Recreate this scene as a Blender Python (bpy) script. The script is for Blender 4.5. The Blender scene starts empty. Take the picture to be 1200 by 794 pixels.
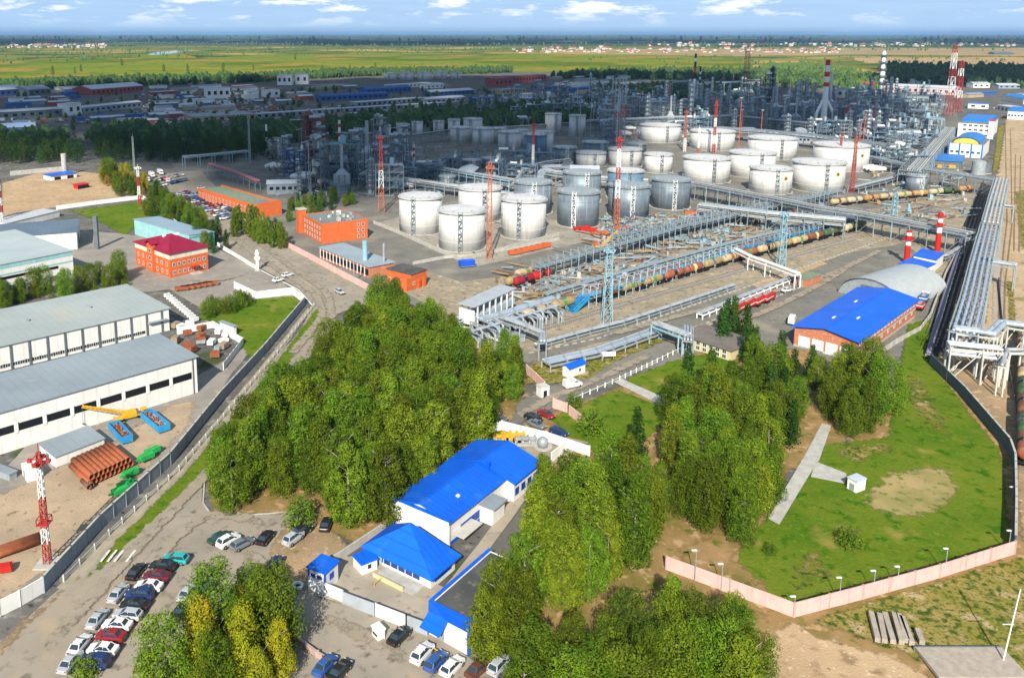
import bpy, math, random
from math import sin, cos, pi, radians as R, hypot, atan2, sqrt
from mathutils import Vector, noise
random.seed(7)
# ------------------------------------------------------------ camera
scene = bpy.context.scene
H = 90.0; F = 985.0; CX = 500.0; HY = 39.0; TP = .175
CY = HY + F * TP; P = math.atan(TP)
cam = bpy.data.cameras.new('camera'); cam_o = bpy.data.objects.new('camera', cam)
scene.collection.objects.link(cam_o); scene.camera = cam_o
cam_o.location = (0, 0, H); cam_o.rotation_euler = (pi / 2 - P, 0, 0)
cam.sensor_width = 36; cam.lens = 36 * F / 1200
cam.shift_x = (600 - CX) / 1200; cam.shift_y = -(397 - CY) / 1200
cam.clip_start = 1; cam.clip_end = 120000
# ------------------------------------------------------------ light
SUN_EL = R(35); SUN_AZ = R(10)        # light travels along +Y, a little to +X
sun = bpy.data.lights.new('sun', 'SUN'); sun.energy = 5.0; sun.angle = R(.5); sun.color = (1, .93, .8)
sun_o = bpy.data.objects.new('sun', sun); scene.collection.objects.link(sun_o)
LD = Vector((sin(SUN_AZ) * cos(SUN_EL), cos(SUN_AZ) * cos(SUN_EL), -sin(SUN_EL)))
sun_o.rotation_euler = LD.to_track_quat('-Z', 'Y').to_euler(); sun_o.location = (0, -60, 200)
world = bpy.data.worlds.new('World'); scene.world = world; world.use_nodes = True
wn = world.node_tree.nodes; wl = world.node_tree.links; wn.clear()
wo = wn.new('ShaderNodeOutputWorld'); bg = wn.new('ShaderNodeBackground'); bg.inputs[1].default_value = .06
sky = wn.new('ShaderNodeTexSky'); sky.sky_type = 'NISHITA'; sky.sun_disc = False
sky.sun_elevation = SUN_EL; sky.sun_rotation = pi + SUN_AZ; sky.air_density = 1.6; sky.dust_density = .3; sky.ozone_density = 4; sky.altitude = 100
tc = wn.new('ShaderNodeTexCoord'); mp = wn.new('ShaderNodeMapping'); mp.inputs['Scale'].default_value = (13, 13, 62)
nz = wn.new('ShaderNodeTexNoise'); nz.inputs['Scale'].default_value = 1.0; nz.inputs['Detail'].default_value = 8; nz.inputs['Roughness'].default_value = .62
rp = wn.new('ShaderNodeValToRGB'); rp.color_ramp.elements[0].position = .53; rp.color_ramp.elements[1].position = .63
mp2 = wn.new('ShaderNodeMapping'); mp2.inputs['Scale'].default_value = (3, 3, 60); mp2.inputs['Location'].default_value = (4, 2, 1)
nz2 = wn.new('ShaderNodeTexNoise'); nz2.inputs['Detail'].default_value = 6
rp2 = wn.new('ShaderNodeValToRGB'); rp2.color_ramp.elements[0].position = .42; rp2.color_ramp.elements[1].position = .6
m1 = wn.new('ShaderNodeMix'); m1.data_type = 'RGBA'; m2 = wn.new('ShaderNodeMix'); m2.data_type = 'RGBA'; m0 = wn.new('ShaderNodeMix'); m0.data_type = 'RGBA'
m0.inputs[0].default_value = .8; m0.inputs[7].default_value = (4.8, 8.0, 12.2, 1)
m1.inputs[7].default_value = (5.2, 7.2, 10.6, 1); m2.inputs[7].default_value = (13, 13.4, 14, 1)
wl.new(tc.outputs['Generated'], mp.inputs[0]); wl.new(mp.outputs[0], nz.inputs['Vector']); wl.new(nz.outputs['Fac'], rp.inputs[0])
wl.new(tc.outputs['Generated'], mp2.inputs[0]); wl.new(mp2.outputs[0], nz2.inputs['Vector']); wl.new(nz2.outputs['Fac'], rp2.inputs[0])
sep = wn.new('ShaderNodeSeparateXYZ'); wl.new(tc.outputs['Generated'], sep.inputs[0])
mr = wn.new('ShaderNodeMapRange'); mr.inputs[1].default_value = .006; mr.inputs[2].default_value = .03; wl.new(sep.outputs[2], mr.inputs[0])
hi_ = wn.new('ShaderNodeMapRange'); hi_.inputs[1].default_value = .1; hi_.inputs[2].default_value = .3; hi_.inputs[3].default_value = 1; hi_.inputs[4].default_value = .12; wl.new(sep.outputs[2], hi_.inputs[0])
mx_ = wn.new('ShaderNodeMath'); mx_.operation = 'MULTIPLY'; wl.new(mr.outputs[0], mx_.inputs[0]); wl.new(hi_.outputs[0], mx_.inputs[1])
ma = wn.new('ShaderNodeMath'); ma.operation = 'MULTIPLY'; wl.new(rp.outputs[0], ma.inputs[0]); wl.new(mx_.outputs[0], ma.inputs[1])
mb = wn.new('ShaderNodeMath'); mb.operation = 'MULTIPLY'; wl.new(rp2.outputs[0], mb.inputs[0]); wl.new(mr.outputs[0], mb.inputs[1])
mc = wn.new('ShaderNodeMath'); mc.operation = 'MULTIPLY'; wl.new(mb.outputs[0], mc.inputs[0]); mc.inputs[1].default_value = .7
gz = wn.new('ShaderNodeMapRange'); gz.inputs[1].default_value = .04; gz.inputs[2].default_value = .3; gz.inputs[3].default_value = .85; gz.inputs[4].default_value = .1; wl.new(sep.outputs[2], gz.inputs[0]); wl.new(gz.outputs[0], m0.inputs[0])
wl.new(sky.outputs[0], m0.inputs[6]); wl.new(m0.outputs[2], m1.inputs[6]); wl.new(mc.outputs[0], m1.inputs[0])
wl.new(m1.outputs[2], m2.inputs[6]); wl.new(ma.outputs[0], m2.inputs[0]); wl.new(m2.outputs[2], bg.inputs[0]); wl.new(bg.outputs[0], wo.inputs[0])
scene.view_settings.view_transform = 'Standard'; scene.view_settings.look = 'None'
scene.view_settings.exposure = .6; scene.view_settings.gamma = 1
scene.render.engine = 'CYCLES'
cy = scene.cycles; cy.max_bounces = 4; cy.diffuse_bounces = 2; cy.glossy_bounces = 2; cy.transmission_bounces = 1
cy.volume_bounces = 0; cy.transparent_max_bounces = 12; cy.caustics_reflective = False; cy.caustics_refractive = False
cy.use_denoising = True

# ------------------------------------------------------------ helpers
C = scene.collection
def G(px, py, z=0.0):
    """photo pixel -> world point at height z"""
    x = (px - CX) / F; y = -(py - CY) / F
    dy = cos(P) + y * sin(P); dz = -sin(P) + y * cos(P)
    t = (z - H) / dz
    return Vector((x * t, dy * t, z))
def ZT(b, ty):
    """height of a vertical thing standing at world point b whose top is at pixel row ty"""
    y = -(ty - CY) / F
    return H + (-sin(P) + y * cos(P)) / (cos(P) + y * sin(P)) * b.y
def pxm(px, py):           # pixels per metre at a ground pixel
    b = G(px, py); return F / (b.y * cos(P) + H * sin(P))

class B:
    def __init__(s): s.v = []; s.f = []; s.m = []; s.mats = []; s.k = 0
    def mat(s, m):
        if m not in s.mats: s.mats.append(m)
        s.k = s.mats.index(m); return s
    def face(s, pts):
        n = len(s.v); s.v += [tuple(p) for p in pts]; s.f.append(tuple(range(n, n + len(pts)))); s.m.append(s.k)
    def hexa(s, p):        # 8 points: bottom 4 ccw, top 4 ccw
        n = len(s.v); s.v += [tuple(q) for q in p]
        for a in ((3, 2, 1, 0), (4, 5, 6, 7), (0, 1, 5, 4), (1, 2, 6, 5), (2, 3, 7, 6), (3, 0, 4, 7)):
            s.f.append(tuple(n + i for i in a)); s.m.append(s.k)
        return s
    def box(s, x0, x1, y0, y1, z0, z1):
        return s.hexa([(x0, y0, z0), (x1, y0, z0), (x1, y1, z0), (x0, y1, z0), (x0, y0, z1), (x1, y0, z1), (x1, y1, z1), (x0, y1, z1)])
    def beam(s, a, b, w=.2, h=None):
        a = Vector(a); b = Vector(b); d = b - a; h = h or w
        if d.length < 1e-4: return s
        d.normalize(); u = Vector((0, 0, 1)) if abs(d.z) < .95 else Vector((0, 1, 0))
        r = d.cross(u).normalized() * w / 2; q = r.cross(d).normalized() * h / 2
        return s.hexa([a - r - q, a + r - q, b + r - q, b - r - q, a - r + q, a + r + q, b + r + q, b - r + q])
    def cyl(s, a, b, r, n=10, r2=None, cap=True):
        a = Vector(a); b = Vector(b); r2 = r if r2 is None else r2; d = (b - a).normalized()
        u = Vector((0, 0, 1)) if abs(d.z) < .95 else Vector((1, 0, 0))
        x = d.cross(u).normalized(); y = d.cross(x)
        k = len(s.v)
        for c, rr in ((a, r), (b, r2)):
            for i in range(n):
                t = 2 * pi * i / n; s.v.append(tuple(c + (x * cos(t) + y * sin(t)) * rr))
        for i in range(n):
            j = (i + 1) % n; s.f.append((k + i, k + n + i, k + n + j, k + j)); s.m.append(s.k)
        if cap:
            s.f.append(tuple(k + i for i in range(n))); s.m.append(s.k)
            s.f.append(tuple(k + n + i for i in reversed(range(n)))); s.m.append(s.k)
        return s
    def pipe(s, pts, r, n=8):
        for i in range(len(pts) - 1): s.cyl(pts[i], pts[i + 1], r, n, None, False)
        for p in pts: s.ball(p, r * 1.03, n, 4)
        return s
    def lathe(s, c, prof, n=24, ax='z'):
        c = Vector(c); k = len(s.v)
        for (r, z) in prof:
            for i in range(n):
                t = 2 * pi * i / n
                s.v.append(tuple(c + (Vector((r * cos(t), r * sin(t), z)) if ax == 'z' else Vector((z, r * cos(t), r * sin(t))))))
        for q in range(len(prof) - 1):
            for i in range(n):
                j = (i + 1) % n; a = k + q * n
                s.f.append((a + i, a + j, a + n + j, a + n + i) if ax == 'z' else (a + i, a + j, a + n + j, a + n + i)); s.m.append(s.k)
        if prof[0][0] > .001: s.f.append(tuple(k + i for i in reversed(range(n)))); s.m.append(s.k)
        if prof[-1][0] > .001:
            a = k + (len(prof) - 1) * n; s.f.append(tuple(a + i for i in range(n))); s.m.append(s.k)
        return s
    def ball(s, c, r, n=8, m=5, sq=(1, 1, 1), jit=0):
        c = Vector(c); k = len(s.v)
        for j in range(m + 1):
            ph = pi * j / m
            for i in range(n):
                t = 2 * pi * i / n; q = 1 + (random.uniform(-jit, jit) if jit else 0)
                s.v.append((c.x + r * q * sin(ph) * cos(t) * sq[0], c.y + r * q * sin(ph) * sin(t) * sq[1], c.z + r * q * cos(ph) * sq[2]))
        for j in range(m):
            for i in range(n):
                i2 = (i + 1) % n; s.f.append((k + j * n + i, k + (j + 1) * n + i, k + (j + 1) * n + i2, k + j * n + i2)); s.m.append(s.k)
        return s
    def prism(s, pts, z0, z1):
        n = len(s.v); k = len(pts)
        s.v += [(p[0], p[1], z0) for p in pts] + [(p[0], p[1], z1) for p in pts]
        s.f.append(tuple(n + i for i in reversed(range(k)))); s.m.append(s.k)
        s.f.append(tuple(n + k + i for i in range(k))); s.m.append(s.k)
        for i in range(k):
            j = (i + 1) % k; s.f.append((n + i, n + j, n + k + j, n + k + i)); s.m.append(s.k)
        return s
    def mesh(s, name, mats=None, smooth=False):
        me = bpy.data.meshes.new(name); me.from_pydata(s.v, [], s.f)
        for m in (mats or s.mats): me.materials.append(m)
        if len(me.materials) > 1 and s.m: me.polygons.foreach_set('material_index', s.m)
        if smooth: me.polygons.foreach_set('use_smooth', [True] * len(s.f))
        me.update(); return me
def link(name, me, parent=None, loc=(0, 0, 0), rz=0, sc=None):
    o = bpy.data.objects.new(name, me); C.objects.link(o); o.location = loc; o.rotation_euler = (0, 0, rz)
    if sc: o.scale = (sc, sc, sc) if not isinstance(sc, tuple) else sc
    if parent: o.parent = parent
    return o
def obj(name, b, m=None, parent=None, smooth=False, **k):
    mats = None if m is None else (m if isinstance(m, list) else [m])
    return link(name, b.mesh(name, mats, smooth), parent, **k)
def tag(o, label=None, cat=None, group=None, kind=None):
    if label: o['label'] = label
    if cat: o['category'] = cat
    if group: o['group'] = group
    if kind: o['kind'] = kind
    return o
def thing(name, label, cat, loc=(0, 0, 0), rz=0, group=None):
    o = bpy.data.objects.new(name, None); C.objects.link(o); o.location = loc; o.rotation_euler = (0, 0, rz); o.empty_display_size = .5
    return tag(o, label, cat, group)
KIDS = {}
def kids(o):
    if o.name not in KIDS: KIDS[o.name] = [c for c in C.objects if c.parent == o]
    return KIDS[o.name]
def dup(o, loc=None, rz=None, label=None, group=None, sc=None, parent=None, mats=None):
    c = o.copy(); C.objects.link(c)
    if parent: c.parent = parent
    if loc is not None: c.location = loc
    if rz is not None: c.rotation_euler = (0, 0, rz)
    if sc: c.scale = (sc, sc, sc)
    if label: c['label'] = label
    if group: c['group'] = group
    for ch in kids(o): dup(ch, parent=c, mats=mats)
    if mats and c.type == 'MESH' and o.name.split('.')[0] in mats:
        c.material_slots[0].link = 'OBJECT'; c.material_slots[0].material = mats[o.name.split('.')[0]]
    return c
def recolor(root, part, m):
    for c in kids(root):
        if c.name.split('.')[0] == part: c.material_slots[0].link = 'OBJECT'; c.material_slots[0].material = m
ORD = ['first', 'second', 'third', 'fourth', 'fifth', 'sixth', 'seventh', 'eighth', 'ninth', 'tenth', 'eleventh', 'twelfth']
def nth(i):
    if i < 12: return ORD[i]
    n = i + 1; return '%d%s' % (n, {1: 'st', 2: 'nd', 3: 'rd'}.get(n % 10 if n % 100 not in (11, 12, 13) else 0, 'th'))

# ------------------------------------------------------------ materials
def M(name, col, col2=None, rough=.75, metal=0, scale=.4, detail=5, lo=.35, hi=.65, bump=0, bscale=3, seam=None, rnd=0, spec=.3, fine=None, trans=0, streak=None):
    m = bpy.data.materials.new(name); m.use_nodes = True; n = m.node_tree.nodes; l = m.node_tree.links
    p = n['Principled BSDF']; p.inputs['Roughness'].default_value = rough; p.inputs['Metallic'].default_value = metal
    p.inputs['Specular IOR Level'].default_value = spec
    col2 = col2 or tuple(c * .78 for c in col)
    geo = n.new('ShaderNodeNewGeometry'); nz = n.new('ShaderNodeTexNoise'); nz.inputs['Scale'].default_value = scale; nz.inputs['Detail'].default_value = detail
    nz.inputs['Roughness'].default_value = .65
    l.new(geo.outputs['Position'], nz.inputs['Vector'])
    r = n.new('ShaderNodeValToRGB'); r.color_ramp.elements[0].position = lo; r.color_ramp.elements[1].position = hi
    r.color_ramp.elements[0].color = (*col, 1); r.color_ramp.elements[1].color = (*col2, 1); l.new(nz.outputs['Fac'], r.inputs[0])
    out = r.outputs[0]
    if fine:      # (scale, colour, threshold, softness): speckle of a second colour
        for (fs, fc, ft, fw) in (fine if isinstance(fine, list) else [fine]):
            n2 = n.new('ShaderNodeTexNoise'); n2.inputs['Scale'].default_value = fs; n2.inputs['Detail'].default_value = 4; l.new(geo.outputs['Position'], n2.inputs['Vector'])
            r2 = n.new('ShaderNodeMapRange'); r2.inputs[1].default_value = ft; r2.inputs[2].default_value = ft + fw; l.new(n2.outputs['Fac'], r2.inputs[0])
            x = n.new('ShaderNodeMix'); x.data_type = 'RGBA'; l.new(r2.outputs[0], x.inputs[0]); l.new(out, x.inputs[6]); x.inputs[7].default_value = (*fc, 1); out = x.outputs[2]
    if streak:    # (colour, threshold, softness, horizontal scale): rain stains running down
        mpn = n.new('ShaderNodeMapping'); mpn.inputs['Scale'].default_value = (streak[3], streak[3], streak[3] * .07); l.new(geo.outputs['Position'], mpn.inputs[0])
        n3 = n.new('ShaderNodeTexNoise'); n3.inputs['Scale'].default_value = 1; n3.inputs['Detail'].default_value = 5; n3.inputs['Roughness'].default_value = .6; l.new(mpn.outputs[0], n3.inputs['Vector'])
        r3 = n.new('ShaderNodeMapRange'); r3.inputs[1].default_value = streak[1]; r3.inputs[2].default_value = streak[1] + streak[2]; l.new(n3.outputs['Fac'], r3.inputs[0])
        x3 = n.new('ShaderNodeMix'); x3.data_type = 'RGBA'; l.new(r3.outputs[0], x3.inputs[0]); l.new(out, x3.inputs[6]); x3.inputs[7].default_value = (*streak[0], 1); out = x3.outputs[2]
    if seam:      # (spacing, axis, darken): standing seams or panel joints in the object's own axes
        tcn = n.new('ShaderNodeTexCoord'); sp = n.new('ShaderNodeSeparateXYZ'); l.new(tcn.outputs['Object'], sp.inputs[0])
        a = n.new('ShaderNodeMath'); a.operation = 'DIVIDE'; l.new(sp.outputs[seam[1]], a.inputs[0]); a.inputs[1].default_value = seam[0]
        b = n.new('ShaderNodeMath'); b.operation = 'FRACT'; l.new(a.outputs[0], b.inputs[0])
        c = n.new('ShaderNodeMath'); c.operation = 'LESS_THAN'; l.new(b.outputs[0], c.inputs[0]); c.inputs[1].default_value = .16
        x = n.new('ShaderNodeMix'); x.data_type = 'RGBA'; x.blend_type = 'MULTIPLY'; l.new(c.outputs[0], x.inputs[0]); l.new(out, x.inputs[6]); x.inputs[7].default_value = (seam[2],) * 3 + (1,)
        out = x.outputs[2]
    if rnd:
        oi = n.new('ShaderNodeObjectInfo'); hs = n.new('ShaderNodeHueSaturation')
        q = n.new('ShaderNodeMapRange'); q.inputs[3].default_value = 1 - rnd; q.inputs[4].default_value = 1 + rnd; l.new(oi.outputs['Random'], q.inputs[0])
        q2 = n.new('ShaderNodeMapRange'); q2.inputs[3].default_value = .5 - rnd * .06; q2.inputs[4].default_value = .5 + rnd * .06; 
        w = n.new('ShaderNodeMath'); w.operation = 'FRACT'; w2 = n.new('ShaderNodeMath'); w2.operation = 'MULTIPLY'; w2.inputs[1].default_value = 7.31
        l.new(oi.outputs['Random'], w2.inputs[0]); l.new(w2.outputs[0], w.inputs[0]); l.new(w.outputs[0], q2.inputs[0]); l.new(q2.outputs[0], hs.inputs['Hue'])
        l.new(q.outputs[0], hs.inputs['Value']); l.new(out, hs.inputs['Color']); out = hs.outputs[0]
    l.new(out, p.inputs['Base Color'])
    if bump:
        bn = n.new('ShaderNodeTexNoise'); bn.inputs['Scale'].default_value = bscale; bn.inputs['Detail'].default_value = 4; l.new(geo.outputs['Position'], bn.inputs['Vector'])
        bp = n.new('ShaderNodeBump'); bp.inputs['Strength'].default_value = bump; bp.inputs['Distance'].default_value = .3; l.new(bn.outputs['Fac'], bp.inputs['Height']); l.new(bp.outputs[0], p.inputs['Normal'])
    if trans:
        t = n.new('ShaderNodeBsdfTranslucent'); l.new(out, t.inputs[0]); mx = n.new('ShaderNodeMixShader'); mx.inputs[0].default_value = trans
        l.new(p.outputs[0], mx.inputs[1]); l.new(t.outputs[0], mx.inputs[2]); l.new(mx.outputs[0], n['Material Output'].inputs['Surface'])
    return m
asphalt = M('asphalt', (.25, .222, .182), (.34, .295, .235), scale=.06, fine=[(.5, (.14, .12, .095), .56, .15), (.02, (.33, .27, .2), .5, .2), (.15, (.36, .29, .2), .6, .1)], rough=.9, spec=.05)
asphalt2 = M('asphalt_grey', (.15, .145, .13), (.22, .205, .175), scale=.08, fine=[(.6, (.1, .095, .085), .6, .1), (.05, (.27, .25, .2), .55, .15)], rough=.9, spec=.05)
gravel = M('gravel', (.17, .16, .145), (.09, .09, .085), scale=.05, detail=8, fine=[(.35, (.27, .25, .22), .57, .12), (.8, (.045, .045, .045), .6, .08), (.06, (.06, .08, .03), .62, .05)], rough=.95, spec=.03)
concrete_g = M('concrete_ground', (.36, .3, .21), (.26, .22, .16), scale=.08, fine=[(.5, (.16, .14, .11), .56, .1), (.3, (.45, .38, .27), .58, .1)], rough=.9, spec=.05)
dirt = M('dirt', (.4, .27, .15), (.24, .17, .1), scale=.07, detail=8, fine=[(.6, (.55, .4, .24), .58, .12), (.25, (.1, .12, .03), .62, .1)], rough=.95, bump=.5)
sand = M('sand', (.5, .35, .2), (.36, .24, .14), scale=.05, detail=8, fine=[(.4, (.27, .18, .1), .55, .15), (1.3, (.58, .44, .28), .6, .08)], rough=.95, bump=.4)
grass = M('grass', (.07, .14, .008), (.15, .18, .018), scale=.06, detail=8, fine=[(.35, (.035, .11, .004), .54, .14), (.09, (.3, .22, .06), .62, .12), (1.2, (.13, .2, .02), .58, .1)], rough=.95, spec=.03, bump=.6, bscale=2)
drygrass = M('dry_grass', (.19, .18, .03), (.33, .24, .09), scale=.12, detail=8, fine=[(.9, (.05, .085, .012), .5, .12), (.25, (.42, .31, .18), .58, .1), (2.2, (.1, .12, .02), .56, .06)], rough=.95, bump=.6, bscale=2, spec=.03)
scrub = M('forest_floor', (.34, .21, .1), (.16, .13, .035), scale=.1, detail=8, fine=[(.5, (.42, .28, .15), .56, .1), (.3, (.1, .13, .015), .6, .1)], rough=.95, spec=.03)
meadow = M('meadow', (.14, .19, .018), (.21, .235, .03), scale=.004, detail=8, fine=[(.0022, (.1, .15, .015), .49, .08), (.004, (.3, .2, .045), .54, .08), (.03, (.05, .09, .012), .6, .06)], rough=1, spec=0)
meadow2 = M('meadow_far', (.2, .2, .035), (.1, .14, .025), scale=.003, detail=8, fine=[(.004, (.03, .07, .02), .55, .05), (.0015, (.42, .3, .1), .55, .06)], rough=1, spec=0)
farland = M('far_land', (.05, .085, .05), (.13, .15, .06), scale=.0006, detail=8, fine=[(.0012, (.02, .045, .03), .5, .05), (.0015, (.25, .24, .14), .62, .04)], rough=1, spec=0)
white = M('white_wall', (.76, .75, .72), (.68, .67, .64), scale=.15, seam=(3, 0, .92), streak=((.58, .56, .52), .6, .25, 1.2))
whitep = M('white_paint', (.78, .78, .76), (.68, .68, .66), scale=.5)
offw = M('cream_wall', (.6, .53, .3), (.5, .44, .26))
roof_grey = M('grey_sheet_roof', (.28, .325, .355), (.22, .26, .29), scale=.05, seam=(2.0, 0, .93), rough=.55, fine=(.2, (.36, .36, .34), .62, .2))
roof_dark = M('dark_sheet_roof', (.13, .18, .24), (.1, .14, .19), scale=.06, seam=(2.0, 0, .9), rough=.5)
roof_blue = M('blue_sheet_roof', (.004, .125, .74), (.004, .1, .6), scale=.12, seam=(1.2, 0, .8), rough=.45, fine=[(.25, (.02, .15, .6), .58, .15), (1.5, (.02, .09, .42), .64, .05)])
roof_blue2 = M('light_blue_roof', (.02, .2, .62), (.02, .16, .5), seam=(1.2, 0, .9), rough=.45)
roof_mag = M('magenta_roof', (.3, .012, .05), (.22, .008, .035), seam=(.9, 0, .8), rough=.45)
roof_bit = M('bitumen_roof', (.06, .062, .062), (.1, .1, .095), scale=.2, fine=(.8, (.15, .14, .12), .6, .1))
roof_bit2 = M('weathered_felt_roof', (.2, .23, .22), (.14, .16, .16), scale=.15, fine=(.6, (.3, .3, .28), .58, .1))
roof_green = M('greenish_roof', (.2, .26, .17), (.16, .2, .14))
brick = M('orange_brick', (.62, .13, .03), (.5, .1, .028), scale=.6, fine=(3, (.5, .16, .06), .55, .1))
brick2 = M('pink_brick', (.5, .18, .1), (.42, .15, .08), scale=.5, fine=(2, (.55, .3, .2), .55, .1))
tealw = M('teal_wall', (.3, .55, .55), (.24, .46, .47), seam=(2, 0, .9))
teal = M('teal_paint', (.08, .36, .38))
bluew = M('blue_paint', (.01, .1, .62), rough=.5)
lblue = M('light_blue_paint', (.28, .45, .52), (.22, .38, .45), rough=.5)
cyan = M('gantry_blue', (.02, .22, .5), (.03, .3, .55), rough=.5)
dark = M('dark_opening', (.012, .014, .018), rough=.3)
glass = M('window_glass', (.03, .045, .06), rough=.12, spec=.8)
steel = M('galvanised_steel', (.42, .46, .48), (.3, .34, .36), metal=.3, rough=.45, scale=.7)
steeld = M('dark_steel', (.1, .12, .14), (.17, .19, .21), metal=.2, rough=.6, scale=1)
frame_m = M('grey_framework', (.26, .31, .34), (.18, .22, .25), rough=.6, scale=.6, rnd=.25)
pipe_s = M('silver_pipe', (.5, .53, .56), (.36, .4, .44), metal=.35, rough=.45, scale=.4, seam=(6, 0, .8))
pipe_d = M('dull_pipe', (.3, .36, .4), (.2, .25, .29), metal=.2, rough=.5, scale=.8)
fred = M('faded_red', (.42, .04, .035), (.34, .035, .03), rough=.6); forg = M('faded_orange', (.46, .13, .055), (.36, .1, .04), rough=.6); roof_tank = M('tank_roof_paint', (.6, .6, .6), (.5, .5, .5), scale=.2, rough=.8, fine=(.6, (.33, .32, .3), .6, .1))
redp = M('red_paint', (.55, .02, .015), (.42, .02, .015), rough=.45)
orp = M('orange_paint', (.6, .12, .03), (.45, .08, .02), rough=.55)
yel = M('yellow_paint', (.75, .42, .02), (.55, .3, .02), rough=.5)
green = M('green_paint', (.02, .4, .08), (.02, .3, .06), rough=.5)
rust = M('rusty_steel', (.33, .1, .04), (.2, .06, .025), scale=1, rough=.7)
pinkf = M('pink_concrete', (.7, .45, .41), (.62, .38, .35), scale=.5, streak=((.42, .3, .27), .54, .2, 1.5))
greyf = M('grey_concrete_fence', (.3, .35, .4), (.24, .28, .32), scale=.4, streak=((.17, .18, .18), .53, .2, 1.5))
conc = M('concrete', (.48, .46, .42), (.36, .35, .32), scale=.6)
black = M('black_rubber', (.015, .015, .016), rough=.8)
wood = M('weathered_timber', (.33, .25, .17), (.24, .18, .13), scale=1)
tank_w = M('white_tank_paint', (.64, .635, .62), (.55, .55, .54), scale=.12, rough=.75, streak=((.42, .38, .33), .52, .25, .8), rnd=.05, fine=(.5, (.6, .58, .54), .66, .1))
tank_g = M('grey_tank_steel', (.2, .25, .29), (.14, .18, .22), scale=.15, rough=.5, metal=.25, rnd=.15, streak=((.32, .35, .36), .52, .2, .8))
tank_b = M('blue_grey_tank', (.5, .54, .6), (.42, .46, .52), scale=.1, rough=.5)
white_line = M('road_marking', (.75, .75, .7), (.5, .48, .44), scale=1.5)

# ------------------------------------------------------------ setting
ZL = [0.0]
SOFT = {}
def soften(m):
    if m.name in SOFT: return SOFT[m.name]
    c = m.copy(); c.name = m.name + '_soft'; n = c.node_tree.nodes; l = c.node_tree.links; o = n['Material Output']; src = o.inputs['Surface'].links[0].from_socket
    at = n.new('ShaderNodeAttribute'); at.attribute_name = 'edge'; ge = n.new('ShaderNodeNewGeometry'); z = n.new('ShaderNodeTexNoise'); z.inputs['Scale'].default_value = .45; z.inputs['Detail'].default_value = 6; z.inputs['Roughness'].default_value = .7; l.new(ge.outputs['Position'], z.inputs['Vector'])
    a = n.new('ShaderNodeMath'); a.operation = 'MULTIPLY_ADD'; l.new(z.outputs['Fac'], a.inputs[0]); a.inputs[1].default_value = 1.6; l.new(at.outputs['Fac'], a.inputs[2])
    r = n.new('ShaderNodeMapRange'); r.inputs[1].default_value = 1.15; r.inputs[2].default_value = 1.4; l.new(a.outputs[0], r.inputs[0])
    t = n.new('ShaderNodeBsdfTransparent'); x = n.new('ShaderNodeMixShader'); l.new(r.outputs[0], x.inputs[0]); l.new(t.outputs[0], x.inputs[1]); l.new(src, x.inputs[2]); l.new(x.outputs[0], o.inputs['Surface'])
    SOFT[m.name] = c; return c
def inside(x, y, poly):
    c = False; j = len(poly) - 1
    for i in range(len(poly)):
        if (poly[i][1] > y) != (poly[j][1] > y) and x < (poly[j][0] - poly[i][0]) * (y - poly[i][1]) / (poly[j][1] - poly[i][1]) + poly[i][0]: c = not c
        j = i
    return c
def softpatch(name, w, m, fade):
    P2 = [(q.x, q.y) for q in w]; xs = [q[0] for q in P2]; ys = [q[1] for q in P2]; x0, x1, y0, y1 = min(xs), max(xs), min(ys), max(ys)
    g = max(fade / 1.6, max(x1 - x0, y1 - y0) / 120); nx = int((x1 - x0) / g) + 2; ny = int((y1 - y0) / g) + 2; E = {}
    def ed(i, j):
        if (i, j) not in E:
            x, y = x0 + i * g, y0 + j * g
            if not inside(x, y, P2): E[i, j] = 0.0
            else:
                d = 1e9
                for k in range(len(P2)):
                    a, c = P2[k - 1], P2[k]; ux, uy = c[0] - a[0], c[1] - a[1]; t = max(0, min(1, ((x - a[0]) * ux + (y - a[1]) * uy) / (ux * ux + uy * uy + 1e-9))); d = min(d, hypot(x - a[0] - ux * t, y - a[1] - uy * t))
                E[i, j] = min(1.0, d / fade)
        return E[i, j]
    b = B(); ix = {}; vals = []
    def vi(i, j):
        if (i, j) not in ix: ix[i, j] = len(b.v); b.v.append((x0 + i * g, y0 + j * g, ZL[0])); vals.append(ed(i, j))
        return ix[i, j]
    for i in range(nx):
        for j in range(ny):
            if max(ed(i, j), ed(i + 1, j), ed(i, j + 1), ed(i + 1, j + 1)) > 0: b.f.append((vi(i, j), vi(i + 1, j), vi(i + 1, j + 1), vi(i, j + 1))); b.m.append(0)
    me = b.mesh(name, [soften(m)]); at = me.attributes.new('edge', 'FLOAT', 'POINT'); at.data.foreach_set('value', vals)
    return tag(link(name, me), kind='structure')
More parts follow.
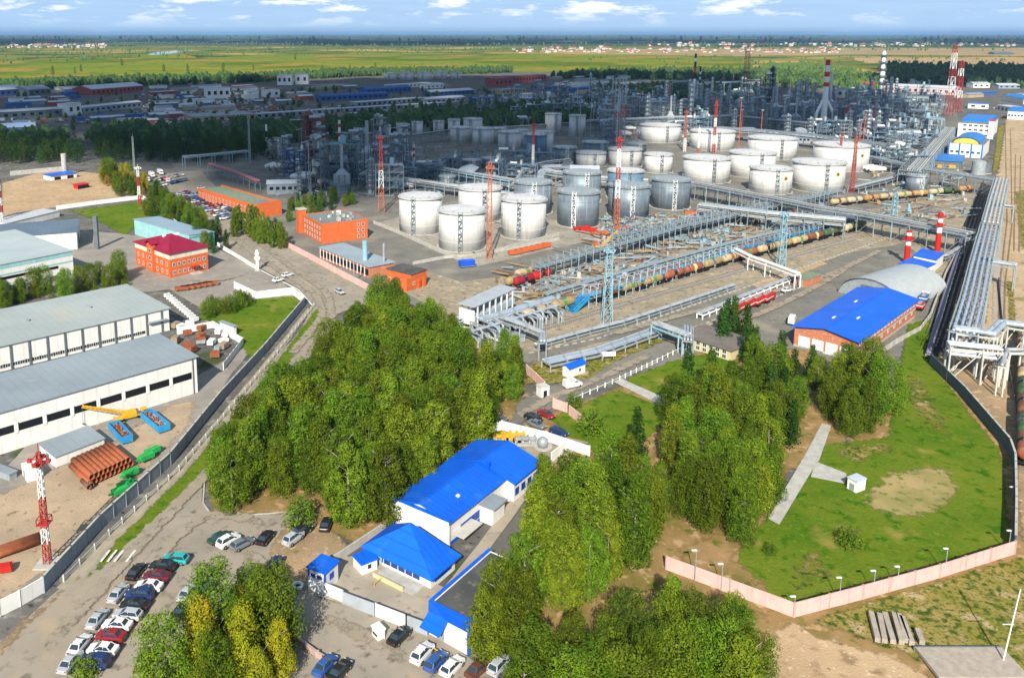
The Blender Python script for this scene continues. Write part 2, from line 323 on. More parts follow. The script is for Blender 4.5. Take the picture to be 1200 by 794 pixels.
def patch(name, pts, m, label=None, jag=0.6, step=4, kind='structure', far=False, soft=0):
    """flat sheet from a pixel outline; its edge is ragged"""
    ZL[0] += .008; z = ZL[0]
    w = [G(*p) for p in pts]; out = []
    if soft: return softpatch(name, w, m, soft)
    for i in range(len(w)):
        a = w[i]; b = w[(i + 1) % len(w)]; L = (b - a).length; n = max(1, min(60, int(L / step)))
        for k in range(n):
            q = a.lerp(b, k / n)
            if jag:
                o = noise.noise_vector(Vector((q.x, q.y, z * 50)) / (step * 1.7)) * jag; q = q + Vector((o.x, o.y, 0))
            out.append((q.x, q.y))
    b = B(); n = len(out); b.v = [(p[0], p[1], z) for p in out]; b.f = [tuple(range(n))]; b.m = [0]
    from mathutils.geometry import tessellate_polygon
    tri = tessellate_polygon([[Vector((p[0], p[1], 0)) for p in out]]); b.f = []
    for t in tri:
        a, c, d = (Vector(b.v[i]) for i in t)
        b.f.append(tuple(t) if (c - a).cross(d - a).z > 0 else (t[0], t[2], t[1]))
    b.m = [0] * len(b.f)
    return tag(obj(name, b, m), kind=kind)
b = B(); b.face([(-60000, -3000, -.03), (60000, -3000, -.03), (60000, 90000, -.03), (-60000, 90000, -.03)])
tag(obj('ground', b, farland), kind='structure')
patch('meadow_ground', [(-2500, 62), (-400, 56), (200, 54), (1300, 56), (3500, 64), (3500, 130), (1500, 150), (-600, 150), (-2500, 130)], meadow2, jag=60, step=150)
patch('meadow_ground', [(-900, 100), (-300, 82), (0, 72), (120, 66), (215, 62), (230, 68), (420, 62), (640, 63), (860, 66), (880, 76), (860, 90), (500, 100), (0, 120), (-900, 125)], meadow, jag=25, step=120)
patch('river_water', [(184, 61), (200, 60), (222, 58.2), (226, 59), (214, 61), (196, 63.5), (180, 64.5), (172, 64)], M('river_water', (.3, .38, .46), rough=.08, spec=.8), jag=4, step=60)
patch('dry_field_ground', [(640, 58), (900, 57), (1250, 56), (1700, 57), (1700, 66), (1180, 66), (1000, 64), (860, 66), (720, 64), (600, 61)], M('stubble', (.42, .28, .12), (.3, .22, .08), scale=.003, fine=(.01, (.12, .14, .03), .56, .1)), jag=40, step=150)
patch('field_ground', [(1000, 68), (1120, 68), (1500, 70), (1500, 76), (1100, 75), (1010, 74)], M('tan_field', (.45, .3, .14), (.34, .22, .1), scale=.005), jag=20, step=100)
patch('industrial_ground', [(-900, 116), (-200, 106), (0, 101), (200, 93), (420, 86), (600, 84), (800, 85), (900, 90), (1000, 92), (1250, 96), (1700, 110), (1700, 950), (-700, 950)], gravel, jag=10, step=60)
patch('grass_verge', [(1215, 170), (2600, 170), (4200, 960), (1230, 960), (1215, 560)], drygrass, jag=3, step=12)
patch('refinery_ground', [(195, 185), (330, 170), (480, 150), (700, 120), (850, 112), (1090, 112), (1115, 120), (1160, 215), (1140, 290), (1095, 400), (1000, 440), (800, 440), (600, 420), (330, 300), (245, 240)], asphalt2, jag=2, step=20)
patch('concrete_ground', [(500, 318), (540, 330), (640, 318), (760, 280), (860, 262), (1000, 250), (1080, 235), (1150, 225), (1140, 280), (1085, 345), (990, 345), (930, 380), (800, 388), (620, 425), (560, 395), (520, 370), (470, 340)], concrete_g, jag=1, step=8)
patch('concrete_ground', [(440, 262), (500, 245), (560, 250), (700, 262), (760, 255), (700, 280), (560, 312), (440, 262)][:-1], M('tank_farm_ground', (.36, .32, .26), (.24, .22, .18), scale=.1, fine=(.4, (.15, .14, .1), .58, .12)), jag=1)
patch('asphalt_yard', [(560, 418), (640, 402), (800, 362), (960, 302), (1060, 285), (1090, 310), (1075, 345), (990, 345), (935, 378), (905, 385), (860, 372), (800, 385), (700, 402), (620, 425)], asphalt2, jag=.5, step=6)
patch('dirt_ground', [(870, 330), (905, 310), (960, 305), (975, 309), (940, 322), (890, 340)], sand, jag=.8, step=3, soft=2.2)
patch('rack_shadow_strip', [(1078, 425), (1092, 428), (1112, 400), (1140, 300), (1168, 220), (1150, 214), (1122, 280), (1098, 360)], M('coal_black_ballast', (.03, .03, .032), (.06, .055, .05), scale=.3, spec=.05), jag=.6, step=4)  # near-black ground colour painted in for the tall rack's cast shadow
patch('concrete_ground', [(560, 408), (620, 395), (700, 378), (780, 352), (880, 320), (960, 296), (1010, 278), (1035, 284), (960, 308), (880, 335), (780, 366), (700, 393), (630, 412)], concrete_g, jag=.4, step=6)
patch('dirt_ground', [(-300, 245), (0, 250), (0, 215), (60, 198), (140, 205), (160, 230), (90, 240), (20, 250), (-60, 275), (-300, 300)], sand, jag=1.5, step=6, soft=2.2)
patch('lawn_grass', [(80, 247), (178, 234), (200, 250), (165, 262), (148, 279), (118, 262)], grass, jag=.6, step=4, soft=2.2)
patch('concrete_ground', [(-400, 560), (0, 555), (60, 490), (200, 460), (300, 400), (200, 340), (60, 350), (-50, 330), (100, 270), (240, 285), (330, 330), (345, 345), (225, 500), (70, 670), (0, 715), (-400, 900)], M('yard_ground', (.3, .27, .235), (.22, .2, .175), scale=.08, fine=[(.4, (.36, .3, .22), .56, .12)]), jag=1, step=6)
patch('dirt_ground', [(-400, 600), (0, 575), (60, 545), (120, 520), (200, 470), (240, 465), (225, 505), (150, 580), (80, 655), (20, 705), (-400, 870)], M('sandy_yard', (.46, .34, .22), (.33, .25, .17), scale=.09, fine=[(.5, (.2, .15, .1), .6, .1), (.2, (.13, .16, .04), .65, .06)], bump=.4), jag=1.5, step=4, soft=4)
patch('lawn_grass', [(222, 372), (262, 362), (300, 350), (345, 346), (356, 352), (300, 432), (285, 415), (270, 385)], grass, jag=.5, step=3, soft=2.2)
# roads on the left
patch('road', [(-60, 840), (0, 755), (55, 702), (112, 655), (245, 515), (300, 445), (352, 388), (366, 358), (350, 338), (300, 312), (262, 292), (240, 262), (205, 232), (178, 205), (235, 200), (268, 235), (330, 280), (405, 318), (440, 338), (430, 356), (395, 368), (345, 430), (262, 522), (238, 560), (236, 590), (250, 606), (330, 600), (400, 640), (430, 690), (560, 780), (700, 900), (-60, 900)], asphalt, jag=.5, step=4)
patch('grass_verge', [(85, 692), (133, 634), (212, 557), (277, 480), (326, 420), (368, 363), (382, 356), (348, 415), (296, 484), (230, 565), (148, 642), (112, 676)], grass, soft=1.2)
patch('dirt_ground', [(66, 690), (118, 634), (200, 556), (264, 480), (314, 420), (360, 362), (366, 362), (324, 420), (275, 480), (210, 558), (132, 636), (82, 694)], M('pale_verge', (.38, .33, .25), (.28, .24, .17)), jag=.3, step=3)
patch('dirt_ground', [(-60, 790), (0, 745), (50, 705), (108, 660), (125, 650), (60, 715), (0, 775), (-60, 850)], dirt, jag=.8, step=3, soft=2.2)
patch('dirt_ground', [(330, 612), (375, 590), (415, 640), (370, 680), (340, 700), (318, 668), (300, 690), (312, 640)], dirt, jag=1, step=3, soft=2.2)
patch('dirt_ground', [(232, 560), (240, 555), (250, 600), (330, 596), (345, 600), (250, 610), (236, 594)], dirt, jag=.4, step=3, soft=2.2)
patch('asphalt_yard', [(560, 520), (580, 478), (610, 470), (650, 452), (720, 425), (800, 395), (830, 400), (760, 425), (700, 455), (640, 482), (600, 500), (640, 520), (560, 560)], asphalt2, jag=.4, step=4)
patch('dirt_ground', [(580, 475), (625, 455), (632, 462), (590, 480), (575, 486)], dirt, jag=.4, step=2, soft=2.2)
patch('dirt_ground', [(236, 560), (246, 607), (345, 604), (420, 645), (470, 612), (600, 505), (625, 440), (560, 400), (450, 370), (400, 385), (330, 450)], scrub, soft=2)
patch('dirt_ground', [(760, 640), (900, 600), (1080, 420), (1200, 420), (1500, 640), (1500, 960), (560, 960), (600, 800)], scrub, soft=3)
patch('grass_verge', [(612, 452), (617, 425), (650, 418), (700, 420), (760, 395), (790, 398), (740, 418), (690, 446), (650, 452)], drygrass, jag=.8, step=3, soft=2.2)
patch('lawn_grass', [(620, 448), (615, 430), (630, 432), (650, 455), (640, 458)], grass, jag=.5, step=2, soft=2.2)
patch('dirt_ground', [(555, 520), (610, 495), (640, 480), (700, 460), (760, 430), (850, 400), (960, 410), (1010, 470), (1005, 520), (930, 560), (900, 640), (930, 722), (905, 735), (800, 700), (760, 800), (720, 950), (560, 950), (600, 760), (660, 600)], scrub, jag=1, step=4, soft=4)
patch('grass_verge', [(628, 510), (650, 500), (700, 530), (700, 545)], drygrass, jag=.5, step=2, soft=2.2)
patch('lawn_grass', [(640, 490), (665, 478), (722, 455), (790, 480), (780, 500), (760, 520), (700, 535), (660, 512)], grass, jag=.8, step=3, soft=2.2)
patch('lawn_grass', [(725, 446), (780, 424), (850, 408), (870, 440), (800, 480), (770, 468)], grass, jag=.6, step=3, soft=2.2)
patch('lawn_grass', [(1060, 380), (1095, 370), (1090, 420), (1178, 530), (1192, 640), (932, 712), (850, 690), (860, 640), (905, 590), (960, 520), (1035, 512), (1045, 450)], grass, jag=.8, step=4, soft=2.2)
patch('dry_grass_ground', [(1000, 578), (1025, 552), (1080, 542), (1120, 550), (1142, 582), (1100, 612), (1045, 614), (1008, 598)], M('bare_grass', (.38, .28, .12), (.22, .2, .06), scale=.15, fine=(.5, (.12, .16, .02), .55, .12)), jag=1.6, step=2, soft=5)
patch('dry_grass_ground', [(965, 520), (1010, 518), (1045, 510), (1060, 530), (1010, 552), (975, 540)], drygrass, jag=1.5, step=2, soft=5)
patch('dirt_ground', [(780, 640), (830, 620), (880, 620), (905, 640), (870, 655), (930, 700), (900, 712), (850, 690), (790, 662)], scrub, jag=.8, step=2, soft=4)
patch('concrete_path', [(963, 497), (974, 500), (960, 540), (950, 555), (913, 616), (900, 609), (922, 570), (943, 535)], conc, jag=.05, step=3)
patch('concrete_path', [(956, 542), (992, 556), (990, 568), (950, 560)], conc, jag=.05, step=3)
patch('concrete_path', [(718, 448), (728, 445), (800, 476), (795, 486)], conc, jag=.05, step=3)
patch('dirt_ground', [(905, 735), (930, 724), (960, 745), (1030, 762), (1090, 790), (1200, 900), (760, 950), (790, 800), (880, 770)], sand, jag=1, step=3, soft=2.2)
patch('grass_verge', [(932, 727), (1188, 652), (1230, 640), (1400, 640), (1400, 950), (1180, 950), (1090, 786), (1030, 760), (970, 742)], drygrass, jag=.8, step=3, soft=2.2)
patch('dirt_ground', [(1090, 425), (1105, 405), (1160, 400), (1230, 400), (1300, 640), (1190, 640), (1182, 535)], dirt, jag=.8, step=3, soft=2.2)
patch('dirt_road', [(1178, 138), (1200, 138), (1290, 200), (1330, 420), (1145, 420), (1105, 405), (1140, 300), (1165, 215)], M('sandy_road_ground', (.5, .37, .23), (.38, .27, .16), scale=.04, fine=[(.12, (.22, .19, .07), .57, .08), (.5, (.3, .21, .13), .56, .1), (1.5, (.6, .47, .3), .6, .08)]), jag=1, step=5, soft=2.2)
patch('grass_verge', [(1168, 150), (1180, 142), (1172, 200), (1160, 206)], drygrass, jag=.8, step=5, soft=2.2)
patch('dirt_track', [(1166, 265), (1178, 265), (1182, 380), (1158, 380), (1160, 320)], M('track', (.42, .36, .3), (.36, .3, .24)), jag=.6, step=4, soft=2.2)
patch('concrete_yard', [(372, 700), (402, 655), (440, 650), (520, 690), (560, 640), (640, 530), (650, 540), (570, 650), (550, 730), (500, 740)], M('yard_concrete', (.4, .34, .26), (.3, .26, .2), scale=.15, fine=(.8, (.24, .2, .16), .6, .1)), jag=.1, step=3)
patch('concrete_yard', [(560, 500), (590, 495), (690, 520), (650, 545), (600, 530)], concrete_g, jag=.1, step=3)
patch('lawn_grass', [(560, 512), (588, 500), (600, 504), (585, 520), (566, 524)], grass, jag=.2, step=2, soft=2.2)
patch('lawn_grass', [(418, 665), (432, 640), (420, 655)], grass, jag=.2, step=2, soft=2.2)
patch('grass_verge', [(1152, 330), (1163, 328), (1160, 380), (1140, 392)], drygrass, soft=2.5)
patch('grass_verge', [(1186, 225), (1215, 220), (1215, 300), (1192, 290)], drygrass, soft=3)
patch('grass_verge', [(1176, 330), (1190, 330), (1196, 395), (1180, 392)], drygrass, soft=2)
patch('dry_grass_ground', [(1050, 440), (1080, 430), (1110, 480), (1130, 530), (1100, 520), (1060, 480)], drygrass, soft=6)
patch('dry_grass_ground', [(930, 640), (980, 640), (990, 690), (930, 705), (900, 690)], drygrass, soft=6)
def mark(path, w, m, name='tyre_marks'):
    ZL[0] += .004; z = ZL[0]; pts = []
    w_ = [G(*q) for q in path]
    for i in range(len(w_) - 1):
        n = max(2, int((w_[i + 1] - w_[i]).length / 2)); pts += [w_[i].lerp(w_[i + 1], k / n) for k in range(n)]
    for _ in range(8): pts = [pts[0]] + [(pts[k - 1] + pts[k] * 2 + pts[k + 1]) / 4 for k in range(1, len(pts) - 1)] + [pts[-1]]
    b = B(); vals = []
    for i, q in enumerate(pts):
        u = (pts[min(i + 1, len(pts) - 1)] - pts[max(i - 1, 0)]).normalized(); n = Vector((-u.y, u.x, 0)); e = min(.85, i / 6, (len(pts) - 1 - i) / 6)
        for s_, a in ((-1, 0), (-.4, .75), (.4, .75), (1, 0)): c = q + n * s_ * w / 2; b.v.append((c.x, c.y, z)); vals.append(a * e)
    for i in range(len(pts) - 1):
        for k in range(3): j = i * 4 + k; b.f.append((j, j + 1, j + 5, j + 4)); b.m.append(0)
    me = b.mesh(name, [soften(m)]); at = me.attributes.new('edge', 'FLOAT', 'POINT'); at.data.foreach_set('value', vals); tag(link(name, me), kind='structure')
tyre = M('tyre_mark', (.21, .185, .15), (.24, .21, .175), scale=.3, spec=.05); worn = M('worn_track', (.33, .28, .22), (.28, .24, .18), scale=.3, spec=.05)
for pth in ([(30, 790), (90, 720), (150, 655), (230, 570), (290, 500), (345, 435), (390, 380), (385, 345), (330, 305), (270, 260)], [(60, 795), (110, 740), (175, 660), (240, 600), (300, 608), (340, 640)], [(200, 220), (240, 252), (300, 300), (370, 345), (380, 370), (330, 430)],
            [(330, 720), (400, 730), (470, 770), (520, 810)], [(360, 760), (420, 745), (450, 760)], [(590, 500), (640, 470), (700, 446), (780, 408)], [(700, 398), (800, 370), (900, 345), (980, 320), (1040, 290)], [(860, 380), (900, 365), (960, 335), (1000, 310)], [(250, 640), (300, 650), (330, 690), (320, 740)], [(210, 330), (260, 330), (300, 318)]):
    for d in (): mark([(x + d * (1 if y > 300 else .6), y + abs(d) * .3) for x, y in pth], 2.6, tyre)
    mark(pth, 4.5, worn, 'worn_lane')
for pth in ([(950, 740), (1000, 765), (1060, 800)], [(900, 760), (960, 775), (1010, 810)], [(1178, 150), (1180, 260), (1172, 330), (1170, 385)], [(1190, 180), (1188, 300)]):
    for d in (0, 6): mark([(x + d, y + d * .3) for x, y in pth], .9, M('rut', (.26, .18, .11), spec=.02), 'wheel_ruts')
# crossing and kerbs
cr = [(116, 661), (124, 661), (132, 661), (146, 661)]
b = B()
for (x, y) in cr:
    p = G(x + 2, y); d = G(x + 13, y - 14) - p; L = min(d.length, 4.5); d.normalize(); n = Vector((d.y, -d.x, 0)) * .22
    q = p + d * L; z = ZL[0] + .01
    b.face([(p.x - n.x, p.y - n.y, z), (p.x + n.x, p.y + n.y, z), (q.x + n.x, q.y + n.y, z), (q.x - n.x, q.y - n.y, z)])
tag(obj('zebra_crossing', b, white_line), kind='structure')
def strip(name, path, w, z0, z1, m, kind=None, gap=None, label=None, cat=None, group=None):
    b = B(); pts = [G(*p) for p in path]
    for i in range(len(pts) - 1):
        a, c = pts[i], pts[i + 1]
        if gap:
            n = max(1, int((c - a).length / (2 * gap)))
            for k in range(n):
                s = a.lerp(c, k / n); e = a.lerp(c, (k + .5) / n)
                b.beam((s.x, s.y, (z0 + z1) / 2), (e.x, e.y, (z0 + z1) / 2), w, z1 - z0)
        else: b.beam((a.x, a.y, (z0 + z1) / 2), (c.x, c.y, (z0 + z1) / 2), w, z1 - z0)
    return tag(obj(name, b, m), label, cat, group, kind)
zz = ZL[0]
strip('road_kerb', [(240, 560), (238, 590), (250, 607), (330, 601), (350, 598)], .3, 0, .25, conc, 'structure')
strip('road_kerb', [(270, 240), (330, 282), (400, 320), (438, 340)], .3, 0, .25, conc, 'structure')
strip('road_kerb', [(262, 293), (300, 314), (350, 340), (366, 358)], .35, 0, .2, whitep, 'structure')
strip('road_kerb', [(560, 519), (578, 486), (618, 468)], .3, 0, .2, conc, 'structure')
strip('road_kerb', [(664, 470), (720, 447), (770, 424)], .3, 0, .15, conc, 'structure')
strip('parking_kerb', [(92, 778), (120, 738), (170, 668)], .35, 0, .28, conc, 'structure')
strip('dashed_kerb', [(620, 414), (700, 397), (780, 369), (860, 342), (960, 307), (1010, 290), (1040, 279)], .45, 0, .3, conc, 'structure', gap=1.5)
strip('dashed_kerb', [(800, 390), (860, 366), (920, 344), (975, 322), (1000, 308)], .4, 0, .3, conc, 'structure', gap=1.5)

# ------------------------------------------------------------ buildings
def frame(base, top, pl, pw, z=None):
    """near ground corner pixel, roof pixel row above it, roof corner along the length, roof corner along the width"""
    b0 = G(*base); h = ZT(b0, top) if z is None else z
    a = G(pl[0], pl[1], h); c = G(pw[0], pw[1], h); u = (a - b0); u.z = 0; L = u.length; u.normalize(); v = c - b0; v.z = 0
    n = Vector((-u.y, u.x, 0)); W = v.dot(n); s = 1 if W > 0 else -1; W = abs(W)
    cen = b0 + u * L / 2 + n * s * W / 2
    return cen, atan2(u.y, u.x), L, W, h, -s
WIN = {}
def win_mesh(w, h, key):
    k = (round(w, 2), round(h, 2), key)
    if k not in WIN:
        f = B(); t = .09
        f.box(-w / 2, w / 2, 0, .07, 0, t); f.box(-w / 2, w / 2, 0, .07, h - t, h); f.box(-w / 2, -w / 2 + t, 0, .07, t, h - t); f.box(w / 2 - t, w / 2, 0, .07, t, h - t)
        if w > 1: f.box(-.03, .03, 0, .06, t, h - t)
        p = B().box(-w / 2 + t, w / 2 - t, 0, .03, t, h - t)
        WIN[k] = (f.mesh('window', [key]), p.mesh('pane', [glass]))
    return WIN[k]
def window(root, x, y, z, rot, w, h, fm=None):
    f, p = win_mesh(w, h, fm or whitep)
    o = link('window', f, root, (x, y, z), rot); link('pane', p, o)
def win_row(root, face, L, W, s, xs, z, w, h, fm=None):
    """face: 'long' near long side, 'end' near end, 'far' other end, 'back' other long side"""
    for t in xs:
        if face == 'long': window(root, t, s * W / 2, z, pi if s < 0 else 0, w, h, fm)
        elif face == 'back': window(root, t, -s * W / 2, z, 0 if s < 0 else pi, w, h, fm)
        elif face == 'end': window(root, -L / 2, t, z, pi / 2, w, h, fm)
        else: window(root, L / 2, t, z, -pi / 2, w, h, fm)
def span(a, b, n): return [a + (b - a) * (i + .5) / n for i in range(n)]
def roof(kind, L, W, h, rise, ov, th=.25):
    b = B(); l = L / 2 + ov; w = W / 2 + ov
    if kind == 'flat': b.box(-l, l, -w, w, h, h + th)
    elif kind == 'gable':
        e = h - rise * ov / (W / 2)
        for s in (-1, 1):
            b.hexa([(-l, s * w, e), (l, s * w, e), (l, 0, h + rise), (-l, 0, h + rise), (-l, s * w, e + th), (l, s * w, e + th), (l, 0, h + rise + th), (-l, 0, h + rise + th)] if s < 0 else
                   [(l, w, e), (-l, w, e), (-l, 0, h + rise), (l, 0, h + rise), (l, w, e + th), (-l, w, e + th), (-l, 0, h + rise + th), (l, 0, h + rise + th)])
        b.beam((-l, 0, h + rise + th), (l, 0, h + rise + th), .35, .12)
    elif kind in ('mono', 'mono2'):
        a, c = (h, h + rise) if kind == 'mono' else (h + rise, h)
        b.hexa([(-l, -w, a), (l, -w, a), (l, w, c), (-l, w, c), (-l, -w, a + th), (l, -w, a + th), (l, w, c + th), (-l, w, c + th)])
    elif kind == 'hip':
        r = max(.2, l - w); z = h + rise
        A = [(-l, -w, h), (l, -w, h), (l, w, h), (-l, w, h)]; r1 = (-r, 0, z); r2 = (r, 0, z)
        b.face([A[0], A[1], r2, r1]); b.face([A[1], A[2], r2]); b.face([A[2], A[3], r1, r2]); b.face([A[3], A[0], r1]); b.box(-l, l, -w, w, h - th, h - .002)
    return b
def walls(kind, L, W, h, rise):
    b = B(); l = L / 2; w = W / 2
    if kind == 'gable':
        pts = [(-w, 0), (w, 0), (w, h), (0, h + rise), (-w, h)]; n = len(b.v)
        b.v = [(-l, p[0], p[1]) for p in pts] + [(l, p[0], p[1]) for p in pts]
        b.f = [(4, 3, 2, 1, 0), (5, 6, 7, 8, 9), (0, 1, 6, 5), (1, 2, 7, 6), (2, 3, 8, 7), (3, 4, 9, 8), (4, 0, 5, 9)]; b.m = [0] * 7
    elif kind in ('mono', 'mono2'):
        a, c = (h, h + rise) if kind == 'mono' else (h + rise, h)
        b.hexa([(-l, -w, 0), (l, -w, 0), (l, w, 0), (-l, w, 0), (-l, -w, a), (l, -w, a), (l, w, c), (-l, w, c)])
    else: b.box(-l, l, -w, w, 0, h)
    return b
def building(label, base, top, pl, pw, wm, rm, kind='flat', rise=0., ov=.4, cat='building', name='building', z=None, minh=None, group=None, th=.25, Lx=None):
    cen, rz, L, W, h, s = frame(base, top, pl, pw, z)
    if Lx: L = Lx
    root = thing(name, label, cat, (cen.x, cen.y, 0), rz, group)
    obj('wall', walls(kind, L, W, h, rise), wm, root)
    r = obj('roof', roof(kind, L, W, h, rise, ov, th), rm, root)
    root['dims'] = (L, W, h, s)
    return root, L, W, h, s, r
def bx(root, name, m, *a, **k):
    b = B()
    for q in a: b.box(*q)
    return obj(name, b, m, root, **k)

# hangars on the left
t, L, W, h, s, r = building('long white warehouse with plain grey roof and a dark window band, beside the yellow crane', (232, 460), 418, (-100, 511), (190, 391), white, roof_grey, ov=.5, name='warehouse', cat='warehouse')
n = 10
for i, x in enumerate(span(-L / 2 + 1, L / 2 - 1, n)):
    bw = (L - 2) / n
    o = bx(t, 'window_band', dark, (x - bw / 2 + .5, x + bw / 2 - .5, s * W / 2 - .05, s * W / 2 + .05, h * .44, h * .62))
    bx(t, 'pillar', whitep, (x + bw / 2 - .35, x + bw / 2 + .35, s * W / 2 - .1, s * W / 2 + .16, h * .40, h * .66))
bx(t, 'door', whitep, (-L / 2 - .08, -L / 2 + .02, -1.5, 1.5, 0, 3.2))
bx(t, 'drainpipe', steeld, (-L / 2 + 1, -L / 2 + 1.2, s * (W / 2 + .12) - .1, s * (W / 2 + .12) + .1, 0, h))
t, L, W, h, s, r = building('long white warehouse with pale grey roof and a row of small windows near the ground', (199, 387), 361, (-120, 433), (147, 334), white, M('pale_sheet_roof', (.36, .4, .39), (.29, .33, .32), scale=.04, seam=(2, 0, .94), fine=(.03, (.42, .4, .33), .6, .1)), ov=.5, name='warehouse', cat='warehouse')
n = 15
for x in span(-L / 2, L / 2, n):
    bx(t, 'pilaster', steeld, (x - .25, x + .25, s * W / 2 - .1, s * W / 2 + .3, 0, h - .3))
win_row(t, 'long', L, W, s, span(-L / 2 + 8, L / 2, 34), h * .12, 2.6, 1.1)
bx(t, 'canopy', steel, (-L / 2 + 1, -L / 2 + 7, s * (W / 2) - 1.2 if s < 0 else W / 2, s * (W / 2) if s < 0 else W / 2 + 1.2, h * .55, h * .6))
for x in (-L / 4, 0, L / 5): bx(r, 'roof_vent', steel, (x, x + 1, 0, 1, h + .2, h + 1.1))
t, L, W, h, s, r = building('white and teal warehouse with light grey roof, behind the row of bushes', (87, 325), 294, (-90, 328), (62, 262), white, M('light_sheet_roof', (.42, .47, .48), (.34, .4, .41), scale=.05, seam=(2, 0, .94)), ov=.3, name='warehouse', cat='warehouse')
bx(t, 'teal_trim', tealw, (-L / 2, L / 2, s * W / 2 - .06, s * W / 2 + .06, h * .84, h * .99), (-L / 2, L / 2, s * W / 2 - .05, s * W / 2 + .05, h * .6, h * .66))
for x in span(-L / 2 + 6, L / 2, 18): bx(t, 'window_band', dark, (x - 1.6, x + 1.6, s * W / 2 - .07, s * W / 2 + .07, h * .46, h * .56))
for x in span(-L / 2 + 6, L / 2, 12): bx(t, 'loading_door', steeld, (x - 1.1, x + 1.1, s * W / 2 - .07, s * W / 2 + .07, .1, h * .22))
t, L, W, h, s, r = building('warehouse with dark blue-grey roof standing behind the teal-trimmed one', (91, 292), 272, (-60, 283), (63, 259), white, roof_dark, ov=.3, name='warehouse', cat='warehouse')
bx(t, 'loading_door', dark, (-L / 2 - .06, -L / 2 + .05, -3, 4, .2, h * .55))
t, L, W, h, s, r = building('low white flat shed with grey roof left of the lawn', (70, 254), 247, (8, 262), (58, 243), white, M('shed_roof', (.5, .52, .54), (.4, .42, .44)), ov=.2, name='shed', cat='shed')
t, L, W, h, s, r = building('small white shed with grey monopitch roof between the warehouse and the rusty pipes', (66, 548), 536, (122, 514), (56, 520), white, roof_grey, 'mono', .6, ov=.2, name='shed', cat='shed')
bx(t, 'door', steeld, (-L / 2 - .05, -L / 2 + .03, -.6, .6, 0, 2.1))
# orange brick office with the magenta roof
t, L, W, h, s, r = building('three-storey orange brick office with a magenta hipped roof', (200, 326), 297, (243, 288), (161, 282), brick, roof_mag, 'hip', 4.0, ov=.7, name='office_building', cat='office building')
bx(t, 'top_storey_band', M('cream_band', (.66, .6, .45)), (-L / 2 - .04, L / 2 + .04, -W / 2 - .04, W / 2 + .04, h * .74, h * .98))
for f, a, n in (('long', L, 7), ('end', W, 7), ('back', L, 7), ('far', W, 7)):
    for zf, wh in ((.12, 1.5), (.44, 1.5), (.79, 1.3)): win_row(t, f, L, W, s, span(-a / 2 + .6, a / 2 - .6, n), h * zf, 1.15, wh)
b = B(); b.box(-L / 2 - .9, -L / 2 + .4, -2.2, 2.2, 0, h + 1.6); obj('stair_bay', b, brick, t)
for zz_ in (.2, .5, .8): window(t, -L / 2 - .9, 0, h * zz_, pi / 2, 1.8, 1.5)
b = roof('gable', 3, 4.4, h + 1.6, 1.3, .3); obj('bay_roof', b, roof_mag, t, loc=(-L / 2, 0, 0))
for (x, y) in ((-2, 1), (2, -.6), (3.5, .8)): bx(r, 'dormer', whitep, (x - .6, x + .6, y - .5, y + .5, h + 1.6, h + 3.6))
bx(t, 'entrance_steps', conc, (0, 4, s * (W / 2 + 1.5) - 1.5, s * (W / 2 + 1.5) + 1.5, 0, .5))
bx(t, 'porch_roof', redp, (0, 3.6, s * (W / 2 + .9) - .9, s * (W / 2 + .9) + .9, 2.8, 3))
t, L, W, h, s, r = building('low teal-walled hall with grey-blue roof behind the magenta-roofed office', (251, 289), 272, (185, 254), (226, 279), tealw, M('hall_roof', (.28, .38, .46), (.22, .32, .4), scale=.06, seam=(2, 0, .92)), 'mono', .8, ov=.3, name='hall', cat='hall')
bx(t, 'corner_trim', teal, (-L / 2 - .06, -L / 2 + .7, s * W / 2 - .3, s * W / 2 + .3, 0, h), (-L / 2 - .05, -L / 2 + .06, -W / 2, W / 2, h - .9, h - .1))
t, L, W, h, s, r = building('small grey-roofed gatehouse with a white car-park canopy below the magenta-roofed office', (258, 388), 376, (274, 383), (246, 371), white, roof_grey, ov=.3, name='gatehouse', cat='gatehouse', z=3)
# orange brick plant offices
t, L, W, h, s, r = building('long orange brick office with low greenish roof wings, above the row of poplars', (301, 256), 243, (232, 222), (335, 240), brick, roof_green, ov=-.3, name='office_building', cat='office building')
bx(t, 'parapet', brick, (-L / 2, L / 2, -W / 2, -W / 2 + .5, h, h + 1), (-L / 2, L / 2, W / 2 - .5, W / 2, h, h + 1), (-L / 2, -L / 2 + .5, -W / 2 + .5, W / 2 - .5, h, h + 1.8))
bx(r, 'roof_plant', roof_bit2, (-L / 2 + 2, -L / 2 + 9, -W / 4, W / 4, h + .3, h + 1.3))
for zf in (.15, .55): win_row(t, 'long', L, W, s, span(-L / 2 + 2, L / 2, 16), h * zf, 1.3, 1.4)
t, L, W, h, s, r = building('tall orange brick laboratory block with stair tower and cluttered grey roof', (377, 286), 264, (354, 252), (418, 252), brick, roof_bit2, ov=-.4, name='office_building', cat='office building')
bx(t, 'parapet', brick, (-L / 2, L / 2, -W / 2, -W / 2 + .4, h, h + .5), (-L / 2, L / 2, W / 2 - .4, W / 2, h, h + .5), (-L / 2, -L / 2 + .4, -W / 2 + .4, W / 2 - .4, h, h + .5), (L / 2 - .4, L / 2, -W / 2 + .4, W / 2 - .4, h, h + .5))
bx(t, 'stair_tower', brick, (L / 2 - .5, L / 2 + 3, s * W / 2 - 1.8, s * W / 2 + 1.8, 0, h + 2.5)); bx(t, 'tower_cap', conc, (L / 2 - .8, L / 2 + 3.3, s * W / 2 - 2.1, s * W / 2 + 2.1, h + 2.5, h + 3))
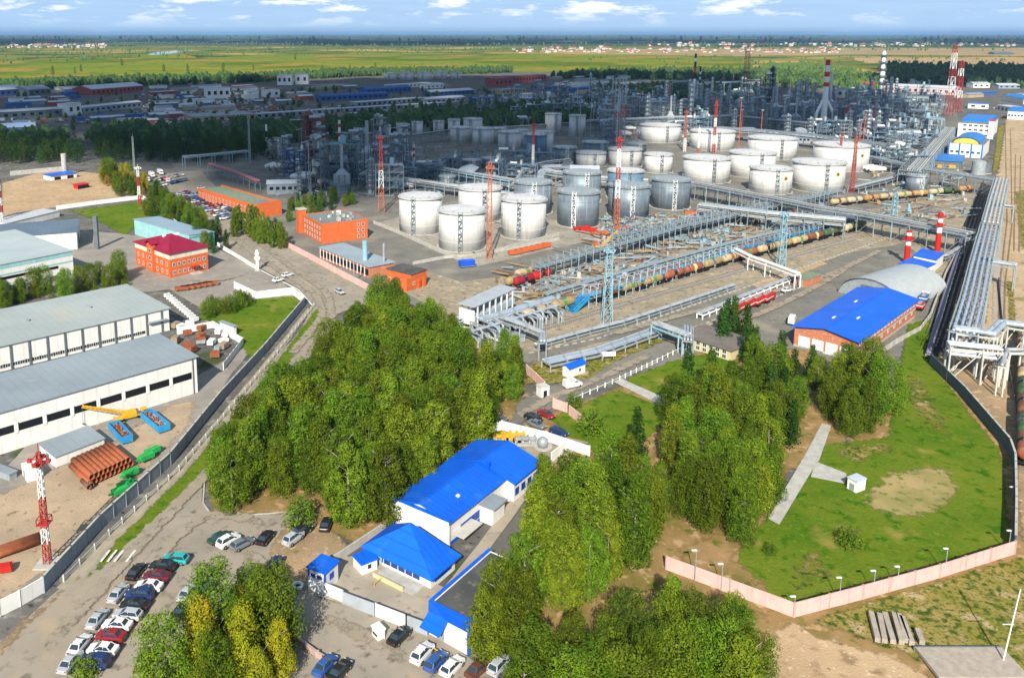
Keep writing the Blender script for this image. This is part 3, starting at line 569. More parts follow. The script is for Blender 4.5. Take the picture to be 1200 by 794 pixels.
for zf in (.12, .42, .72):
    win_row(t, 'long', L, W, s, span(-L / 2 + .5, L / 2 - 2, 7), h * zf, 1.1, 1.5)
    win_row(t, 'end', L, W, s, [-W / 2 + 2.2, -W / 2 + 4.4], h * zf, 1.1, 1.5)
for i in range(14): bx(r, 'roof_unit', random.choice([steel, whitep, conc]), (lambda x, y, a: (x, x + a, y, y + a * .8, h + .25, h + .6 + a * .7))(random.uniform(-L / 2 + 1, L / 2 - 3), random.uniform(-W / 2 + 1, W / 2 - 3), random.uniform(.6, 2)))
t, L, W, h, s, r = building('low workshop with flat grey-blue roof and white-framed bays beside the pink wall', (433, 326), 313, (375, 290), (455, 305), brick2, M('workshop_roof', (.3, .36, .4), (.24, .3, .34), scale=.1), ov=.5, name='workshop', cat='workshop')
for x in span(-L / 2 + .5, L / 2 - .5, 14): bx(t, 'bay_window', dark, (x - 1.1, x + 1.1, s * W / 2 - .08, s * W / 2 + .08, h * .2, h * .75)); bx(t, 'pilaster', whitep, (x + 1.2, x + 1.6, s * W / 2 - .1, s * W / 2 + .2, 0, h - .1))
for (x, y, ty, m_, rr, la) in ((428, 318, 282, lblue, 1.0, 'thick light blue vent stack beside the grey-roofed workshop'), (450, 320, 285, steel, .45, 'thin silver vent stack beside the grey-roofed workshop'), (415, 332, 303, steel, .2, 'white lamp mast by the pink wall below the workshop')):
    p = G(x, y); hh = ZT(p, ty); t = thing('vent_stack', la, 'stack', p)
    obj('pipe', B().cyl((0, 0, 0), (0, 0, hh), rr, 14), m_, t, smooth=False); obj('collar', B().cyl((0, 0, hh * .9), (0, 0, hh * .93), rr * 1.12, 14), m_, t)
t, L, W, h, s, r = building('small orange brick pump house with black flat roof above the dense grove', (482, 340), 322, (500, 316), (460, 313), brick, roof_bit, ov=.3, name='pump_house', cat='pump house')
bx(t, 'side_wing', brick, (-L / 2 - 2.5, -L / 2, -W / 2, -W / 6, 0, h * .8)); bx(t, 'buttress', orp, (-1, 0, s * W / 2 - .8, s * W / 2 + .8, 0, h * .6), (2, 3, s * W / 2 - .8, s * W / 2 + .8, 0, h * .6))
win_row(t, 'long', L, W, s, span(-L / 2, L / 2, 3), h * .3, 1.1, 1.2); win_row(t, 'end', L, W, s, span(-W / 2, W / 2, 4), h * .3, 1.1, 1.2)
# blue-roofed brick depot on the right
t, L, W, h, s, r = building('long pink brick fire depot with bright blue roof and small square windows', (1003, 424), 400, (1074, 351), (932, 382), brick2, roof_blue, 'gable', 1.6, ov=.9, name='depot', cat='depot')
for zf, n in ((.68, 17), (.3, 9)): win_row(t, 'long', L, W, s, span(-L / 2 + 1, L / 2 - 1, n), h * zf, 1.3, 1.3)
bx(t, 'base_course', conc, (-L / 2 - .06, L / 2 + .06, -W / 2 - .06, W / 2 + .06, 0, .6), (-L / 2, L / 2, s * (W / 2 + .05) - .1, s * (W / 2 + .05) + .1, h * .5, h * .54))
for y in span(-W / 2 + 1, W / 2 - 1, 4): bx(t, 'vehicle_door', whitep, (-L / 2 - .06, -L / 2 + .04, y - 1.6, y + 1.6, 0, 3.6))
for (x, y) in ((-L * .3, 2), (-L * .2, -3), (L * .1, 3)): bx(r, 'skylight', whitep, (x, x + 2, y - .25, y + .25, h + 1.6 - abs(y) / (W / 2) * 1.6 + .2, h + 1.6 - abs(y) / (W / 2) * 1.6 + .45))
# arched hangar
a0 = G(1018, 352); a1 = G(1066, 336); u = (a1 - a0); Lh = u.length * 1.15; t = thing('arched_hangar', 'grey corrugated arched hangar behind the bright blue-roofed depot', 'hangar', a0, atan2(u.y, u.x))
b = B(); rr = 11; hz = 7.5
def arch(b, x0, x1, r, hz, n=18):
    k = len(b.v)
    for x in (x0, x1):
        for i in range(n + 1): b.v.append((x, r * cos(pi * i / n), hz * sin(pi * i / n)))
    for i in range(n): b.f.append((k + i, k + n + 1 + i, k + n + 2 + i, k + i + 1)); b.m.append(b.k)
arch(b, 0, Lh, rr, hz); arch(b, 0, Lh, rr - .3, hz - .3)
obj('arched_roof', b, M('corrugated_arch', (.4, .43, .44), (.34, .37, .38), seam=(1, 0, .9), rough=.4), t, smooth=False)
b = B(); k = [(0.3, (rr - .3) * cos(pi * i / 18), (hz - .3) * sin(pi * i / 18)) for i in range(19)]; b.face(k); b.face([(Lh - .3, q[1], q[2]) for q in reversed(k)]); obj('end_wall', b, steel, t)
bx(t, 'gate', steeld, (-.1, .28, -3, 3, 0, 5))
# small blue roofed boiler house + chimneys
t, L, W, h, s, r = building('white boiler house with small blue roof nearest to the red and white chimneys', (1080, 330), 316, (1096, 309), (1064, 306), white, roof_blue, 'mono', .5, ov=.3, name='boiler_house', cat='boiler house')
win_row(t, 'long', L, W, s, span(-L / 2, L / 2, 3), h * .4, 1.2, 1)
t, L, W, h, s, r = building('white pump building with small blue roof behind the boiler house', (1095, 318), 305, (1106, 297), (1072, 300), white, roof_blue, 'mono', .5, ov=.3, name='boiler_house', cat='boiler house')
def banded(label, x, y, ty, r0, r1, bands, cat='chimney', name='chimney', plats=(), basem=None):
    p = G(x, y); hh = ZT(p, ty); t = thing(name, label, cat, p)
    z = 0
    for i, (fr, m) in enumerate(bands):
        z1 = fr * hh; ra = r0 + (r1 - r0) * z / hh; rb = r0 + (r1 - r0) * z1 / hh
        obj('shaft_section', B().cyl((0, 0, z), (0, 0, z1), ra, 16, rb), m, t); z = z1
    for f in plats:
        q = r0 + (r1 - r0) * f; b = B().cyl((0, 0, f * hh), (0, 0, f * hh + .15), q + 1.0, 16)
        for i in range(12):
            a = i * pi / 6; b.beam((cos(a) * (q + 1), sin(a) * (q + 1), f * hh), (cos(a) * (q + 1), sin(a) * (q + 1), f * hh + 1.1), .08)
        obj('platform', b, redp, t)
    return t, hh
banded('red chimney with white band at its top beside the boiler house, the shorter one', 1062, 308, 270, 1.1, .95, [(.55, redp), (.72, whitep), (.85, redp), (.94, whitep), (1, redp)], plats=(.72,))
banded('red and white chimney behind the boiler house, the taller one', 1098, 296, 249, 1.1, .95, [(.5, redp), (.66, whitep), (.76, redp), (.9, whitep), (1, redp)], plats=(.68, .9))
# cream office
t, L, W, h, s, r = building('cream two-storey house with dark felt roof among the trees', (856, 424), 411, (885, 399), (796, 392), offw, M('felt_roof', (.2, .17, .15), (.14, .12, .11)), ov=.5, name='house', cat='house')
for zf in (.15, .58): win_row(t, 'end', L, W, s, span(-W / 2 + 1, W / 2 - 1, 7), h * zf, 1.3, 1.2)
# big blue roofed building
t, L, W, h, s, r = building('long white office with bright blue gabled roof and a wider wing at its far end', (526, 640), 612, (592, 560), (460, 587), white, roof_blue, 'gable', 1.5, ov=.5, name='office_building', cat='office building')
win_row(t, 'long', L, W, s, span(-L / 2 + 4, L / 2 - 6, 10), h * .2, 1.5, 1.5, bluew)
bx(t, 'gable_parapet', whitep, (-L / 2 - .55, -L / 2 - .05, -W / 2 - .3, W / 2 + .3, 0, h + .5)); bx(t, 'parapet_cap', roof_blue, (-L / 2 - .7, -L / 2 + .1, -W / 2 - .5, W / 2 + .5, h + .5, h + .75))
bx(t, 'blue_skirting', bluew, (-L / 2, L / 2 - 3, s * W / 2 - .07, s * W / 2 + .07, .0, .7))
b = B(); b.box(-L / 2 + 1, -L / 2 + 7, s * (W / 2 + 1.3) - 1.25, s * (W / 2 + 1.3) + 1.25, h * .4, h * .44); obj('walkway_canopy', b, M('pale_canopy', (.55, .53, .48)), t)
bx(t, 'porch', white, (L / 2 - 9, L / 2 - 5, s * (W / 2 + 1.5) - 1.5, s * (W / 2 + 1.5) + 1.5, 0, h * .75)); bx(t, 'porch_roof', roof_grey, (L / 2 - 9.4, L / 2 - 4.6, s * (W / 2 + 1.7) - 1.8, s * (W / 2 + 1.7) + 1.8, h * .75, h * .79))
wg = B(); x0 = L / 2; wl_ = 9.5
wg.box(x0, x0 + wl_, -W / 2 - .5, W / 2 + 2 if s > 0 else W / 2 + .5, 0, h - .3) if s > 0 else wg.box(x0, x0 + wl_, -W / 2 - 2, W / 2 + .5, 0, h - .3)
obj('wing_wall', wg, white, t)
cyy = s * .75; rb = roof('gable', wl_, W + 2.5, h - .3, 2.1, .6); obj('wing_roof', rb, roof_blue, t, loc=(x0 + wl_ / 2, cyy, 0.1))
for x in span(x0, x0 + wl_, 4): window(t, x, s * (W / 2 + 2), h * .3, pi if s < 0 else 0, 1.4, 1.5, bluew)
bx(t, 'flue', roof_blue, (x0 - 1, x0 - .3, s * 3, s * 3 + .7, h, h + 2.6))
bx(t, 'roof_vent', whitep, (-3, -2.4, s * W * .3, s * W * .3 + .6, h + .6, h + 1.2))
# pyramid-roofed building
cen, rz, L, W, h, s = frame((506, 697), 680, (541, 650), (415, 645))
W *= 1.0
t = thing('office_building', 'square white office under a bright blue pyramid roof with a concrete forecourt', 'office building', (cen.x, cen.y, 0), rz)
obj('wall', walls('flat', L - 1.6, W - 1.6, h, 0), white, t); rf = obj('roof', roof('hip', L - .2, W - .2, h, 5.2, .1), roof_blue, t)
win_row(t, 'end', L - 1.6, W, s, span(-W / 2 + 3, W / 2 - 3, 6), h * .35, 1.4, 1.5, bluew); win_row(t, 'long', L, W - 1.6, s, span(-L / 2 + 2, L / 2 - 2, 4), h * .35, 1.4, 1.5, bluew)
bx(t, 'terrace_wall', offw, (-L / 2 - 2.6, -L / 2 - 2.3, -W / 2 + 4, W / 2 - 5, 0, 1.1)); bx(t, 'terrace', conc, (-L / 2 - 2.3, -L / 2 + .75, -W / 2 + 2, W / 2 - 5, 0, .5)); bx(t, 'entrance_door', lblue, (-L / 2 + .65, -L / 2 + .78, 3.5, 5, .5, 2.7))
bx(t, 'handrail', yel, (-L / 2 - 4.4, -L / 2 - 2.6, W / 2 - 7, W / 2 - 6.9, .9, 1.0), (-L / 2 - 4.4, -L / 2 - 4.3, W / 2 - 7, W / 2 - 6.9, 0, .9))
t, L, W, h, s, r = building('small white entrance cabin with flat blue roof attached in front of the pyramid roof', (424, 676), 662, (442, 655), (417, 650), white, roof_blue, ov=.15, name='entrance_cabin', cat='cabin'); window(t, 0, s * W / 2, 1, pi if s < 0 else 0, .9, 1)
t, L, W, h, s, r = building('guard booth with blue roof standing at the corner of the white wall', (381, 697), 672, (396, 658), (364, 662), white, roof_blue, ov=.25, name='guard_booth', cat='booth')
win_row(t, 'end', L, W, s, [-.6, .7], h * .55, 1.0, 1.0, bluew); win_row(t, 'long', L, W, s, [0], h * .5, 1.1, 1.1, bluew)
bx(t, 'corner_post', bluew, (-L / 2 - .06, -L / 2 + .2, -W / 2 - .06, -W / 2 + .2, 0, h), (-L / 2 - .06, -L / 2 + .2, W / 2 - .2, W / 2 + .06, 0, h))
b = B()
for i in range(8): b.box(L / 2 + .2 + i * .3, L / 2 + .5 + i * .3, -.6, .6, h * .45 - i * .3 - .1, h * .45 - i * .3)
obj('stairs', b, yel, t)
# front building with flat dark roof
t, L, W, h, s, r = building('white garage block with dark flat roof and blue parapet, beside the gate', (549, 768), 730, (618, 664), (500, 709), white, roof_bit, ov=-.5, name='garage', cat='garage', th=.12)
bx(t, 'parapet', roof_blue, (-L / 2 - .1, -L / 2 + .45, -W / 2 - .1, W / 2 + .1, h - 1.5, h + .45), (-L / 2 + .45, L / 2, -s * W / 2 - .2, -s * W / 2 + .2, h - .5, h + .4), (-L / 2 + .45, L / 2, s * W / 2 - .2, s * W / 2 + .2, h - .5, h + .4))
b = B(); yw = -s * W / 4; b.hexa([(-L / 2 - 2.4, yw - W / 4, h - 2.6), (-L / 2 - .05, yw - W / 4, h - 1.3), (-L / 2 - .05, yw + W / 4, h - 1.3), (-L / 2 - 2.4, yw + W / 4, h - 2.6)] + [(-L / 2 - 2.4, yw - W / 4, h - 2.45), (-L / 2 - .05, yw - W / 4, h - 1.15), (-L / 2 - .05, yw + W / 4, h - 1.15), (-L / 2 - 2.4, yw + W / 4, h - 2.45)])
obj('awning', b, roof_blue, t); bx(t, 'corner_post', bluew, (-L / 2 - .12, -L / 2 + .2, s * W / 2 - .2, s * W / 2 + .2, 0, h - 1)); bx(t, 'door', steel, (-L / 2 - .08, -L / 2 + .02, yw - 1, yw + .4, 0, 2.2))
bx(t, 'barrier', yel, (-L / 2 - 3, -L / 2 - 2.8, -.6, .8, 1, 1.1), (-L / 2 - 3, -L / 2 - 2.8, -.6, -.5, 0, 1), (-L / 2 - 3, -L / 2 - 2.8, .7, .8, 0, 1))
t, L, W, h, s, r = building('blue-roofed white control cabin beside the road barrier and the white van', (667, 444), 432, (686, 425), (659, 429), white, roof_blue, 'gable', .6, ov=.3, name='control_cabin', cat='cabin'); window(t, 1, s * W / 2, 1, pi if s < 0 else 0, 1, 1)
t, L, W, h, s, r = building('white gate booth in front of the pink sloping wall', (634, 467), 455, (644, 453), (624, 452), white, M('booth_roof', (.6, .58, .54)), ov=.1, name='gate_booth', cat='booth'); bx(t, 'door', dark, (-.5, .5, s * W / 2 - .05, s * W / 2 + .05, 0, 1.9))
t, L, W, h, s, r = building('white electrical kiosk with grey roof alone on the lawn at the end of the path', (1003, 579), 565, (1015, 561), (992, 560), white, M('kiosk_roof', (.5, .55, .62)), ov=.12, name='kiosk', cat='kiosk'); bx(t, 'plinth', offw, (-L / 2 - .8, L / 2 + .8, -W / 2 - .8, W / 2 + .8, 0, .15)); bx(t, 'door', steel, (-L / 2 - .04, -L / 2 + .02, -.5, .5, .2, 1.8))
t, L, W, h, s, r = building('little white cube-shaped valve box on grass in front of the white wall', (443, 754), 741, (451, 737), (431, 736), whitep, whitep, ov=.12, name='valve_box', cat='utility box'); bx(t, 'slot', dark, (-L / 2 - .03, -L / 2 + .02, -W / 2 + .2, W / 2 - .2, h * .5, h * .7))
t, L, W, h, s, r = building('white container office standing on the dirt yard left of the pipe stack', (32, 566), 554, (48, 549), (28, 543), white, whitep, ov=.05, name='site_cabin', cat='cabin'); bx(t, 'door', steel, (-L / 2 - .04, -L / 2 + .02, -.5, .5, .2, 1.8))
t, L, W, h, s, r = building('long low grey shed at the left edge beside the red and white mast', (20, 560), 552, (0, 545), (-20, 545), steel, roof_grey, ov=.2, name='shed', cat='shed')
t, L, W, h, s, r = building('small orange brick transformer house between the parked fire engines and the arched hangar', (945, 337), 328, (963, 322), (934, 323), brick2, roof_green, ov=.2, name='transformer_house', cat='transformer house'); bx(t, 'door', steel, (-L / 2 - .04, -L / 2 + .02, -1, 1, 0, 2.2))
# ------------------------------------------------------------ office block group at upper right
t, L, W, h, s, r = building('white three-storey block with a light blue roof box beside the sandy road', (1160, 163), 146, (1170, 139), (1123, 144), white, roof_bit2, ov=.2, name='office_building', cat='office building')
bx(t, 'roof_house', roof_blue2, (-L / 4, L / 2, -W / 2 + 1, W / 2 - 1, h + .25, h + 3)); bx(t, 'stair_tower', whitep, (-L / 2 - 1, -L / 2 + 3, s * W / 2 - 2, s * W / 2 + 2, 0, h + 3)); bx(t, 'tower_cap', redp, (-L / 2 - 1.2, -L / 2 + 3.2, s * W / 2 - 2.2, s * W / 2 + 2.2, h + 3, h + 4))
for zf in (.15, .5, .8): win_row(t, 'end', L, W, s, span(-W / 2 + 1, W / 2 - 3, 5), h * zf, 2.6, 1.6)
t, L, W, h, s, r = building('white block with arched yellow and blue gable, nearest of the blue-roofed offices', (1151, 186), 170, (1160, 163), (1113, 166), white, roof_bit2, ov=.2, name='office_building', cat='office building')
b = B(); 
k = [(-L / 2 - .1, 8 * cos(pi * i / 10), h + .2 + 4 * sin(pi * i / 10)) for i in range(11)]; b.face(k); b.face([(-L / 2 + .8, q[1], q[2]) for q in reversed(k)]); obj('arched_gable', b, M('pale_yellow', (.7, .55, .1)), t)
b = B(); arch(b, -L / 2 - .3, L / 2, 8.6, 4.6, 12)
for i in range(len(b.v)): b.v[i] = (b.v[i][0], b.v[i][1], b.v[i][2] + h + .2)
obj('arched_roof', b, roof_blue2, t)
bx(t, 'blue_column', roof_blue2, *[(-L / 2 - .2, -L / 2 + .2, y - .5, y + .5, 0, h) for y in (-W / 2 + .6, -W / 6, W / 6, W / 2 - .6)])
win_row(t, 'end', L, W, s, span(-W / 2 + 1, W / 2 - 1, 6), h * .3, 2, 1.8)
t, L, W, h, s, r = building('low loading bay with bright blue flat awning in front of the white blocks', (1126, 197), 190, (1130, 182), (1094, 183), steeld, roof_blue2, ov=.6, name='loading_bay', cat='loading bay')
bx(t, 'stacked_goods', yel, (-L / 2 - 4, -L / 2 - 1, -6, -2, 0, 2), (-L / 2 - 4, -L / 2 - 1, 2, 5, 0, 1.6))
for i, (x, y, top, m) in enumerate(((1146, 204, 187, steel), (1153, 203, 189, steeld))):
    p = G(x, y); hh = ZT(p, top); t = thing('silo', ('light' if i == 0 else 'dark') + ' grey silo beside the white block with the arched gable', 'silo', p)
    obj('shell', B().lathe((0, 0, 0), [(4, 0), (4, hh - 1), (.3, hh)], 20), m, t); obj('base_ring', B().cyl((0, 0, 0), (0, 0, .5), 4.3, 20), conc, t)
t, L, W, h, s, r = building('pale blue arched-roof depot far up the sandy road', (1176, 118), 112, (1200, 116), (1172, 108), white, roof_blue2, 'gable', 3, ov=.5, name='depot', cat='depot')
t, L, W, h, s, r = building('white house with blue roof beside the sandy road near the far end', (1180, 140), 130, (1200, 131), (1176, 126), white, roof_blue2, 'gable', 3, ov=.5, name='depot', cat='depot')
win_row(t, 'long', L, W, s, span(-L / 2, L / 2, 5), h * .4, 2, 2)

# ------------------------------------------------------------ low works and sheds in the shaded band beyond the refinery
pale = M('pale_sheet', (.52, .55, .6), (.42, .45, .5)); midg = M('mid_grey_sheet', (.28, .32, .37), (.2, .24, .3)); dkb = M('dull_blue_sheet', (.05, .13, .34), (.04, .1, .26)); dkg = M('dark_slate_sheet', (.1, .13, .16), (.14, .17, .2)); redr = M('dull_red_sheet', (.35, .08, .08), (.25, .06, .06)); tan = M('tan_wall', (.45, .36, .22))
SH = [  # x0,y0,x1,y1,depth,h,wall,roof,kind,label
 (0, 113, 28, 111, 45, 9, dkb, pale, 'gable', 'pale gabled hall at the left edge in front of the dark tree line'),
 (34, 112, 60, 110, 40, 8, dkg, midg, 'gable', 'grey gabled hall right of the pale one at the left edge'),
 (108, 112, 168, 107, 40, 9, redr, pale, 'gable', 'long pale-roofed hall with a red base and white bays before the tree line'),
 (-40, 143, 72, 136, 14, 8, dkg, pale, 'gable', 'very long pale roof shed reaching in from the left edge'),
 (80, 136, 96, 134, 14, 13, white, pale, 'flat', 'white cube building between the two very long sheds'),
 (92, 134, 166, 126, 12, 7, midg, pale, 'gable', 'long pale roof shed right of the white cube building'),
 (-20, 163, 42, 160, 22, 9, dkb, M('pale_blue_sheet', (.34, .45, .62), (.28, .38, .55)), 'gable', 'large pale blue gabled hall at the left edge in front of the dark trees'),
 (45, 160, 62, 158, 6, 4, orp, redr, 'gable', 'low orange shed beside the pale blue hall'),
 (84, 176, 96, 175, 10, 4, midg, midg, 'flat', 'small grey flat building in the gap between the two dark woods'),
 (242, 116, 270, 115, 14, 15, white, pale, 'flat', 'white three-storey block in the shaded works, left of the twin towers'),
 (325, 100, 342, 100, 18, 18, white, pale, 'flat', 'left one of the twin white tower blocks'),
 (346, 99, 361, 99, 18, 18, white, pale, 'flat', 'right one of the twin white tower blocks'),
 (312, 115, 328, 114, 12, 11, white, pale, 'flat', 'white two-storey block below the twin tower blocks'),
 (228, 143, 300, 139, 40, 5, tan, midg, 'flat', 'sprawling grey flat-roofed workshop in the middle of the shaded works'),
 (300, 138, 400, 131, 5, 4, midg, pale, 'gable', 'long narrow conveyor gallery right of the sprawling workshop'),
 (402, 131, 520, 124, 5, 4, midg, pale, 'gable', 'long narrow conveyor gallery above the small white tanks'),
 (376, 119, 455, 115, 16, 7, dkb, dkb, 'gable', 'dark blue-roofed long shed in the shaded works, the left one'),
 (430, 111, 482, 108, 22, 8, dkb, dkb, 'gable', 'dark blue-roofed hall behind the long blue shed'),
 (458, 104, 505, 101, 16, 6, white, pale, 'flat', 'low white hall below the four far white tanks'),
 (418, 124, 498, 118, 14, 4, midg, pale, 'flat', 'flat pale shed in front of the blue-roofed sheds'),
 (500, 104, 520, 103, 20, 6, white, pale, 'gable', 'white gabled hall below the rightmost far white tank'),
 (505, 113, 555, 110, 20, 6, dkb, pale, 'gable', 'pale-roofed long hall right of the blue sheds'),
 (500, 122, 545, 119, 16, 6, midg, pale, 'gable', 'pale-roofed shed above the row of small white tanks'),
 (556, 120, 582, 119, 16, 5, dkb, dkb, 'gable', 'small dark blue shed in the shaded works'),
 (580, 102, 600, 101, 26, 14, redr, redr, 'flat', 'dull red brick tower block before the green meadow'),
 (590, 98, 640, 95, 26, 12, redr, dkg, 'flat', 'long dull red works building behind the red tower block'),
 (588, 111, 616, 109, 20, 7, tan, midg, 'flat', 'tan flat-roofed building in front of the red tower block'),
 (612, 118, 654, 115, 20, 8, white, pale, 'flat', 'white building with the blue tower beside it'),
 (655, 118, 661, 117, 12, 20, dkb, pale, 'flat', 'blue and white tower at the end of the white building'),
 (643, 121, 650, 120, 10, 12, white, pale, 'flat', 'small white block below the blue and white tower'),
 (722, 104, 760, 102, 20, 7, dkb, midg, 'gable', 'blue-grey shed in the shade above the big white tank'),
 (790, 102, 812, 101, 16, 7, dkb, dkb, 'flat', 'dark blue shed left of the black and white flare stack'),
 (826, 104, 842, 103, 16, 9, white, pale, 'flat', 'white block right of the black and white flare stack'),
 (842, 101, 870, 100, 14, 5, midg, pale, 'gable', 'pale low shed right of the white block'),
 (965, 114, 1035, 116, 24, 12, midg, dkb, 'flat', 'long blue-grey process hall behind the tall red and white stack'),
 (1035, 108, 1120, 112, 24, 10, M('pink_white_wall', (.68, .52, .52), (.55, .4, .4)), pale, 'gable', 'long pink and white hall behind the platform column'),
 (1004, 105, 1018, 106, 20, 10, redr, M('bright_red_roof', (.5, .08, .05)), 'gable', 'red-roofed house left of the long pink hall'),
 (1070, 99, 1090, 99, 18, 7, white, pale, 'gable', 'white shed in front of the dark wood, upper right'),
 (1140, 103, 1160, 103, 18, 7, white, pale, 'gable', 'white shed in front of the dark wood, far right'),
 (1170, 104, 1196, 104, 18, 6, midg, pale, 'gable', 'pale shed at the right edge in front of the dark wood'),
 (1165, 64, 1188, 64, 40, 6, dkg, dkg, 'gable', 'dark long barn alone in the tan field, upper right'),
 (1168, 128, 1186, 131, 14, 5, white, pale, 'flat', 'low white kiosk row beside the far end of the sandy road'),
 (1134, 127, 1158, 128, 14, 6, white, roof_blue2, 'flat', 'blue-topped white workshop below the red lattice tower'),
 (205, 172, 232, 175, 12, 6, lblue, lblue, 'flat', 'light blue entrance building with a gate portal'),
 (390, 257, 420, 258, 1, 1, conc, conc, 'flat', None),
 (372, 221, 398, 226, 8, 4, midg, midg, 'flat', 'dark grey substation cabin among the refinery pipes'),
 (60, 212, 90, 208, 10, 3, white, roof_blue, 'flat', 'open shelter with a bright blue roof on the sandy lot'),
 (92, 222, 104, 220, 5, 2.5, redp, redp, 'flat', 'small red hut on the sandy lot'),
 (620, 272, 640, 270, 1, 1, conc, conc, 'flat', None)]
def shed(x0, y0, x1, y1, D, h, wm, rm, kind, label, parts=True):
    a = G(x0, y0); c = G(x1, y1); u = c - a; L = u.length; cen = (a + c) / 2 + Vector((-u.y, u.x, 0)).normalized() * D / 2
    t = thing('industrial_hall', label, 'industrial building', cen, atan2(u.y, u.x))
    obj('wall', walls(kind, L, D, h, D * .12 if kind == 'gable' else 0), wm, t); obj('roof', roof(kind, L, D, h, D * .12, .6), rm, t)
    if parts:
        n = max(2, min(14, int(L / 8)))
        for x in span(-L / 2, L / 2, n): bx(t, 'window' if h > 5 else 'door', dark, (x - 2, x + 2, -D / 2 - .08, -D / 2 + .05, h * .35 if h > 5 else 0, h * .7))
    return t
for q in SH:
    if q[9]: shed(*q)
LABX = {}
rn = random.Random(11)
small = []
def clear(x, y, w):
    for q in SH:
        if q[0] - 8 < x + w and x < q[2] + 8 and min(q[1], q[3]) - 9 < y < max(q[1], q[3]) + 5: return False
    return all(not (abs(x - a) < 14 + w / 2 and abs(y - c) < 2.3) for a, c in small)
zones = [(0, 700, 103, 152, 170), (640, 900, 92, 112, 22), (1040, 1200, 112, 128, 14)]
cols = [(midg, pale), (dkb, dkb), (dkg, pale), (tan, midg), (white, pale), (white, midg), (redr, pale)]
cn = ['pale', 'dark blue', 'grey', 'dark', 'white', 'slate', 'red-walled']
for (xa, xb, ya, yb, n) in zones:
    for i in range(n * 14):
        x = rn.uniform(xa, xb); y = rn.uniform(ya, yb); w = rn.uniform(8, 38)
        if y > 150 - x * .03 or not clear(x, y, w): continue
        small.append((x, y)); k = rn.randrange(7); wm, rm = cols[k]
        n -= 1
        t = shed(x, y + w * .025, x + w, y - w * .03, rn.uniform(7, 14), rn.uniform(3, 6), wm, rm, rn.choice(['gable', 'flat', 'gable']), 'low %s shed standing among the shaded works beyond the refinery' % cn[k], False)
        t['group'] = 'low sheds of the shaded works'; LABX.setdefault(t['label'], []).append((x, t))
        if n <= 0: break
for la, q in LABX.items():
    for i, (x, t) in enumerate(sorted(q, key=lambda e: e[0])): t['label'] = nth(i) + ' from left, ' + la
# scrap and goods lying about in the far works
rn = random.Random(5); b = [B() for _ in range(4)]
for i in range(1500):
    x = rn.choice([rn.uniform(150, 330), rn.uniform(0, 640), rn.uniform(180, 300)]); y = rn.uniform(104, 148); p = G(x, y); a = rn.uniform(.5, 5); c = rn.uniform(.5, 3)
    b[rn.randrange(4)].box(p.x, p.x + a, p.y, p.y + c, 0, rn.uniform(.4, 2.5))
for q, m in zip(b, (conc, rust, pale, steeld)): tag(obj('scrap_heap', q, m), 'scrap, crates and goods scattered over the shaded storage yards', 'scrap', kind='stuff')
# villages far away
hw = M('far_house_wall', (.62, .55, .48), (.5, .42, .36)); hr = [M('far_red_roof', (.42, .13, .08)), M('far_grey_roof', (.5, .5, .52)), M('far_brown_roof', (.3, .2, .15))]
hk = []
for m in hr:
    b = B(); b.mat(hw); b.box(-9, 9, -7, 7, 0, 7); b.mat(m)
    b.hexa([(-10, -8, 7), (10, -8, 7), (10, 0, 13), (-10, 0, 13), (-10, -8, 7.5), (10, -8, 7.5), (10, 0, 13.5), (-10, 0, 13.5)]); b.hexa([(10, 8, 7), (-10, 8, 7), (-10, 0, 13), (10, 0, 13), (10, 8, 7.5), (-10, 8, 7.5), (-10, 0, 13.5), (10, 0, 13.5)])
    hk.append(b.mesh('village_house'))
rn = random.Random(3)
for (xa, xb, ya, yb, n, la) in ((10, 125, 52, 56.5, 70, 'tiny village house in the hazy white village at the upper left'), (600, 1000, 57, 62.5, 140, 'tiny village house in the strip beyond the green meadow'), (760, 1190, 51.5, 55, 90, 'tiny village house in the farthest settlement at the upper right')):
    for i in range(n):
        p = G(rn.uniform(xa, xb), rn.uniform(ya, yb)); o = link('village_house', rn.choice(hk), None, p, rn.uniform(0, 3), rn.uniform(.55, .95) * min(1.6, p.y / 3600)); tag(o, la, 'house', la.replace('tiny village house in', 'houses of'))

# ------------------------------------------------------------ walls and fences
def fence(name, label, path, ht, th, m, post=None, step=4, cap=None, cat='fence', rail=None, pm=None):
    p0 = G(*path[0]); t = thing(name, label, cat, p0); pts = [G(*p) - p0 for p in path]
    for i in range(len(pts) - 1):
        a, c = pts[i], pts[i + 1]; d = c - a; n = max(1, int(d.length / step))
        if m: obj('panel', B().beam(a + Vector((0, 0, ht / 2)), c + Vector((0, 0, ht / 2)), th, ht), m, t)
        if cap: obj('coping', B().beam(a + Vector((0, 0, ht + .06)), c + Vector((0, 0, ht + .06)), th + .15, .12), cap, t)
        if rail:
            for z in rail: obj('rail', B().beam(a + Vector((0, 0, z)), c + Vector((0, 0, z)), .09, .12), pm or steel, t)
        if post:
            k = B()
            for j in range(n + (1 if i == len(pts) - 2 else 0)):
                q = a.lerp(c, j / n); k.box(q.x - post / 2, q.x + post / 2, q.y - post / 2, q.y + post / 2, 0, ht + .12)
            obj('posts', k, pm or m or steel, t)
    return t
fence('perimeter_wall', 'long pale pink concrete wall closing the green lawn at the bottom', [(780, 668), (855, 696), (930, 724), (1010, 703), (1100, 678), (1188, 650)], 2.7, .2, pinkf, .34, 5.5, pm=M('pink_post', (.5, .32, .3)))
fence('perimeter_wall', 'grey concrete wall with light coping along the right side of the lawn', [(1188, 648), (1189, 600), (1188, 548), (1182, 530), (1130, 468), (1090, 428)], 3.3, .25, M('dark_grey_fence', (.11, .15, .18), (.08, .11, .14), scale=.4), .35, 4, conc)
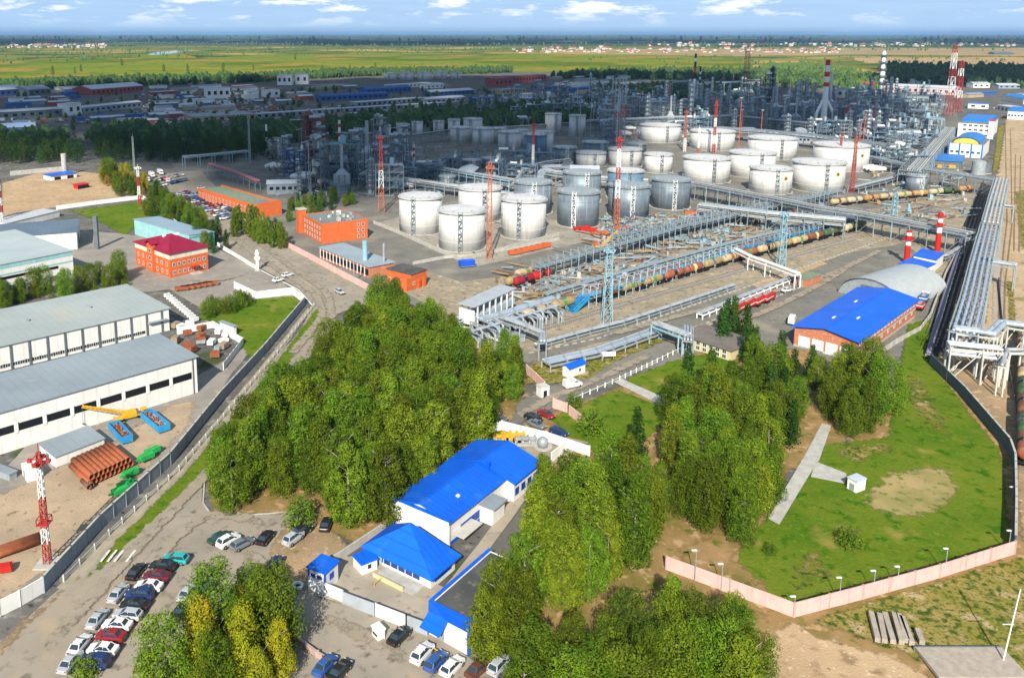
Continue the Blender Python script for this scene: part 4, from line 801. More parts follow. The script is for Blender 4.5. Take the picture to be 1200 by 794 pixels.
fence('security_fence', 'light grey fence line curving up between the depot and the black painted shadow strip', [(1018, 425), (1050, 403), (1078, 388), (1090, 372), (1098, 350), (1108, 322), (1122, 296)], 1.6, .2, conc, .3, 4)
fence('perimeter_wall', 'grey-blue concrete wall beside the left road with a pipeline next to it', [(52, 694), (66, 678), (118, 620), (200, 545), (260, 470), (310, 415), (357, 358)], 2.9, .25, greyf, .35, 4, conc)
fence('perimeter_wall', 'white concrete wall zigzagging above the lawn by the road bend', [(275, 338), (300, 350), (343, 345), (357, 356)], 2.6, .25, whitep, .35, 4)
fence('perimeter_wall', 'white corrugated wall at the bottom left below the mast', [(-40, 735), (0, 722), (24, 710), (51, 694)], 2.8, .2, white, .3, 4)
fence('crash_barrier', 'low rusty pipeline and white posts running parallel to the grey wall', [(75, 682), (128, 628), (210, 552), (275, 475), (325, 415), (368, 360)], 1.3, .1, None, .25, 3.5, rail=(.55, 1.1), pm=M('pale_post', (.6, .6, .55)))
fence('perimeter_wall', 'white wall between the guard booth and the first grey gate', [(362, 690), (402, 707)], 2.4, .25, whitep, None)
fence('gate', 'grey sheet metal gate left of the white wall piece', [(402, 708), (439, 722)], 2.3, .12, M('gate_grey', (.36, .4, .45)), .25, 5, cat='gate')
fence('perimeter_wall', 'white wall piece between the two grey gates', [(440, 722), (476, 736)], 2.3, .22, whitep, .25, 5)
fence('gate', 'grey sheet metal gate right of the white wall piece, by the garage', [(476, 736), (500, 745)], 2.3, .12, M('gate_grey2', (.38, .42, .46)), .25, 5, cat='gate')
fence('perimeter_wall', 'white wall enclosing the back yard of the long blue-roofed office', [(567, 510), (588, 505), (640, 518), (690, 535)], 2.5, .3, whitep, .4, 6)
fence('perimeter_wall', 'white wall stub at the right end of the back yard', [(646, 543), (664, 529)], 2.6, .25, whitep, None)
fence('perimeter_wall', 'low grey wall behind the pyramid-roofed office', [(392, 660), (434, 632), (452, 620)], 1.6, .3, conc, None)
fence('perimeter_wall', 'pink sloping wall above the white gate booth', [(617, 438), (628, 448), (638, 458)], 2.6, .3, pinkf, .3, 4)
fence('perimeter_wall', 'short pink wall right of the barrier with a tree in front', [(648, 478), (664, 484)], 2.6, .3, pinkf, .3, 4)
fence('perimeter_wall', 'short pink wall standing alone on the grass near the red car', [(667, 487), (685, 501)], 2.6, .3, pinkf, .3, 4)
fence('perimeter_wall', 'pink wall running down beside the road from the brick laboratory', [(333, 288), (360, 302), (402, 325), (440, 345)], 2.4, .3, pinkf, .3, 6)
fence('perimeter_wall', 'white wall along the edge of the sandy lot and lawn', [(66, 246), (110, 240), (167, 233), (178, 240), (212, 268)], 2.2, .3, whitep, None)
fence('perimeter_wall', 'pale wall behind the sandy lot in front of the dark wood', [(12, 206), (75, 200)], 3, .3, conc, None)
fence('perimeter_wall', 'narrow white wall beside the white cross monument', [(255, 288), (302, 317)], 1.6, .3, whitep, None)
fence('bund_wall', 'pale concrete bund wall around the near white tanks', [(438, 262), (470, 275), (516, 296), (540, 306), (580, 296), (655, 276)], 1.5, .6, conc, None)
fence('bund_wall', 'second lower bund wall in front of the near white tanks', [(484, 310), (520, 303), (560, 300), (655, 281)], 1.2, .5, conc, None)
fence('post_fence', 'white post fence along the upper road beside the lawn', [(664, 474), (700, 458), (726, 446), (770, 425), (800, 410)], 1.3, .06, None, .25, 2.5, rail=(1.0,), pm=whitep)
fence('rail_fence', 'dark fence right of the black painted shadow strip', [(1170, 330), (1176, 400), (1188, 470), (1193, 520)], 1.5, .1, steeld, .2, 4)
t = fence('car_park_fence', 'pinkish concrete fence at the bottom beneath the tree shadows', [(323, 736), (345, 750), (372, 770), (405, 790)], 1.0, .4, M('pink_kerb', (.5, .36, .32)), .5, 3)
# light columns on the walls
def lamp(x, y, ty, la):
    p = G(x, y); hh = max(2, ZT(p, ty)); t = thing('street_lamp', la, 'lamp post', p); obj('pole', B().cyl((0, 0, 0), (0, 0, hh), .09, 8, .06), steel, t)
    obj('lamp_head', B().beam((0, 0, hh), (-.9, -.3, hh + .15), .3, .15), whitep, t)
for i, (x, y, ty) in enumerate([(814, 683, 644), (845, 693, 660), (930, 722, 698), (983, 708, 676), (1023, 697, 668), (1051, 690, 663), (1107, 674, 642), (1181, 650, 621), (1186, 585, 570)]): lamp(x, y, ty, '%s lamp post along the walls of the lawn, counted from the left' % nth(i))
p = G(1174, 780); t = thing('utility_pole', 'tall thin white utility pole at the lower right edge', 'pole', p); hh = ZT(p, 690); obj('pole', B().cyl((0, 0, 0), (1.2, 0, hh), .12, 8, .08), whitep, t); obj('cross_arm', B().beam((-.7, 0, hh * .55), (.9, 0, hh * .55), .1), whitep, t)

# ------------------------------------------------------------ storage tanks
TK = [(493, 270, 50, 229, 'w', 'tall white storage tank with stair panel, leftmost of the near group of four'), (541, 289, 54, 245, 'w', 'tall white storage tank nearest to the camera in the group of four'),
 (562, 256, 50, 219, 'w', 'tall white storage tank at the back of the near group of four'), (613, 275, 52, 232, 'w', 'tall white storage tank, rightmost of the near group of four'),
 (624, 248, 44, 212, 'g', 'grey steel tank behind the rightmost near white tank'), (677, 262, 48, 223, 'g', 'grey steel tank in front, nearest of the grey tanks'),
 (681, 234, 44, 201, 'g', 'grey steel tank directly behind the nearest grey tank'), (736, 252, 47, 216, 'g', 'grey steel tank behind the red lattice mast, middle of the front row'),
 (732, 231, 41, 199, 'b', 'dark blue-grey tank behind the middle front grey tank'), (785, 242, 44, 209, 'g', 'grey steel tank at the right end of the front row'),
 (773, 165, 46, 146, 'w', 'large round white tank farthest back in the middle'), (834, 174, 50, 153, 'w', 'wide white tank crossed by a red and white mast'),
 (904, 184, 54, 161, 'w', 'wide white tank behind the two grey-white ones on the right'), (827, 211, 53, 184, 'w', 'wide white tank in front, left of the right-hand group'),
 (880, 205, 52, 178, 'bw', 'bluish white tank in shade in the middle of the right-hand group'), (902, 224, 47, 196, 'bw', 'bluish white tank with a round emblem, smaller one in front'),
 (957, 221, 58, 189, 'bw', 'largest bluish white tank with a round emblem, in front on the right'), (984, 197, 60, 169, 'w', 'wide white tank behind the largest emblem tank'),
 (692, 194, 35, 178, 'w', 'low white tank with a zigzag stair left of the shaded white pair'), (732, 194, 38, 174, 'w', 'white tank crossed by the thin red mast in the middle'),
 (771, 201, 32, 180, 'w', 'small bright white tank between the masts'), (661, 192, 28, 172, 'g', 'smaller grey tank in the second row'), (697, 180, 30, 166, 'g', 'small grey tank in the back row'),
 (648, 157, 19, 133, 'w', 'tall slim white tank, left one of the far pair'), (676, 159, 19, 135, 'w', 'tall slim white tank, right one of the far pair'), (627, 184, 27, 157, 'b', 'blue-grey shaded tank beside the white cluster'),
 (636, 176, 24, 154, 'w', 'white tank half hidden behind the blue-grey one'),
 (514, 157, 13, 142, 'w', 'small white tank in the shaded row, fourth from the left'), (532, 160, 14, 140, 'w', 'small white tank at the left end of the white cluster'), (554, 158, 22, 139, 'w', 'white tank at the back of the white cluster'),
 (540, 166, 25, 149, 'w', 'white tank at the front left of the white cluster'), (566, 169, 25, 150, 'w', 'white tank in the front middle of the white cluster'), (582, 166, 22, 150, 'w', 'white tank in the back middle of the white cluster'),
 (597, 175, 27, 154, 'w', 'white tank at the front right of the white cluster'), (610, 170, 18, 152, 'w', 'white tank at the back right of the white cluster'),
 (451, 163, 14, 147, 'w', 'small white tank in the shaded row, leftmost'), (471, 160, 13, 145, 'w', 'small white tank in the shaded row, second from the left'), (489, 159, 13, 143, 'w', 'small white tank in the shaded row, third from the left'),
 (326, 184, 24, 164, 'w', 'white tank beside the dark red column at the left of the refinery'), (524, 221, 18, 206, 'g', 'small grey open tank behind the near white tanks'),
 (552, 199, 22, 187, 'g', 'low grey-green tank, left of the low pair'), (576, 197, 24, 185, 'g', 'low grey-green tank, right of the low pair'), (1073, 224, 22, 205, 'g', 'grey tank with a zigzag stair above the long train on the right'),
 (458, 93, 17, 86, 'w', 'far white tank in front of the meadow, first from the left'), (477, 93, 18, 85, 'w', 'far white tank in front of the meadow, second from the left'), (497, 93, 18, 85, 'w', 'far white tank in front of the meadow, third from the left'),
 (516, 92, 16, 84, 'w', 'far white tank in front of the meadow, fourth from the left'), (534, 92, 14, 85, 'w', 'far white tank in front of the meadow, rightmost'), (745, 178, 24, 168, 'g', 'small grey tank behind the pipe bridge in the middle')]
emb = M('emblem_gold', (.35, .25, .05)); 
for (x, y, w, ty, k, la) in TK:
    p = G(x, y); sl = hypot(p.y * cos(P) + H * sin(P), 0); r = w / 2 / (F / sl); hh = ZT(p, ty); m = {'w': tank_w, 'g': tank_g, 'b': tank_b, 'bw': tank_w}[k]
    if k == 'b': m = M('dark_blue_tank', (.12, .22, .32), (.1, .18, .26), rough=.5)
    t = thing('storage_tank', la, 'storage tank', (p.x, p.y, 0))
    obj('shell', B().lathe((0, 0, 0), [(r, .3), (r, hh)], 40), m, t, smooth=True)
    obj('cone_roof', B().lathe((0, 0, 0), [(r * 1.015, hh), (r * 1.015, hh + .12), (r * .7, hh + r * .035), (r * .3, hh + r * .06), (.01, hh + r * .07)], 40), roof_tank if k != 'g' else steel, t)
    obj('rim_walkway', B().lathe((0, 0, 0), [(r, hh - .45), (r + .7, hh - .45), (r + .7, hh - .25), (r, hh - .25)], 40), conc if k != 'g' else steel, t)
    obj('foundation', B().cyl((0, 0, 0), (0, 0, .3), r + .8, 40), conc, t)
    b = B()
    for f in (.25, .5, .75): b.lathe((0, 0, 0), [(r + .01, hh * f - .06), (r + .07, hh * f - .06), (r + .07, hh * f + .06), (r + .01, hh * f + .06)], 40)
    obj('stiffener', b, m, t)
    b = B(); n = 28
    for i in range(n):
        a = 2 * pi * i / n; c = 2 * pi * (i + 1) / n; A = (cos(a) * r, sin(a) * r, hh + 1.1); Bq = (cos(c) * r, sin(c) * r, hh + 1.1)
        b.beam(A, Bq, .07); b.beam((A[0], A[1], hh), A, .07); b.beam((A[0], A[1], hh + .55), (Bq[0], Bq[1], hh + .55), .05)
    obj('guard_rail', b, steel, t)
    b = B()      # stair panel
    sa = -pi / 2 + (.25 if x < 700 else -.1) * random.uniform(-1.6, 1.2); cx_, cy_ = cos(sa) * r, sin(sa) * r; tx, ty_ = -sin(sa), cos(sa); ox, oy = cos(sa) * .9, sin(sa) * .9; sw = .85
    for q in (-sw, sw):
        for o_ in (.15, 1.5): b.beam((cx_ + tx * q + cos(sa) * o_, cy_ + ty_ * q + sin(sa) * o_, 0), (cx_ + tx * q + cos(sa) * o_, cy_ + ty_ * q + sin(sa) * o_, hh + 1), .16)
    fl = max(3, int(hh / 2.4)); d = 1
    for i in range(fl):
        z0 = hh * i / fl; z1 = hh * (i + 1) / fl
        b.beam((cx_ - tx * sw * d + ox, cy_ - ty_ * sw * d + oy, z0), (cx_ + tx * sw * d + ox, cy_ + ty_ * sw * d + oy, z1), .7, .15); b.beam((cx_ - tx * sw + ox, cy_ - ty_ * sw + oy, z1), (cx_ + tx * sw + ox, cy_ + ty_ * sw + oy, z1), 1.0, .1); d = -d
    obj('stair', b, frame_m if k != 'g' else whitep, t)
    if hh > 9:
        b = B()
        for i in range(4):
            a = -pi / 2 + (i - 1.5) * .9; b.box(cos(a) * r * .85 - .4, cos(a) * r * .85 + .4, sin(a) * r * .85 - .4, sin(a) * r * .85 + .4, hh, hh + .9)
        obj('roof_vent', b, steel, t)
        obj('inlet_pipe', B().cyl((cos(sa + .5) * (r + .2), sin(sa + .5) * (r + .2), .9), (cos(sa + .5) * (r + 5), sin(sa + .5) * (r + 5), .9), .3, 8), pipe_s, t)
    if 'emblem' in la:
        ea = -pi / 2 + .35; c = Vector((cos(ea), sin(ea), 0)); e = 1.5
        o = obj('emblem_panel', B().beam(c * (r + .03) + Vector((0, 0, hh * .68 - e * 1.5)), c * (r + .03) + Vector((0, 0, hh * .68 + e * 1.5)), .1, e * 3), M('emblem_panel', (.72, .7, .6)), t) if 0 else None
        q = B(); u = Vector((-c.y, c.x, 0)); ce = c * (r + .12) + Vector((0, 0, hh * .66)); 
        q.face([ce + u * a_ + Vector((0, 0, b_)) for a_, b_ in ((-2.2, -2.2), (2.2, -2.2), (2.2, 2.2), (-2.2, 2.2))]); obj('emblem_panel', q, M('emblem_back', (.7, .68, .58)), t)
        obj('emblem', B().cyl(ce, ce + c * .12, 1.2, 20), emb, t); obj('emblem_centre', B().cyl(ce + c * .12, ce + c * .2, .5, 12), dark, t)
# ------------------------------------------------------------ railways
def along(path, step, z=0, start=0):
    pts = [G(p[0], p[1], 0) for p in path]; out = []; d = start; acc = 0
    for i in range(len(pts) - 1):
        a, c = pts[i], pts[i + 1]; L = (c - a).length; u = (c - a) / L
        while d <= acc + L:
            q = a + u * (d - acc); out.append((Vector((q.x, q.y, z)), atan2(u.y, u.x))); d += step
        acc += L
    return out
railm = M('rail_steel', (.2, .13, .1), (.3, .26, .24), metal=.4, rough=.5); ballast = M('ballast', (.17, .14, .11), (.1, .085, .07), scale=.5, fine=(1.5, (.26, .22, .18), .56, .1))
def track(path, label=None):
    pts = [G(*p) for p in path]; b = B(); r = B(); s = B(); zb = .14
    for i in range(len(pts) - 1):
        a, c = pts[i], pts[i + 1]; u = (c - a).normalized(); n = Vector((-u.y, u.x, 0))
        b.beam(a + Vector((0, 0, zb / 2)), c + Vector((0, 0, zb / 2)), 3.0, zb)
        for q in (-.76, .76): r.beam(a + n * q + Vector((0, 0, zb + .16)), c + n * q + Vector((0, 0, zb + .16)), .12, .16)
        L = (c - a).length
        for k in range(int(L / .9)):
            m_ = a + u * k * .9 + Vector((0, 0, zb + .04)); s.beam(m_ - n * 1.25, m_ + n * 1.25, .3, .08)
    t = tag(obj('railway_track', b, ballast), kind='structure'); obj('rails', r, railm, t); obj('sleepers', s, conc, t)
T1 = [(585, 390), (632, 374), (668, 362), (720, 349), (860, 308), (1010, 269), (1060, 258)]
T2 = [(975, 243), (1010, 239), (1045, 235), (1090, 231), (1135, 226)]
T3 = [(560, 352), (600, 340), (645, 327), (700, 312), (900, 260), (1000, 238)]
T4 = [(1199, 560), (1199, 480), (1198, 420), (1197, 395)]
for pth in (T1, T2, T3, T4, [(600, 396), (740, 354), (1010, 277)], [(590, 345), (650, 330), (760, 300), (900, 265)], [(1010, 247), (1080, 239), (1140, 233)], [(1010, 256), (1060, 246), (1135, 240)]): track(pth)
def wagon(mb):
    t = thing('tank_wagon', 'x', 'tank wagon'); 
    obj('barrel', B().lathe((0, 0, 2.75), [(.01, -5.15), (.8, -5.1), (1.35, -4.8), (1.5, -4.3), (1.5, 4.3), (1.35, 4.8), (.8, 5.1), (.01, 5.15)], 20, 'x'), mb, t, smooth=True)
    obj('band', B().lathe((0, 0, 2.75), [(1.49, -.8), (1.54, -.8), (1.54, .8), (1.49, .8)], 20, 'x'), steeld, t)
    b = B().cyl((0, 0, 4.2), (0, 0, 4.65), .45, 12); b.box(-1.3, 1.3, -.5, .5, 4.22, 4.3); obj('hatch', b, steeld, t)
    b = B().box(-5.8, 5.8, -.25, .25, .95, 1.3); b.box(-5.9, -5.2, -1.3, 1.3, .95, 1.25); b.box(5.2, 5.9, -1.3, 1.3, .95, 1.25); obj('underframe', b, black, t)
    for x in (-3.9, 3.9):
        b = B().box(x - 1.3, x + 1.3, -1.05, 1.05, .55, .9)
        for xx in (x - .9, x + .9):
            for y in (-.85, .72): b.cyl((xx, y, .5), (xx, y + .13, .5), .46, 14)
        obj('bogie', b, black, t)
    b = B(); 
    for y in (-.35, .35): b.beam((y, -1.6, 1.2), (y, -1.05, 4.0), .07)
    obj('ladder', b, whitep, t); return t
wb = [M('wagon_' + n, c, tuple(q * .7 for q in c), scale=.5, rough=.6, fine=(.8, (.2, .13, .08), .6, .12)) for n, c in (('cream', (.5, .38, .21)), ('orange', (.46, .25, .1)), ('brown', (.2, .08, .04)), ('ochre', (.38, .28, .13)), ('green', (.06, .12, .045)), ('pale', (.55, .47, .32)), ('rust', (.34, .1, .05)))]
bandm = [steeld, black, rust, M('band_green', (.1, .24, .06)), M('band_yellow', (.7, .6, .25)), M('band_brown', (.12, .04, .03))]
wn_ = ['cream', 'orange', 'brown', 'ochre', 'green', 'pale', 'rusty']
w0 = wagon(wb[0]); first = [True]; rn = random.Random(21)
def train(path, start, n, desc, grp, seq=None):
    k = 0
    for (p, a) in along(path, 12.3, .3, start):
        if k >= n: break
        c = seq[k % len(seq)] if seq else rn.choice([0, 0, 1, 3, 3, 5, 2, 4, 6, 6, 2])
        la = '%s tank wagon %s, %s from the left' % (wn_[c], desc, nth(k))
        if first[0]: t = w0; first[0] = False; t.location = p; t.rotation_euler = (0, 0, a); t['label'] = la; t['group'] = grp
        else: t = dup(w0, p, a, la, grp)
        recolor(t, 'barrel', wb[c]); recolor(t, 'band', rn.choice(bandm)); k += 1
train(T1, 16, 1, 'standing alone below the silver pipe manifold', 'tank wagons on the main siding', [0])
train([(640, 371), (668, 362)], 8, 1, 'behind the foot of the blue gantry stairs', 'tank wagons on the main siding', [3])
train([(704, 353.5), (720, 349), (860, 308), (1010, 269)], 3, 24, 'of the long train by the blue gantry', 'tank wagons on the main siding')
train(T2, 4, 22, 'of the distant train above the pipe bridge', 'tank wagons of the distant train')
train([(603, 337), (645, 325.5), (665, 320)], 1, 1, 'at the buffer of the inner siding', 'wagons of the inner siding', [3])
train([(618, 327), (640, 321), (690, 307)], -1, 1, 'on the siding behind the red wagons', 'wagons of the inner siding', [0])
train(T4, 10, 8, 'of the train at the right edge', 'tank wagons at the right edge', [6, 4, 2, 4, 0, 4])
# red tank wagons short
for i, (x, y) in enumerate(((612, 333), (632, 327))):
    p = G(x, y); q = G(645, 323) - G(603, 336); t = dup(w0, p + Vector((0, -3.5, .3)), atan2(q.y, q.x), ('dark' if i == 0 else 'bright') + ' red tank wagon at the end of the inner siding', 'wagons of the inner siding'); recolor(t, 'barrel', redp if i else M('dark_red', (.3, .015, .03)))

# ------------------------------------------------------------ pipe racks
NP = [0]
def rack(label, path, z, w=6, n=5, r=.35, step=8, top=True, pm=pipe_s, fm=None, levels=1, brace=False, lw=.35, name='pipe_rack', cat='pipe rack', walk=False):
    pts = [G(p[0], p[1], z) for p in path]; o = pts[0].copy(); o.z = 0; t = thing(name, label, cat, o); fm = fm or frame_m
    pts = [p - o for p in pts]; nrm = []
    for i in range(len(pts)):
        a = pts[max(0, i - 1)]; c = pts[min(len(pts) - 1, i + 1)]; u = (c - a); u.z = 0; u.normalize(); nrm.append(Vector((-u.y, u.x, 0)))
    for L in range(levels):
        dz = -L * 2.6
        for k in range(n):
            q = (k + .5) / n * 2 - 1; rr = r * random.choice([.6, .8, 1, 1, 1.25]) if n > 4 else r
            b = B(); mm = pm if (pm is not pipe_s or n < 4) else random.choice([pipe_s, pipe_d, pipe_d, steeld, conc]); b.pipe([p + nn * q * (w / 2 - .2) + Vector((0, 0, rr + .15 + dz)) for p, nn in zip(pts, nrm)], rr, 8)
            obj('pipe', b, mm, t, smooth=True)
    cnt = 0
    for i in range(len(pts) - 1):
        a, c = pts[i], pts[i + 1]; m = max(1, int((c - a).length / step)); u = (c - a).normalized(); nn = nrm[i]
        for j in range(m + (1 if i == len(pts) - 2 else 0)):
            q = a.lerp(c, j / m); A = q - nn * w / 2; D = q + nn * w / 2; b = B()
            for e in (A, D): b.beam((e.x, e.y, 0), (e.x, e.y, z), lw)
            for L in range(levels): b.beam(A + Vector((0, 0, -L * 2.6)), D + Vector((0, 0, -L * 2.6)), lw, lw)
            if brace and j % 2 == 0 and j < m:
                q2 = a.lerp(c, (j + 1) / m)
                for s_ in (-1, 1): b.beam((q + nn * s_ * w / 2) * Vector((1, 1, 0)) if 0 else (q.x + nn.x * s_ * w / 2, q.y + nn.y * s_ * w / 2, 0), (q2.x + nn.x * s_ * w / 2, q2.y + nn.y * s_ * w / 2, z), lw * .6)
            cnt += 1
            if cnt <= 95: obj('support_frame', b, fm, t)
    b = B()
    for s_ in (-1, 1):
        for i in range(len(pts) - 1): b.beam(pts[i] + nrm[i] * s_ * w / 2 + Vector((0, 0, -.3)), pts[i + 1] + nrm[i + 1] * s_ * w / 2 + Vector((0, 0, -.3)), .25, .5)
    obj('edge_beam', b, fm, t)
    if walk:
        b = B()
        for i in range(len(pts) - 1):
            for s_ in (-1, 1):
                a, c = pts[i] + nrm[i] * s_ * (w / 2 + .1), pts[i + 1] + nrm[i + 1] * s_ * (w / 2 + .1)
                b.beam(a + Vector((0, 0, 1.1)), c + Vector((0, 0, 1.1)), .12); m = int((c - a).length / 2)
                for j in range(m): q = a.lerp(c, j / m); b.beam(q, q + Vector((0, 0, 1.1)), .1)
        obj('guard_rail', b, steel, t)
    return t
bpipe = M('bluish_silver_pipe', (.5, .58, .68), (.4, .47, .56), metal=.4, rough=.35, seam=(5, 0, .8))
rack('tall pipe rack with four thick silver pipes along the sandy road, far stretch', [(1174, 210), (1168, 232), (1161, 262)], 12, 6.5, 4, .42, 7, pm=M('bright_pipe', (.62, .64, .66), (.5, .53, .56), metal=.3, rough=.4, seam=(6, 0, .8)), brace=True, walk=True)
rack('tall pipe rack with thick blue-silver pipes ending in a bend, near stretch', [(1160, 264), (1149, 310), (1140, 352), (1129, 391)], 11, 6.5, 4, .42, 6, pm=bpipe, brace=True, walk=True, levels=2)
rack('pair of thick blue pipes turning right from the tall rack toward the right edge', [(1120, 388), (1146, 391), (1161, 394), (1174, 381), (1200, 384), (1250, 392)], 11, 3.2, 2, .7, 6, pm=bpipe, fm=M('pale_frame', (.55, .54, .5)), brace=True)
rack('lower pipe rack crossing toward the right edge near the tall legs', [(1112, 404), (1150, 408), (1172, 410)], 9.5, 4, 3, .4, 5, fm=M('pale_frame2', (.55, .54, .5)), brace=True, levels=2)
rack('single pipe loop coming down beside the right railway', [(1174, 430), (1180, 412), (1200, 412)], 8, 1.4, 1, .5, 6, fm=M('pale_frame3', (.6, .58, .54)))
rack('side pipe bracket with a blue valve right of the tall rack, upper one', [(1160, 240), (1188, 243)], 8, 3, 2, .4, 6, fm=steel); rack('side pipe bracket with a blue valve right of the tall rack, lower one', [(1150, 306), (1190, 312)], 9, 4, 3, .5, 9, fm=steel)
rack('wide pipe bridge joining the top of the tall rack to the white blocks', [(1064, 196), (1110, 203), (1168, 212)], 9, 7, 6, .4, 9, brace=True, walk=True)
rack('wide pipe corridor receding between the refinery and the white blocks', [(1066, 200), (1084, 180), (1100, 162), (1110, 150)], 9, 12, 9, .45, 10, levels=2)
rack('long pipe bridge crossing above the railway toward the tall rack', [(765, 208), (820, 216), (905, 232), (960, 243), (1010, 250), (1072, 262), (1138, 274)], 9, 8, 7, .35, 7, levels=2, walk=True, brace=True)
rack('pipe bridge in front of the right-hand white tanks', [(820, 240), (900, 250), (990, 258)], 8, 7, 6, .35, 7, levels=2, brace=True)
rack('pipe rack behind the right-hand white tanks', [(840, 150), (900, 154), (960, 160), (1050, 172)], 10, 10, 7, .5, 12, levels=2)
rack('pipe rack between tanks and the blue corridor on the right', [(990, 178), (1040, 188), (1075, 196)], 7, 8, 6, .4, 9, levels=2)
rack('low pipe rack on the shaded ground right of the emblem tanks', [(1000, 220), (1040, 210), (1075, 197)], 3, 6, 6, .3, 8)
rack('blue-grey trestle curving above the near white tanks', [(425, 205), (455, 186), (500, 194), (550, 203), (600, 211)], 8, 5, 5, .35, 6, levels=2, fm=lblue)
rack('pipe rack running left of the near white tanks', [(410, 200), (440, 206), (490, 212), (560, 222), (600, 228)], 6, 5, 6, .3, 7, levels=2)
rack('arched blue pipe bridge behind the grey tanks', [(607, 208), (615, 196), (640, 190), (668, 187)], 7, 2, 2, .4, 8)
rack('pipe rack between the shaded tanks and the middle tanks', [(640, 200), (700, 208), (765, 212)], 7, 5, 6, .35, 8, levels=2)
rack('pipe rack at the back of the small white tanks', [(430, 166), (520, 154), (620, 148), (700, 143)], 8, 6, 5, .4, 12)
rack('pipe rack behind the big back tank', [(690, 142), (780, 138), (860, 136), (960, 146)], 9, 8, 6, .5, 12, levels=2)
rack('far pipe rack in the shaded process units', [(700, 128), (850, 122), (1000, 128)], 10, 8, 5, .6, 14, levels=2)
rack('teal-framed pipe bridge at the left refinery entrance', [(215, 184), (250, 181), (290, 177)], 7, 5, 4, .3, 9, fm=lblue)
rack('red-pink roofed conveyor bridge at the left entrance', [(246, 194), (275, 203), (302, 214)], 5, 3, 2, .9, 8, pm=M('pink_pipe', (.5, .2, .2)))
rack('pipeline corridor in front of the kerb, rising to the right', [(640, 425), (700, 412), (740, 398), (782, 383)], 2.2, 4, 5, .3, 5, pm=bpipe, fm=steel)
rack('pipe bridge with stairs right of the blue-roofed control cabin', [(768, 380), (800, 392), (806, 394)], 5, 3.5, 3, .45, 7, pm=pipe_s, fm=lblue)
rack('pipe run turning down toward the cream house', [(806, 384), (806, 400)], 4.5, 3, 3, .4, 5, pm=pipe_s, fm=steel)
rack('raised pipe bridge crossing the road behind the fire engines', [(862, 293), (880, 302), (900, 309), (935, 322)], 5, 2.5, 2, .45, 8, pm=M('white_pipe', (.7, .7, .68)), fm=whitep)
rack('white-railed pipeline along the fire engine yard', [(820, 368), (860, 352), (900, 336), (936, 322)], 1.6, 2, 3, .3, 4, pm=pipe_s, fm=whitep)
rack('low silver pipeline along the front of the sidings', [(628, 405), (690, 388), (730, 378), (785, 360), (860, 335)], 1.2, 1.6, 2, .42, 5, pm=pipe_s)
rack('low silver pipeline left of the concrete apron', [(524, 374), (560, 392), (606, 408)], .8, 1.4, 2, .3, 4, pm=M('white_pipe2', (.66, .66, .64)))
rack('reddish pipeline running between the loading gantries', [(668, 351), (760, 325), (880, 290), (1000, 258)], 1.8, 1.2, 1, .4, 6, pm=M('red_brown_pipe', (.36, .2, .15)), fm=rust)
rack('second reddish pipeline beside the reddish one', [(690, 338), (780, 314), (900, 281)], 1.4, 1, 1, .3, 6, pm=M('red_brown_pipe2', (.38, .18, .14)), fm=rust)
rack('silver pipeline between the gantries', [(640, 345), (720, 322), (860, 284), (960, 260)], 1.6, 3, 4, .25, 6, pm=pipe_d)
rack('bent silver pipes dropping to the ground right of the manifold', [(588, 374), (612, 382), (636, 392), (636, 402)], 5, 2.2, 2, .5, 6, pm=pipe_s, fm=steel)
rack('pipeline on sleepers left of the manifold in front of the grove', [(520, 378), (550, 372), (575, 366)], 2.5, 2.4, 3, .35, 5, pm=pipe_s)
rack('pipes running from the manifold toward the lone wagon', [(566, 376), (600, 366), (640, 354), (652, 350)], 3.2, 5, 6, .3, 5, pm=bpipe, fm=steel)
rack('pale pipeline around the arched hangar and the depot', [(1085, 305), (1110, 300), (1125, 290)], 2.5, 2, 2, .4, 5)
# purple grey pipeline on the black strip
rack('dark purple-grey pipeline lying in the shade left of the tall rack', [(1088, 415), (1098, 380), (1108, 345), (1122, 300), (1130, 268)], .9, 1.4, 2, .45, 8, pm=M('purple_pipe', (.22, .2, .28)))
